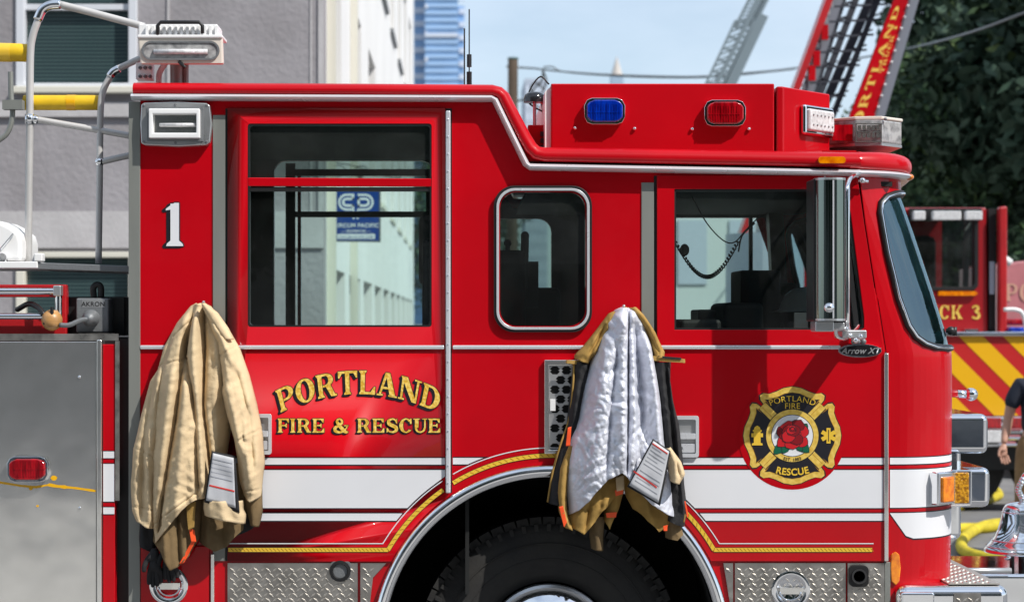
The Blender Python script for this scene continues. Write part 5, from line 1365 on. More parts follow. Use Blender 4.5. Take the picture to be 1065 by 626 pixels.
# outer tan shell peeping out round the top
bm = new()
cloth(bm, [(643, 321), (632, 326), (620, 342), (606, 360), (597, 369), (597, 374)], [(652, 320), (640, 330), (632, 350), (624, 365), (614, 374), (612, 377)], [(0, 373), (.5, 376), (1, 378)], 26, 44, [(320, .05), (375, .06)], -.03, [([(630, 335), (612, 368)], 2, -.02)], seed=61, fine=1.2)
cloth(bm, [(652, 320), (664, 332), (674, 352), (680, 372)], [(660, 320), (668, 328), (680, 346), (690, 366), (689, 372)], [(0, 374), (.5, 372), (1, 371)], 22, 40, [(320, .06), (372, .06)], -.03, [([(668, 335), (683, 366)], 2, -.015)], seed=62)
coat_part('shell', bm, 'coat_gold', c2)
slab('storm_flap', [(588, 374), (606, 375), (606, 379), (588, 377.5)], -.07, .006, 'coat_gold', c2)
slab('storm_flap', [(676, 369.5), (710, 373), (710, 377), (676, 374.5)], -.085, .006, 'coat_gold', c2, wav=.003)
slab('storm_flap', [(682, 369.5), (706, 371.5), (706, 373.5), (682, 372)], -.092, .004, 'coat_black', c2, wav=.003)
# black side panels
bm = new()
cloth(bm, [(597, 376), (594, 400), (590, 440), (580, 470), (572, 500), (570, 524)], [(612, 376), (612, 410), (606, 450), (600, 500), (596, 530)], [(0, 522), (.4, 524), (1, 532)], 26, 80, [(376, .04), (520, .06)], -.025, [([(600, 400), (592, 450), (584, 510)], 2.5, .015)], seed=63)
cloth(bm, [(676, 376), (684, 420), (688, 470), (690, 530)], [(697, 376), (696, 395), (699, 415), (705, 440), (709, 470), (711, 500), (713.5, 530), (711, 545)], [(0, 538), (.5, 543), (1, 546)], 30, 90, [(376, .05), (540, .07)], -.03,
      [([(690, 380), (696, 440), (702, 500)], 2.5, -.02), ([(694, 385), (702, 450), (708, 530)], 2, .014)], seed=64)
coat_part('liner_edge', bm, 'coat_black', c2)
# tan bindings
def piping(pts, y, r, m_, parent=c2, name='binding'):
    bm = new(); add_tube(bm, [W(a, b, y + .012 * math.sin(b * .09)) for a, b in pts], r, n=8, smooth_n=6); return part(name, bm, m_, parent, smooth='all')
piping([(597, 376), (596, 400), (592, 435), (583, 462), (575, 490), (569.5, 522)], -.06, .0042, 'coat_gold')
bm = new(); cloth(bm, [(590, 462), (582, 485), (579, 510), (581, 530), (588, 548)], [(597, 462), (591, 490), (588, 515), (590, 535), (594, 548)], [(0, 545), (1, 550)], 10, 40, [(462, .06), (548, .06)], -.045, seed=65); coat_part('facing', bm, 'coat_gold', c2)
piping([(708, 512), (709, 522), (712, 535), (711, 543)], -.08, .0035, 'coat_gold')
slab('reflective_strip', [(589, 443), (592.5, 442), (591.5, 462), (587, 462)], -.115, .003, 'orange', c2)
slab('reflective_strip', [(580, 524), (584, 523), (588, 540), (585, 545)], -.118, .003, 'orange', c2)
slab('reflective_strip', [(709, 519), (710.5, 519), (713.5, 534), (712, 536)], -.09, .003, 'orange', c2)
# tails below the lining
bm = new()
cloth(bm, [(592, 500), (589, 536), (590, 545)], [(652, 480), (650, 500), (640, 530)], [(0, 544), (.15, 548), (.33, 553), (.55, 540), (.8, 522), (1, 500)], 40, 44, [(480, .06), (550, .075)], -.035, [([(612, 520), (607, 550)], 3, -.02), ([(630, 510), (622, 545)], 3, .015)], seed=66)
cloth(bm, [(640, 480), (628, 520), (626, 545)], [(656, 480), (650, 505), (640, 535)], [(0, 538), (.5, 548), (1, 522)], 16, 30, [(480, .05), (550, .06)], -.03, seed=67)
cloth(bm, [(644, 490), (650, 515), (658, 530)], [(706, 500), (707, 530), (692, 552)], [(0, 528), (.3, 539), (.55, 546), (.75, 551), (1, 540)], 30, 30, [(490, .05), (550, .06)], -.035, [([(670, 515), (676, 545)], 3, .012)], seed=68)
coat_part('inner_tail', bm, 'coat_gold', c2)
bm = new(); cloth(bm, [(612, 535), (613, 555), (615, 569)], [(628, 535), (626, 555), (626, 571)], [(0, 569), (1, 571)], 10, 22, [(535, .035), (571, .035)], -.03, seed=69)
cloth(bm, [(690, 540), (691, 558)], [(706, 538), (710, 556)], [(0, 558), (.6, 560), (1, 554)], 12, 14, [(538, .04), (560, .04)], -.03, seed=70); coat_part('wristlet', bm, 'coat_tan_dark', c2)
slab('reflective_strip', [(637, 507), (645.5, 505), (645.5, 510.5), (638, 513)], -.128, .003, 'orange', c2)
slab('reflective_strip', [(628, 530.5), (639.5, 529.5), (638.5, 535), (629, 535.5)], -.11, .003, 'orange', c2)
slab('reflective_strip', [(687, 544), (691.5, 543), (691, 549), (687.5, 549)], -.11, .003, 'orange', c2)
slab('strap', [(638, 494), (646, 491), (646.5, 506), (639, 508)], -.126, .006, 'coat_tan', c2)
# silver lining
bm = new()
cloth(bm, [(645, 320.5), (639, 323), (630, 336), (621, 358), (613, 380), (606, 405), (600, 435), (592, 455), (588, 480), (587, 505), (591, 536)], [(652, 320.5), (660, 325), (668, 338), (675, 360), (681, 390), (685, 420), (688, 455), (692, 480), (698, 505), (703, 536)],
      [(0, 534), (.1, 527), (.25, 510), (.4, 494), (.52, 488), (.58, 494), (.66, 508), (.78, 522), (.9, 532), (1, 537)], 150, 230, [(320, .06), (345, .10), (400, .13), (480, .15), (540, .14)], -.04,
      [([(652, 324), (651, 360), (650, 420), (649, 488)], 1.8, -.055), ([(646, 330), (644, 400), (643, 480)], 5, .030), ([(659, 335), (665, 400), (668, 450)], 4.5, -.030), ([(672, 350), (682, 420), (688, 480)], 6, .040), ([(658, 340), (661, 420), (664, 490)], 11, -.045),
       ([(655, 345), (656, 420), (656, 480)], 2.5, .022), ([(632, 350), (622, 420), (615, 500)], 7, .016), ([(640, 360), (632, 430), (628, 490)], 3, -.018)], seed=81, fine=1.7, quilt=.0030)
coat_part('silver_lining', bm, 'silver', c2)
yl2 = -.212
slab('label_backing', [(674, 453), (692, 465.5), (681.5, 521), (648, 501.5)], yl2 + .006, .004, 'coat_black', c2, seed=2)
cl2 = slab('care_label', [(674.5, 455), (690.5, 466), (679.5, 518), (650, 500)], yl2, .002, 'label', c2, seed=2)
slab('label_line', [(673.5, 457), (689, 467.5), (688.8, 468.8), (673, 458.2)], yl2 - .0025, .001, 'label_red', cl2, seed=2)
slab('label_line', [(654.5, 485), (678, 501.5), (677.8, 503), (654, 486.3)], yl2 - .0025, .001, 'label_red', cl2, seed=2)
for k in range(11):
    if k == 6: continue
    t = .1 + k * .075
    a = Vector((674.5, 455)).lerp(Vector((650, 500)), t); b = Vector((690.5, 466)).lerp(Vector((679.5, 518)), t)
    a2 = a.lerp(b, .08); b2 = a.lerp(b, .9 if k % 3 else .6)
    slab('label_line', [(a2.x, a2.y), (b2.x, b2.y), (b2.x, b2.y + .7), (a2.x, a2.y + .7)], yl2 - .0024, .001, 'label_ink', cl2, seed=2)
bm = new(); cloth(bm, [(686, 463), (692, 480), (694, 498)], [(693, 463), (704, 478), (708, 490), (702, 499)], [(0, 497), (1, 500)], 16, 24, [(463, .06), (500, .07)], -.13, [([(697, 470), (702, 495)], 2, -.014)], seed=72); coat_part('wristlet', bm, 'coat_tan', c2)
bm = new()
for a, b in ((652, 350), (651.5, 367)): add_sphere(bm, W(a, b, -.15 if b < 400 else -.12), .006, 6)
part('snap', bm, 'chrome', c2, smooth='all')
bm = new(); add_tube(bm, [W(648, 323, 0), W(648, 321, -.04), W(649, 318, -.07)], .006, smooth_n=4); part('coat_hook', bm, 'alu_light', eng, smooth='all')

# ---- skinned figures
def skin(name, chains, m_, parent, sub=2, root=None, fn=None):
    """chains: list of [(co, r)], shared coordinates are merged"""
    me = bpy.data.meshes.new(name); vs = []; idx = {}; ed = []; rad = []
    for ch in chains:
        prev = None
        for co, r in ch:
            k = tuple(round(c, 4) for c in co)
            if k not in idx: idx[k] = len(vs); vs.append(co); rad.append(r)
            i = idx[k]
            if prev is not None and prev != i: ed.append((prev, i))
            prev = i
    me.from_pydata([tuple(v) for v in vs], ed, []); o = bpy.data.objects.new(name, me); COL.objects.link(o)
    o.modifiers.new('skin', 'SKIN'); 
    for i, sv in enumerate(me.skin_vertices[0].data):
        r = rad[i]; sv.radius = r if isinstance(r, tuple) else (r, r); sv.use_root = (i == 0)
    o.modifiers['skin'].use_smooth_shade = True
    s_ = o.modifiers.new('sub', 'SUBSURF'); s_.levels = sub; s_.render_levels = sub
    dg = bpy.context.evaluated_depsgraph_get(); me2 = bpy.data.meshes.new_from_object(o.evaluated_get(dg)); o.modifiers.clear(); o.data = me2; me2.materials.append(M[m_])
    if fn:
        for v in me2.vertices: v.co = fn(v.co.copy())
    for p in me2.polygons: p.use_smooth = True
    if parent is not None:
        o.parent = parent
        if parent in ROOTLOC: o.matrix_parent_inverse = Matrix.Translation(-ROOTLOC[parent])
    return o
def glove(dx, dy, tilt, label, seed):
    def g(a, b, y=0): return tuple(W(dx + a, dy + b, -.06 + y))
    palm = [(g(0, -14), .016), (g(0, -4), .024), (g(0, 6), .026)]
    ch = [palm]
    for k, (fx, ln) in enumerate(((-6, 17), (-2, 20), (2.5, 19), (6.5, 15))):
        ch.append([(g(0, 6), .026), (g(fx * .8, 9 + k * .1, -.004 * k), .013), (g(fx + tilt, 10 + ln * .5, .006 * (k % 2)), .0115), (g(fx + tilt * 1.6, 8 + ln, .004), .0095)])
    ch.append([(g(0, -4), .024), (g(-8, -1), .014), (g(-11, 6, -.01), .012), (g(-11.5, 12, -.01), .010)])
    o = skin('work_glove', ch, 'coat_black', None, 2); tag(o, label, 'glove', 'black work gloves under the tan coat')
    return o
glove(161, 583, 0, 'black work glove tucked under the tan coat hem, nearer the corner post', 1)
glove(176, 578, 1.5, 'black work glove hanging over the round chrome latch below the tan coat', 2)

# ================================================================== HELPERS done: SETTING
def struct(name, bm, m_, label=None):
    o = part(name, bm, m_, None); o['kind'] = 'structure'; o['label'] = label or name.replace('_', ' '); return o
bm = new(); g = 2500
v = [bm.verts.new(p) for p in ((-g, -g, 0), (g, -g, 0), (g, g, 0), (-g, g, 0))]; bm.faces.new(v); struct('ground', bm, 'asphalt', 'worn grey asphalt street')
yk = 10.4
bm = new(); add_box(bm, (-30, yk, -.2), (X(480, 13.3) - .9, 60, .14)); struct('sidewalk', bm, 'sidewalk', 'pale concrete pavement in front of the stucco building')

# ---- grey stucco building, front wall parallel to the street
yB = 13.3
bg = empty('stucco_building', (-6, yB, 0), 'grey stucco corner building with a long white side wall of windows', 'building')
def BW(px, py): return (X(px, yB), Z(py, yB))
xc = X(337, yB)
def wallrect(bm, px0, py0, px1, py1, y0, y1): add_prism(bm, [BW(px0, py0), BW(px1, py0), BW(px1, py1), BW(px0, py1)], [], y0, y1)
top = 12.5; bot = 0
def zpy(z): return VY - (z - CAMH) * sc(yB)
wins = []
for wx in (20, -260, -540):
    for (t, b) in ((-120, 92), (262, 470), (-420, -230)): wins.append((wx, t, wx + 120, b))
wins.append((-1000, 262, -900, 470))
holes = [[BW(a, b), BW(c, b), BW(c, d), BW(a, d)] for a, b, c, d in wins]
bm = new(); add_prism(bm, [(X(-1200, yB), 0), (xc, 0), (xc, top), (X(-1200, yB), top)], holes, yB, yB + .35); part('wall', bm, 'stucco', bg)
bm = new()
for (a, b, c, d, pr) in ((-1200, 220, 336.6, 258, .03), (-1200, 107, 334, 122, .05), (176.5, -340, 322, 220, .0), ):
    if pr: wallrect(bm, a, b, c, d, yB - pr, yB)
wallrect(bm, 174, -340, 176.4, 107, yB - .02, yB)
wallrect(bm, 322.5, -340, 324.5, 220, yB - .012, yB); wallrect(bm, 331, -340, 336.7, 107, yB - .02, yB); wallrect(bm, 331, 122, 336.7, 220, yB - .02, yB)
part('wall_band', bm, 'stucco_smooth', bg)
for (a, b, c, d) in wins[:9]:
    bm = new(); m4 = 6
    add_prism(bm, [BW(a - 3, b), BW(c + 3, b), BW(c + 3, d + 2), BW(a - 3, d + 2)], [[BW(a + m4, b + m4), BW(c - m4, b + m4), BW(c - m4, d - 5), BW(a + m4, d - 5)]], yB - .04, yB + .10)
    f = part('window', bm, 'frame_white' if b < 200 else 'frame_cream', bg, bevel=.01)
    bm = new(); wallrect(bm, a - 6, d - 1, c + 6, d + 6, yB - .12, yB + .05); part('sill', bm, 'frame_cream', f, bevel=.01)
    bm = new(); mid = lerp(b, d, .6 if b < 0 else .35); wallrect(bm, a + 5, mid - 3, c - 5, mid + 3, yB + .02, yB + .09); part('mullion', bm, 'frame_white', f)
    bm = new(); wallrect(bm, a + 3, b + 3, c - 3, d - 3, yB + .11, yB + .12); part('pane', bm, 'blinds', f)
# long side wall facing +x
y0w, y1w = yB + .35, 53.6
bm = new()
ops = []
k = 0; yy = 14.3
while yy < 51: ops.append((yy, yy + 2.9, .0, 2.62)); yy += 3.9
ops2 = []; yy = 13.9
while yy < 51: ops2.append((yy, yy + 2.5, 4.25, 6.5)); ops2.append((yy, yy + 2.5, 8.35, 10.9)); yy += 4.9
def side_prism(bm, rects_outer, holes, x0, x1):
    # prism in YZ extruded along x
    tmp = new(); add_prism(tmp, rects_outer, holes, -x1, -x0)
    mp = {}
    for v_ in tmp.verts: mp[v_] = bm.verts.new((-v_.co.y, v_.co.x, v_.co.z))
    for f_ in tmp.faces:
        try: bm.faces.new([mp[q_] for q_ in f_.verts])
        except ValueError: pass
    tmp.free()
allh = [[(a, c), (b, c), (b, d), (a, d)] for a, b, c, d in ([(a, b, .06, d) for a, b, c, d in ops] + ops2)]
side_prism(bm, [(y0w, 0), (y1w, 0), (y1w, top), (y0w, top)], allh, xc - .55, xc)
part('wall', bm, 'wall_white', bg)
bm = new(); add_box(bm, (xc - 14, y1w - .3, 0), (xc - .56, y1w, top)); add_box(bm, (xc - 14, y0w, top - .3), (xc - .6, y1w - .4, top - .05)); part('roof', bm, 'wall_white', bg)
for a, b, c, d in ops + ops2:
    bm = new(); side_prism(bm, [(a, c + .06), (b, c + .06), (b, d), (a, d)], [[(a + .12, c + .2), (b - .12, c + .2), (b - .12, d - .12), (a + .12, d - .12)]], xc - .42, xc - .34); f = part('window', bm, 'frame_cream', bg)
    bm = new(); add_box(bm, (xc - .40, a + .1, c + .1), (xc - .38, b - .1, d - .1)); part('pane', bm, 'pane_dark', f)
    if c > 8: bm = new(); add_box(bm, (xc + .002, a - .05, c - .13), (xc + .07, b + .05, c - .05)); part('sill', bm, 'cast_grey', f)
    elif c > 1: bm = new(); add_box(bm, (xc + .002, a - .05, c - .1), (xc + .04, b + .05, c)); part('sill', bm, 'frame_cream', f)
bm = new()
for yy_ in (18.4, 13.75): add_box(bm, (xc + .003, yy_, 0.14), (xc + .10, yy_ + .16, top)); 
part('pilaster', bm, 'frame_cream', bg)
# hanging sign with scroll bracket
ys = 14.0; sx0 = xc + .0
sg = empty('hanging_sign', W(370, 250, ys), 'small square blue property sign hung from a scrolled iron bracket', 'sign')
bm = new(); add_prism(bm, P([(346, 197), (395, 198), (395, 251), (346, 250.5)], ys), [], ys - .02, ys + .02); sb = part('sign_board', bm, 'sign_blue', sg, bevel=.003)
bm = new(); add_prism(bm, P([(345, 196), (396, 197), (396, 252), (345, 251.5)], ys), [P([(346.5, 197.5), (394.5, 198.5), (394.5, 250.5), (346.5, 250)], ys)], ys - .024, ys + .024); part('sign_edge', bm, 'cast_grey', sb)
bm = new()
def ringp(cx, cy, ro, ri, a0, a1, n=20):
    for poly in ring_polys(0, 0, ro, ro, ri, ri, a0, a1, n): add_sheet(bm, P([(cx + x, cy - y) for x, y in poly], ys), ys - .0215)
def rectp(a, b, c, d, off=.0216): add_sheet(bm, P([(a, b), (c, b), (c, d), (a, d)], ys), ys - off)
for ro, ri in ((8.6, 6.6), (4.6, 2.4)):
    ringp(360.5, 210.5, ro, ri, 90, 270); ringp(380, 210.5, ro, ri, -90, 90)
    for sgn in (-1, 1):
        ym_ = 210.5 + sgn * (ro + ri) / 2; h_ = (ro - ri) / 2
        rectp(360.5, ym_ - h_, 368.4, ym_ + h_); rectp(372, ym_ - h_, 380, ym_ + h_)
rectp(372, 206, 374.2, 215); rectp(366.2, 204, 368.4, 208); rectp(366.2, 213, 368.4, 217); rectp(367.2, 219, 368.6, 228); rectp(371.4, 219, 372.8, 228)
rectp(351, 243.5, 390, 248.5, .0217)
part('sign_logo', bm, 'sign_white', sb, recalc=False)
def sg_t(py): return lambda x, y: Vector((X(370.5, ys) + x, ys - .022, Z(py, ys) + y))
sans('sign_text', 'CIRCUM PACIFIC', .0655, sg_t(236.5), 'sign_white', sb, .0012)
sans('sign_text', '— PROPERTIES —', .040, sg_t(241.8), 'sign_white', sb, .0006)
def sg_t2(x, y): return Vector((X(370.5, ys) + x, ys - .0225, Z(247.6, ys) + y))
sans('sign_text', 'CIRCUM-PACIFIC.COM', .036, sg_t2, 'sign_blue', sb, .0005)
bm = new(); add_tube(bm, [W(341, 189, ys), W(432, 189, ys)], .011, n=8)
def scroll(cx, cy, r, sgn, t0=0):
    return [W(cx + sgn * r * (1 - i / 40) * math.cos(t0 + i * .22), cy - r * (1 - i / 40) * math.sin(t0 + i * .22), ys) for i in range(34)]
add_tube(bm, scroll(344 + 7, 180, 9, 1, PI * .1) , .006, n=6); add_tube(bm, scroll(375, 180, 9, 1, 0), .006, n=6); add_tube(bm, scroll(415, 182, 7, 1, 0), .006, n=6)
add_tube(bm, [W(341, 168, ys), W(365, 172, ys), W(385, 178, ys), W(414, 187, ys)], .006, n=6, smooth_n=4); add_tube(bm, [W(358, 189, ys), W(358, 197, ys)], .005, n=6); add_tube(bm, [W(386, 189, ys), W(386, 198, ys)], .005, n=6)
part('bracket', bm, 'iron', sg, smooth='all')

# ---- distant buildings
def tower():
    yT = 900; s_ = sc(yT); t = empty('glass_tower', (X(456, yT), yT, 0), 'tall blue glass office tower far behind the white wing', 'building')
    secs = [(430, 442, 8, 12, 'tower_glass', 190), (442, 476.5, 0, 30, 'tower_glass', 200), (476.5, 483, 10, 14, 'tower_glass', Z(3, yT))]
    for a, b, dy, dp, m_, h_ in secs:
        bm = new(); add_box(bm, (X(a, yT), yT + dy, 0), (X(b, yT), yT + dy + 40, h_)); part('shaft', bm, m_, t)
    bm = new(); z = 60; k = 0
    while z < 200:
        add_box(bm, (X(442, yT) - .1, yT - .6, z), (X(476.5, yT) + .1, yT, z + 1.6 if k % 7 else z + 2.2))
        z += 3.4; k += 1
    part('floor_bands', bm, 'tower_glass2', t)
    bm = new(); z = 60; k = 0
    while z < 186:
        add_box(bm, (X(430, yT) - .1, yT + 7.2, z), (X(442, yT), yT + 8, z + 2.6)); add_box(bm, (X(477.5, yT), yT + 9.2, z), (X(483.5, yT), yT + 10, z + 2.6))
        if k % 2 == 0: add_box(bm, (X(442, yT), yT - 1.2, z + 1), (X(445 if k % 4 else 443.5, yT), yT - .7, z + 3))
        if k % 4 == 0: add_box(bm, (X(442, yT), yT - 1.5, z), (X(476.5, yT), yT - .7, z + 1.8))
        z += 6.2; k += 1
    part('stone_panels', bm, 'tower_stone', t)
tower()
def block(name, px0, px1, pyt, yD, depth, m_, label, rows=6, cols=5, wm='pane_dark', cat='building'):
    t = empty(name, (X((px0 + px1) / 2, yD), yD, 0), label, cat); h_ = Z(pyt, yD)
    bm = new(); add_box(bm, (X(px0, yD), yD, 0), (X(px1, yD), yD + depth, h_)); part('wall', bm, m_, t)
    bm = new(); wd = X(px1, yD) - X(px0, yD); add_box(bm, (X(px0, yD) - .01 * wd, yD - .01 * wd, h_), (X(px1, yD) + .01 * wd, yD + depth, h_ + h_ * .02)); part('parapet', bm, m_, t)
    for i in range(cols):
        for j in range(rows):
            x0 = X(px0, yD) + wd * (i + .22) / cols; x1 = X(px0, yD) + wd * (i + .78) / cols; z0 = h_ * (j + .25) / rows; z1 = h_ * (j + .8) / rows
            bm = new(); add_box(bm, (x0, yD - .012 * wd, z0), (x1, yD - .002, z1)); part('window', bm, wm, t)
block('office_block', 546, 569.5, 87, 500, 30, 'far_grey', 'distant pale grey block left of the raised red roof box', 18, 5, 'tower_stone')
block('street_building', 640, 800, 205, 27, 5, 'far_pale', 'low pale building seen through the front door window', 2, 3, 'far_grey')
yS = 700
sp = empty('church_steeple', (X(641, yS), yS, 0), 'thin pointed church steeple above the red roof box', 'steeple')
bm = new(); add_lathe(bm, [(X(648, yS) - X(641.5, yS), Z(80, yS)), (.05, Z(59, yS))], (X(641.5, yS), yS, 0), axis='z', n=8); part('spire', bm, 'spire', sp)
bm = new(); w_ = X(648, yS) - X(641.5, yS); add_box(bm, (X(641.5, yS) - w_, yS - w_, 0), (X(641.5, yS) + w_, yS + w_, Z(79, yS))); part('bell_tower', bm, 'spire_base', sp)
# ---- utility pole and cable
yP = 47
up = empty('utility_pole', (X(533.5, yP), yP, 0), 'weathered wooden utility pole behind the engine roof', 'utility pole')
bm = new(); add_tube(bm, [(X(532, yP), yP, 0), (X(533.5, yP), yP, Z(62, yP))], lambda t: lerp(.17, .145, t), n=14); part('post', bm, 'pole_wood', up, smooth=True)
bm = new(); add_tube(bm, [(X(533.5, yP), yP, Z(62, yP)), (X(533.5, yP), yP, Z(60.4, yP))], .16, n=14); part('cap', bm, 'pole_cap', up, smooth=True)
bm = new(); add_tube(bm, [W(526.5, 69.5, yP), W(541, 70.5, yP)], .03, n=6); part('bolt', bm, 'cast_grey', up)
bm = new(); add_tube(bm, [W(541, 70.5, yP), W(556, 71.5, yP), W(568, 73, yP), W(600, 76, yP), (W(640, 78.3, yP)), W(700, 80, yP), W(735, 79.5, yP), W(790, 75, yP), W(827, 71, 40), W(880, 63, 33), W(940, 52, 26), W(1000, 37, 20), W(1065, 14, 17), W(1200, -40, 14)], lambda t: lerp(.028, .018, t), n=6, smooth_n=5)
add_tube(bm, [W(565, 72, yP) + Vector((0, 0, .05)), W(575, 70, yP), W(590, 75.5, yP), W(660, 80.2, yP), W(735, 80.8, yP), W(800, 75, yP), W(827, 72, yP)], .022, n=6, smooth_n=5)
cb = part('power_cable', bm, 'cable_grey', None, smooth='all'); tag(cb, 'sagging black power cable strung from the wooden pole across the sky', 'cable')
bm = new()
for p_ in ([(565, 73), (563, 85), (556, 92), (551, 100)], [(564, 72), (568, 84), (564, 96), (556, 99), (552, 92), (558, 86), (566, 94)], [(536, 107), (543, 104), (552, 107), (560, 112)]):
    add_tube(bm, [W(a, b, yP) for a, b in p_], .03, n=6, smooth_n=5)
wc_ = part('cable_coil', bm, 'iron', None, smooth='all'); tag(wc_, 'loose black cable loops hanging under the power line near the pole', 'cable')

# ---- trees
def tree(px, yD, zc, rx, rz, n, label, seed, lean=0.0, dark=1, cat='tree', leafsize=.13, group='leafy trees around the street'):
    rnd = random.Random(seed); x0 = X(px, yD); t = empty('leafy_tree', (x0, yD, 0), label, cat, group)
    bm = new(); zb_ = max(.8, zc - rz * .8)
    add_tube(bm, [(x0, yD, 0), (x0 + .1, yD, zb_ * .6), (x0 + lean, yD, zb_ + .2), (x0 + lean, yD, zc)], lambda q_: lerp(.05 * rx + .12, .05, q_), n=10, smooth_n=3)
    clumps = []
    for k in range(26):
        a = rnd.uniform(0, 2 * PI); h_ = rnd.uniform(-.85, .95); rr = math.sqrt(max(.05, 1 - h_ * h_)) * rnd.uniform(.45, 1.0)
        c = Vector((x0 + lean + rx * rr * math.cos(a) * .85, yD + rx * rr * math.sin(a) * .85, zc + rz * h_ * .88)); clumps.append((c, rx * rnd.uniform(.24, .42)))
        if k < 12: add_tube(bm, [(x0 + lean, yD, lerp(zb_, zc, .4)), Vector((x0 + lean, yD, zc)).lerp(c, .5) + Vector((0, 0, -.2)), c], lambda q_: lerp(.06, .015, q_), n=6, smooth_n=2)
    part('trunk', bm, 'bark', t, smooth=True)
    n = int(n * 2.2) if leafsize < .15 else n; leafsize = leafsize * .72 if leafsize < .15 else leafsize
    bm = new()
    for i in range(n):
        core = rnd.random() > .84; c, r = (Vector((x0 + lean, yD, zc)), rx * .85) if core else clumps[rnd.randrange(len(clumps))]
        d = Vector((rnd.gauss(0, 1), rnd.gauss(0, 1), rnd.gauss(0, 1))).normalized() * (rnd.random() ** .45) * r
        p = c + Vector((d.x, d.y, d.z * .8)); ls = leafsize * rnd.uniform(.5, 1.25) * (2.0 if core else 1)
        nn = Vector((rnd.gauss(0, 1), rnd.gauss(0, 1), rnd.gauss(.6, 1))).normalized(); u = nn.orthogonal().normalized(); u.rotate(Matrix.Rotation(rnd.uniform(0, 6.28), 3, nn)); w__ = nn.cross(u)
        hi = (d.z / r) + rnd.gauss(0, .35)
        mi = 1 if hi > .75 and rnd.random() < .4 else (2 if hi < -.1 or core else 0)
        vs_ = [bm.verts.new(p + u * ls), bm.verts.new(p + w__ * ls * .45), bm.verts.new(p - u * ls), bm.verts.new(p - w__ * ls * .45)]
        bm.faces.new(vs_).material_index = mi
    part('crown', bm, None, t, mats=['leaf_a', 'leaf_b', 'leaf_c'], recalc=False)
    return t
tree(1085, 26, 6.2, 3.0, 4.2, 26000, 'large dark green tree rising behind the ladder truck on the right', 1)
tree(1010, 30, 4.0, 3.1, 3.4, 20000, 'dark tree just left of the largest one, behind the open truck door', 2)
tree(1180, 31, 5.0, 3.4, 4.0, 14000, 'dark tree at the far right edge behind the pink truck side', 3)
tree(1020, 34, 8.5, 2.6, 3.2, 16000, 'tall tree top whose crown leaves the frame beside the red ladder', 6)
tree(922, 62, 6.6, 2.6, 2.6, 9000, 'small distant tree below the red ladder, by the light bar', 4)
tree(470, 75, 5.4, 3.6, 4.2, 9000, 'tree at the far end of the white wing, seen through the rear window', 5)
tree(860, 45, 3.2, 3.2, 2.6, 8000, 'low tree behind the mirror, seen through the front door window', 7)

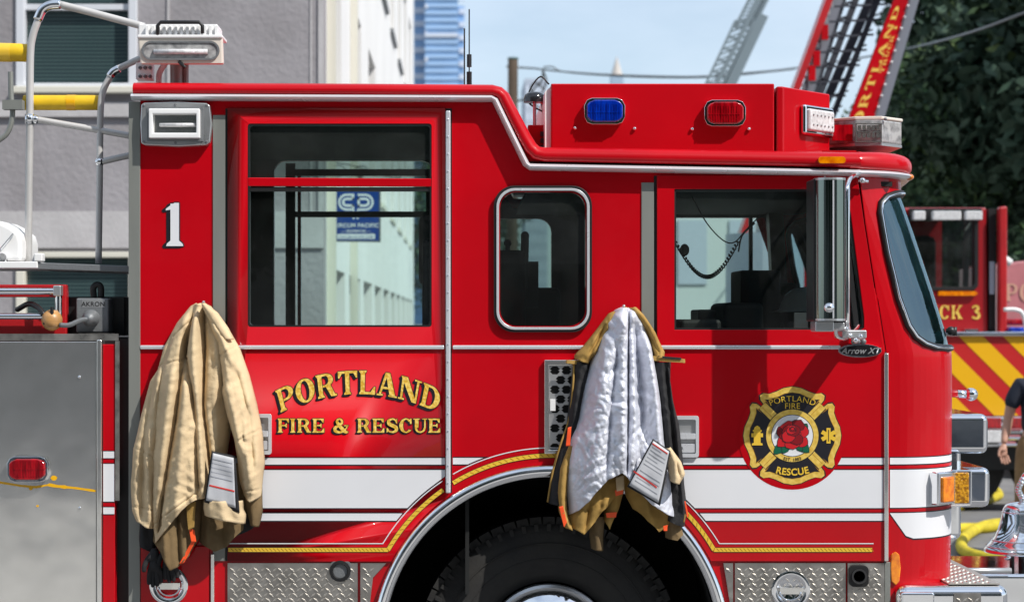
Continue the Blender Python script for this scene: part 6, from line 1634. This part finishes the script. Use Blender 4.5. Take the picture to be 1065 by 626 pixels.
# ---- ladders
def ladder_red():
    yD = 15.0; t = empty('aerial_ladder', (X(800, yD), yD, 0), 'red raised aerial ladder with gold PORTLAND lettering', 'ladder', 'raised aerial ladders')
    def rp(bl, tl, k): return (lerp(bl[0], tl[0], k), lerp(bl[1], tl[1], k))
    # pixel lines extended below the visible part and above the frame (k from -1.5 to 1.6)
    def line(b, tt, k): return (b[0] + (tt[0] - b[0]) * k, b[1] + (tt[1] - b[1]) * k)
    K0, K1 = -1.9, 1.8
    A = ((828, 90), (861, 0)); Gr = ((841, 90), (870, 0)); B1 = ((884, 90), (925, 0)); C = ((900, 123), (938, 0))
    bm = new(); a = W(*line(*A, K0), yD); b = W(*line(*A, K1), yD); add_bar(bm, a, b, .08, .3); part('side_rail', bm, 'red_dull', t)
    bm = new(); a = W(*line(*Gr, K0), yD + .1); b = W(*line(*Gr, K1), yD + .1); add_bar(bm, a, b, .13, .12); part('side_rail', bm, 'ladder_grey', t)
    # lettered beam
    cl_, cr_ = ((883, 123), (930, 0)), ((909, 123), (945, 0))
    bl, tl_, br, tr = line(*cl_, K0), line(*cl_, K1), line(*cr_, K0), line(*cr_, K1)
    bm = new(); add_prism(bm, P([bl, tl_, tr, br], yD - .3), [], yD - .3, yD - .22); beam = part('lettered_beam', bm, 'red', t)
    bm = new(); a = W(*line((913, 123), (949, 0), K0), yD - .1); b = W(*line((913, 123), (949, 0), K1), yD - .1); add_bar(bm, a, b, .10, .3); part('side_rail', bm, 'ladder_grey', t)
    yw = yD - .302
    def along(k, v):   # k along (0 at py 123, 1 at py 0), v across 0 (right edge) .. 1 (left edge)
        r = line((907, 123), (943, 0), k); l = line((885, 123), (932, 0), k)
        return X(lerp(r[0], l[0], v), yw), Z(lerp(r[1], l[1], v), yw)
    letters('lettering', 'PORTLAND FIRE', lambda u, v, c: along(-.20 + u * 1.72, .42 + v * .44), yw, 'gold', beam, ((0, 0),), 1e-4, .16)
    letters('lettering', 'TRUCK 1', lambda u, v, c: along(.38 + u * .40, .12 + v * .22), yw, 'gold', beam, ((0, 0),), 1e-4, .16)
    # rungs and lattice between
    bm = new(); n = 22
    for i in range(n):
        k = lerp(K0, K1, i / (n - 1)); p = W(*line(*Gr, k), yD + .05); q_ = W(*line(*B1, k * 1.0 + .03), yD + .05); add_bar(bm, p, q_, .024)
        k2 = lerp(K0, K1, (i + .5) / (n - 1)); m_ = W(*line((858, 90), (893, 0), k2), yD + .35); add_bar(bm, p, m_, .018)
        add_bar(bm, W(*line((862, 90), (900, 0), k), yD + .3), W(*line((884, 90), (920, 0), k2), yD + .3), .02)
        add_bar(bm, W(*line((848, 90), (878, 0), k), yD + .3), W(*line((858, 90), (893, 0), k2), yD + .3), .018)
    part('rungs', bm, 'ladder_black', t)
    bm = new()
    for b_, t_, w_ in (((856, 90), (890, 0), .07), ((866, 90), (905, 0), .10), ((878, 90), (913, 0), .06), ((850, 90), (878, 0), .04)):
        add_bar(bm, W(*line(b_, t_, K0), yD + .3), W(*line(b_, t_, K1), yD + .3), w_, .1)
    part('fly_section', bm, 'ladder_black', t)
    bm = new()
    for i in range(40):
        k = lerp(K0, K1, i / 39); add_sphere(bm, W(*line((910, 123), (946, 0), k), yD - .32), .018, 4)
        add_box(bm, W(*line((836, 90), (866, 0), k), yD - .02) - Vector((.02, .02, .03)), W(*line((836, 90), (866, 0), k), yD - .02) + Vector((.02, .02, .03)))
    part('fitting', bm, 'alu_light', t)
    bm = new()
    for k in (-.25, .15, .32, .62): p = W(*line((840, 90), (868, 0), k), yD - .05); add_box(bm, p - Vector((.04, .04, .09)), p + Vector((.04, .04, .09)))
    part('red_block', bm, 'red', t)
    foot = W(*line((868, 90), (905, 0), K0), yD); bm = new(); add_lathe(bm, [(.7, 0), (.7, .9), (.5, 1.0), (.5, foot.z + .2), (.001, foot.z + .2)], (foot.x, foot.y, 0), axis='z', n=24); part('turntable', bm, 'far_grey', t)
ladder_red()
def ladder_far():
    yD = 34.0; t = empty('aerial_ladder', (X(690, yD), yD, 0), 'grey lattice aerial ladder farther off against the sky', 'ladder', 'raised aerial ladders')
    def line(b, tt, k): return (b[0] + (tt[0] - b[0]) * k, b[1] + (tt[1] - b[1]) * k)
    L1, L2, L3, L4 = ((734, 88), (765, 22)), ((745, 88), (778, 22)), ((751, 88), (784, 22)), ((760, 88), (794, 16))
    K0, K1 = -1.6, 1.0
    bm = new()
    for l, w_ in ((L1, .05), (L2, .10), (L3, .05), (L4, .22)): add_bar(bm, W(*line(*l, K0), yD), W(*line(*l, K1), yD), w_, .12)
    add_bar(bm, W(*line((757, 88), (790, 18), K0), yD + .3), W(*line((757, 88), (790, 18), K1), yD + .3), .16, .1)
    part('side_rail', bm, 'ladder_far', t)
    bm = new(); n = 30
    for i in range(n):
        k = lerp(K0, K1, i / (n - 1)); k2 = lerp(K0, K1, min(1, (i + 1) / (n - 1))); add_bar(bm, W(*line(*L1, k), yD), W(*line(*L2, k2 if i % 2 else k), yD), .04); add_bar(bm, W(*line(*L2, k), yD), W(*line(*L4, k), yD), .045)
        add_bar(bm, W(*line(*L3, k), yD + .1), W(*line(*L4, k2), yD + .1), .03); add_bar(bm, W(*line(*L3, (k + k2) / 2), yD), W(*line(*L4, (k + k2) / 2), yD), .035)
        if i % 2 == 0: add_bar(bm, W(*line(*L1, k), yD), W(*line(*L2, k2), yD), .035)
    part('rungs', bm, 'ladder_far', t)
    # upper fly section
    F1, F2, F3, F4 = ((766, 26), (783, -8)), ((775, 26), (792, -8)), ((780, 22), (796, -8)), ((787, 22), (802, -8))
    bm = new()
    for l in (F1, F2, F4): add_bar(bm, W(*line(*l, -.1), yD + .1), W(*line(*l, 1.9), yD + .1), .09 if l is F2 else .06, .08)
    for i in range(18):
        k = -.1 + i * .115; add_bar(bm, W(*line(*F1, k), yD + .1), W(*line(*F2, k + .08), yD + .1), .035); add_bar(bm, W(*line(*F2, k), yD + .1), W(*line(*F4, k), yD + .1), .04); add_bar(bm, W(*line(*F2, k), yD + .15), W(*line(*F4, k + .1), yD + .15), .03)
    part('fly_section', bm, 'ladder_far', t)
    f = W(*line(*L2, K0), yD); bm = new(); add_lathe(bm, [(.8, 0), (.8, 1.1), (.5, 1.2), (.5, max(1.4, f.z + .2)), (.001, max(1.4, f.z + .2))], (f.x, yD, 0), axis='z', n=20); part('turntable', bm, 'far_grey', t)
ladder_far()

# ================================================================== SECOND TRUCK
y3 = 11.8
tr = empty('ladder_truck', (X(1000, y3), y3 + 2, 0), 'red ladder truck with yellow chevrons and TRUCK 3 lettering parked behind the person', 'fire truck')
def P3(pts, y=y3): return P(pts, y)
bm = new(); add_prism(bm, P3([(905, 216), (1026, 216), (1029, 480), (905, 480)]), [P3(rrect(935, 226, 1016, 301, 6))], y3, y3 + .2); part('cab', bm, 'red_deep', tr, bevel=.02)
bm = new(); add_box(bm, (X(905, y3), y3 + .2, .7), (X(925, y3), y3 + 2.2, Z(216, y3))); add_box(bm, (X(905, y3), y3 + .2, Z(218, y3)), (X(1027, y3), y3 + 2.2, Z(215, y3))); add_box(bm, (X(930, y3), y3 + 2.0, .7), (X(1029, y3), y3 + 2.2, Z(220, y3))); add_box(bm, (X(930, y3), y3 + .25, .7), (X(1029, y3), y3 + 2, Z(340, y3))); part('cab_shell', bm, 'red_deep', tr)
bm = new(); add_prism(bm, P3(rrect(934, 225.5, 1017, 302, 7)), [P3(rrect(937.5, 229, 1013.5, 298.5, 5))], y3 - .02, y3 + .02); wf = part('window', bm, 'black', tr, bevel=.008)
bm = new(); add_sheet(bm, P3(rrect(936, 227, 1015, 300, 6)), y3 + .01); part('pane', bm, 'glass_dark', wf)
bm = new(); add_box(bm, (X(963, y3), y3 + .6, Z(310, y3)), (X(990, y3), y3 + .9, Z(242, y3))); part('seat', bm, 'interior', tr, bevel=.08)
bm = new(); add_bar(bm, W(1006, 228, y3 + .4), W(1004, 300, y3 + .4), .05); part('pillar', bm, 'far_pale', tr)
bm = new(); add_prism(bm, P3([(945, 217), (1020, 217), (1020, 228), (945, 228)]), [], y3 - .04, y3 - .002); part('visor', bm, 'black', tr)
for a, b in ((947, 960), (967, 997), (1001, 1019)):
    bm = new(); add_prism(bm, P3([(a, 220), (b, 220), (b, 229.5), (a, 229.5)]), [], y3 - .12, y3 - .03); part('work_light', bm, 'lens_white', tr, bevel=.015, seg=3)
bm = new(); add_prism(bm, P3([(975, 303), (1013, 303), (1016, 305), (1013, 307.5), (975, 307.5)]), [], y3 - .05, y3 - .002); part('marker_strip', bm, 'lens_amber', tr)
letters('lettering', 'TRUCK 3', lambda u, v, c: (X(937 + u * 82, y3), Z(331.5 - v * 14, y3)), y3 - .006, 'gold_soft', tr, ((0, 0),), 1e-4, .14)
bm = new(); add_prism(bm, P3([(1002, 342), (1017, 342), (1017, 346.5), (1002, 346.5)]), [], y3 - .04, y3 - .002); part('door_handle', bm, 'chrome', tr, bevel=.01)
# open door edge-on
bm = new(); add_box(bm, (X(1029, y3), y3 + .02, .9), (X(1036, y3), y3 + .7, Z(217, y3))); part('door_jamb', bm, 'black', tr)
bm = new(); add_prism(bm, P3([(1029.5, 272), (1034, 272), (1034, 306), (1029.5, 306)]), [], y3 - .005, y3 + .02); part('jamb_panel', bm, 'far_grey', tr)
bm = new(); add_prism(bm, P3([(1036, 216), (1044.5, 215), (1044.5, 346), (1036, 346)]), [], y3 - .12, y3 - .01); part('open_door', bm, 'red_dull', tr, bevel=.02)
bm = new(); add_prism(bm, P([(905, 345), (1085, 345), (1085, 349.5), (905, 349.5)], y3 - .25), [], y3 - .3, y3 - .02); part('step_trim', bm, 'chrome', tr, bevel=.01)
# chevron panel
yc3 = y3 - .25
bm = new(); add_prism(bm, P([(905, 349.5), (1085, 349.5), (1085, 432), (905, 432)], yc3), [], yc3, y3 + .1, 0)
def clip_x(poly, xa, xb):
    def half(ps, f, inter):
        out = []
        for i in range(len(ps)):
            a, b = ps[i - 1], ps[i]
            if f(b):
                if not f(a): out.append(inter(a, b))
                out.append(b)
            elif f(a): out.append(inter(a, b))
        return out
    ix = lambda xv: (lambda a, b: (xv, a[1] + (b[1] - a[1]) * (xv - a[0]) / (b[0] - a[0])))
    p = half(poly, lambda q_: q_[0] >= xa, ix(xa))
    return half(p, lambda q_: q_[0] <= xb, ix(xb)) if p else p
for k in range(-4, 6):
    x0 = 905 + k * 46
    poly = clip_x([(x0, 349.5), (x0 + 25, 349.5), (x0 + 25 + 83, 432), (x0 + 83, 432)], 905, 1085)
    if len(poly) > 2: add_sheet(bm, P(poly, yc3), yc3 - .004, 1)
part('chevron_panel', bm, None, tr, mats=['chev_red', 'chev_yellow'])
bm = new()
for k in range(5): add_prism(bm, P([(975 + k * 2, 433 + k * 7), (1085, 433 + k * 7), (1085, 436.5 + k * 7), (975 + k * 2, 436.5 + k * 7)], yc3), [], yc3 - .02 - .01 * (k % 2), y3 + .1)
part('lower_trim', bm, 'chrome', tr, bevel=.01)
for a, b, c, m_ in ((1022, 434, 445, 'lens_red'), (1022, 447, 460, 'lens_white'), (1045, 434, 445, 'lens_red')):
    bm = new(); add_prism(bm, P([(a, b), (a + 18, b), (a + 18, c), (a, c)], yc3), [], yc3 - .06, yc3 - .03); part('tail_lamp', bm, m_, tr, bevel=.012)
bm = new(); add_box(bm, (X(905, y3), y3 - .1, .45), (X(1085, y3), y3 + 2.2, Z(462, y3))); part('chassis', bm, 'black', tr)
for px in (1000, 1110):
    bm = new(); add_lathe(bm, [(.2, 0), (.46, .0), (.5, .06), (.5, .3), (.2, .32)], (X(px, y3), y3 + .1, .5), n=32); w3 = part('wheel', bm, 'rubber', tr, smooth=True)
    bm = new(); add_lathe(bm, [(.22, .02), (.18, -.02), (.001, -.02)], (X(px, y3), y3 + .1, .5), n=20); part('rim', bm, 'alu_light', w3, smooth=True)
# grab rail and blue/red lamps
bm = new(); add_tube(bm, [W(1044, 322, y3 - .3), W(1056, 322, y3 - .3), W(1064, 327, y3 - .3), W(1068, 346, y3 - .3)], .022, smooth_n=4); part('grab_rail', bm, 'white_paint', tr, smooth='all')
bm = new(); add_box(bm, W(1049, 346, y3 - .2), W(1066, 340, y3)); part('beacon', bm, 'lens_blue', tr, bevel=.02)
bm = new(); add_box(bm, W(1046, 338, y3 - .1), W(1062, 331, y3 + .1)); part('beacon', bm, 'lens_red', tr, bevel=.02)
# pale red engine side beyond
y4 = 16.0
t4 = empty('fire_truck', (X(1100, y4), y4 + 1, 0), 'red truck body, coloured pinkish for haze, beyond the open truck door', 'fire truck')
bm = new(); add_prism(bm, P([(1044, 276), (1058, 272), (1200, 262), (1200, 470), (1044, 470)], y4), [], y4, y4 + 2.2); part('body_panel', bm, 'pink_red', t4, bevel=.02)
letters('lettering', 'PORTLAND', lambda u, v, c: (X(1046 + u * 120, y4), Z(313 - v * 18, y4)), y4 - .01, 'pink_text', t4, ((0, 0),), 1e-4, .1)
bm = new(); add_tube(bm, [W(1044, 269, y4 - .2), W(1051, 274, y4 - .2)], .05); part('lamp', bm, 'white_paint', t4, smooth='all')
for px in (1080, 1180):
    bm = new(); add_lathe(bm, [(.2, 0), (.46, .0), (.5, .06), (.5, .3)], (X(px, y4), y4 - .01, .5), n=28); part('wheel', bm, 'rubber', t4, smooth=True)

# ---- person
yM = 8.1
pr = empty('person', (X(1082, yM), yM, 0), 'person in navy T-shirt, red suspenders and tan turnout trousers standing at the right edge', 'person')
cxm = X(1083, yM)
def pm(x, y, z): return (cxm + x, yM + y, z)
sh = [(pm(0, 0, 1.02), (.15, .12)), (pm(0, 0, 1.15), (.15, .115)), (pm(0, 0, 1.32), (.17, .12)), (pm(0, 0, 1.45), (.12, .09)), (pm(0, 0, 1.52), .058), (pm(0, -.01, 1.58), .055)]
armL = [(pm(0, 0, 1.45), (.12, .09)), (pm(-.17, .0, 1.44), .07), (pm(-.245, .0, 1.33), .055), (pm(-.275, .02, 1.16), .044), (pm(-.30, .0, 1.05), .040), (pm(-.335, -.05, .95), .028)]
armR = [(pm(0, 0, 1.45), (.12, .09)), (pm(.17, .0, 1.44), .07), (pm(.245, .0, 1.33), .055), (pm(.275, .02, 1.16), .044), (pm(.27, -.06, 1.05), .040), (pm(.26, -.13, .95), .028)]
legs = [[(pm(0, 0, 1.02), (.15, .12)), (pm(s_ * .09, 0, .9), .10), (pm(s_ * .11, -.01, .52), .07), (pm(s_ * .12, .02, .12), .05), (pm(s_ * .12, -.1, .05), .04)] for s_ in (-1, 1)]
body = skin('body', [sh, armL, armR] + legs, 'skin', pr, 2)
def hand(cx, cz, dx, dy, mirror=1):
    a = Vector((cx, 0, cz)); ch = []
    def h(x, y, z): return (cxm + cx + x * mirror, yM + dy + y, cz + z)
    ch.append([(h(0, 0, 0), (.026, .02)), (h(-.005, -.01, -.05), (.036, .018)), (h(-.008, -.015, -.085), (.036, .016))])
    for k, (fx, ln) in enumerate(((-.03, .062), (-.01, .072), (.01, .068), (.028, .054))):
        ch.append([(h(-.008, -.015, -.085), (.036, .016)), (h(fx, -.02, -.105), .0105), (h(fx * 1.1 + .004, -.03, -.105 - ln * .5), .0095), (h(fx * 1.1 + .012, -.045, -.105 - ln), .008)])
    ch.append([(h(-.005, -.01, -.05), (.036, .018)), (h(-.038, -.02, -.055), .013), (h(-.05, -.03, -.085), .011), (h(-.048, -.04, -.112), .009)])
    return skin('hand', ch, 'skin', pr, 1)
hand(-.335, .955, 0, -.05); hand(.26, .955, 0, -.13, -1)
hd_ = new(); add_sphere(hd_, pm(0, -.01, 1.69), .1, 14, .78, .95, 1.2); add_sphere(hd_, pm(0, -.11, 1.675), .018, 6, .8, 1, 1.3)
for s_ in (-1, 1): add_sphere(hd_, pm(s_ * .08, 0, 1.68), .022, 6, .4, .8, 1.3)
head = part('head', hd_, 'skin', pr, smooth='all')
bm = new()
for s_ in (-1, 1): add_sphere(bm, pm(s_ * .032, -.098, 1.70), .010, 6)
add_box(bm, pm(-.022, -.105, 1.632), pm(.022, -.098, 1.638)); part('face_features', bm, 'hair', head)
bm = new(); add_sphere(bm, pm(0, .012, 1.715), .105, 14, .8, .95, 1.05)
for v_ in list(bm.verts):
    if v_.co.z < 1.70 and v_.co.y < yM + .02: bm.verts.remove(v_)
part('hair', bm, 'hair', pr, smooth='all')
shirt = skin('t_shirt', [[(pm(0, 0, .98), (.185, .15)), (pm(0, 0, 1.15), (.178, .14)), (pm(0, 0, 1.32), (.195, .14)), (pm(0, 0, 1.45), (.14, .105)), (pm(0, 0, 1.5), (.07, .07))],
                         [(pm(0, 0, 1.45), (.14, .105)), (pm(-.17, .0, 1.44), .088), (pm(-.235, .0, 1.34), .078), (pm(-.262, .01, 1.24), .072)],
                         [(pm(0, 0, 1.45), (.14, .105)), (pm(.17, .0, 1.44), .088), (pm(.235, .0, 1.34), .078), (pm(.262, .01, 1.24), .072)]], 'navy', pr, 2)
skin('turnout_trousers', [[(pm(0, 0, 1.08), (.19, .15)), (pm(0, 0, .98), (.20, .165)), (pm(-.1, 0, .85), .135), (pm(-.12, -.01, .52), .115), (pm(-.13, .01, .2), .105), (pm(-.13, .01, .1), .10)],
                          [(pm(0, 0, .98), (.20, .165)), (pm(.1, 0, .85), .135), (pm(.12, -.01, .52), .115), (pm(.13, .01, .2), .105), (pm(.13, .01, .1), .10)]], 'pants', pr, 2)
for s_ in (-1, 1):
    bm = new(); add_tube(bm, [pm(s_ * .12, -.165, 1.02), pm(s_ * .12, -.17, 1.2), pm(s_ * .12, -.155, 1.36), pm(s_ * .12, -.10, 1.48), pm(s_ * .11, .02, 1.535), pm(s_ * .1, .12, 1.45), pm(s_ * .05, .165, 1.2), pm(s_ * .08, .165, 1.02)], .018, n=8, smooth_n=4); part('suspender', bm, 'suspender', pr, smooth='all')
    bm = new(); add_sphere(bm, pm(s_ * .13, -.06, .06), .07, 10, .85, 2.0, .95); part('boot', bm, 'black', pr, smooth='all')

# ---- hoses on the ground
def hose(pts, name, label, r=.05):
    bm = new(); add_tube(bm, [W(a, b, interp([(0, 0)], 0)) if False else G(a, b) for a, b in pts], r, n=12, smooth_n=8)
    o = part(name, bm, 'hose', None, smooth='all'); tag(o, label, 'hose', 'yellow fire hoses on the road'); return o
def G(px, py, r=.05):
    # point lying on the road that is seen at this place
    s_ = (py - VY) / (CAMH - r); y = 240 * CAMD / s_ - CAMD
    return Vector(((px - VX) / s_, y, r))
hose([(900, 526), (960, 527), (1000, 526), (1020, 522), (1034, 517), (1039, 514), (1032, 508), (1010, 505), (960, 505)], 'fire_hose', 'yellow fire hose making a small bend by the amber corner lamp')
hose([(940, 551), (985, 550), (1005, 549), (1030, 548), (1060, 541), (1120, 534)], 'fire_hose', 'yellow fire hose running straight along the road behind the bell')
hose([(1110, 556), (1070, 545), (1030, 545), (1006, 556), (1000, 568), (1010, 576), (1040, 582), (1075, 585), (1140, 586)], 'fire_hose', 'yellow fire hose looping on the road nearest the chrome bell')

# ---- street side the camera stands on (seen only in the paint, chrome and windows)
bm = new(); add_box(bm, (-30, -9.8, -.1), (30, -2.4, .13)); struct('sidewalk', bm, 'sidewalk', 'unseen pale pavement on the near side of the street, added to brighten reflections')  # pale slab added for the bright reflection low in the steel door
block_b = empty('street_building', (0, -27, 0), 'unseen pale building across the street, reflected and made tall to cut sky light and shade the road', 'building')
bm = new(); add_box(bm, (-30, -34, -.1), (26, -26, 24)); part('wall', bm, 'brick', block_b)  # height raised to block sky fill and shade the road behind the camera
for i in range(16):
    for j in range(7):
        bm = new(); add_box(bm, (-25 + i * 3.2, -26, 1.2 + j * 3.1), (-23.4 + i * 3.2, -25.93, 3.0 + j * 3.1)); part('window', bm, 'pane_dark', block_b)
tl = ['street tree across the road, left one reflected in the crew windows', 'street tree across the road reflected in the middle window', 'street tree across the road reflected in the chrome mirror', 'street tree across the road at the far right, reflected in the windshield']
def tree_at(x, y, zc, rx, rz, n, label, seed):
    t = tree(480, 10, zc, rx, rz, n, label, seed, leafsize=.2)
    t.location = (x, y, 0)
    return t
for i, (tx, ty_) in enumerate(((-9, -19), (-2.5, -21), (4.0, -20), (11, -22))): tree_at(tx, ty_, 5.6, 3.4, 3.4, 5000, tl[i], 40 + i)

tree_at(13.5, 5.0, 4.6, 2.6, 3.6, 9000, 'unseen tree added beyond the right edge for windshield reflections, nearer of the two', 50)  # unseen trees added to put dark streaks in the windshield reflection
tree_at(19.5, 13.0, 5.5, 3.0, 4.5, 9000, 'unseen tree added beyond the right edge for windshield reflections, farther of the two', 51)
# ================================================================== light, sky, camera
sun_dir = Vector((1.25, -1.0, 1.75)).normalized()
elev = math.asin(sun_dir.z)
S.world = bpy.data.worlds.new("World"); w = S.world; w.use_nodes = True
N = w.node_tree.nodes; L = w.node_tree.links; bgd = N['Background']
sky = N.new('ShaderNodeTexSky'); sky.sky_type = 'NISHITA'; sky.sun_disc = False
sky.sun_elevation = elev; sky.sun_rotation = math.atan2(sun_dir.x, sun_dir.y)
sky.air_density = 1.0; sky.dust_density = .6; sky.ozone_density = 1.5
tc = N.new('ShaderNodeTexCoord'); mp = N.new('ShaderNodeMapping'); mp.inputs['Scale'].default_value = (1, 1, 3.2); mp.inputs['Rotation'].default_value = (0, .25, 0)
nz = N.new('ShaderNodeTexNoise'); nz.inputs['Scale'].default_value = 2.6; nz.inputs['Detail'].default_value = 7; nz.inputs['Roughness'].default_value = .55
rp = N.new('ShaderNodeValToRGB'); rp.color_ramp.elements[0].position = .40; rp.color_ramp.elements[1].position = .72
rp.color_ramp.elements[0].color = (.34, .34, .34, 1); rp.color_ramp.elements[1].color = (1, 1, 1, 1)
mx = N.new('ShaderNodeMixRGB'); mx.inputs['Color2'].default_value = (6.6, 7.6, 8.8, 1)
L.new(tc.outputs['Generated'], mp.inputs['Vector']); L.new(mp.outputs['Vector'], nz.inputs['Vector']); L.new(nz.outputs['Fac'], rp.inputs['Fac'])
L.new(rp.outputs['Color'], mx.inputs['Fac']); L.new(sky.outputs['Color'], mx.inputs['Color1']); L.new(mx.outputs['Color'], bgd.inputs['Color'])
bgd.inputs['Strength'].default_value = .13
sl_ = bpy.data.lights.new('sun', 'SUN'); sl_.energy = 5.0; sl_.angle = math.radians(.5); sl_.color = (1, .955, .89)
so = bpy.data.objects.new('sun', sl_); COL.objects.link(so); so.rotation_euler = (-sun_dir).to_track_quat('-Z', 'Y').to_euler()
cd_ = bpy.data.cameras.new('camera'); cam = bpy.data.objects.new('camera', cd_); COL.objects.link(cam)
cam.location = (0, -CAMD, CAMH); cam.rotation_euler = (PI / 2, 0, 0)
cd_.sensor_width = 36; cd_.lens = 36 * CAMD / (1065 / 240.0); cd_.shift_x = (532.5 - VX) / 1065; cd_.shift_y = (VY - 313) / 1065
cd_.clip_end = 6000; cd_.clip_start = .1
cd_.dof.use_dof = True; cd_.dof.focus_distance = CAMD - .03; cd_.dof.aperture_fstop = 3.3
S.camera = cam
S.view_settings.view_transform = 'Standard'; S.view_settings.look = 'None'; S.view_settings.exposure = 0; S.view_settings.gamma = 1
S.cycles.transparent_max_bounces = 24
S.cycles.max_bounces = 8
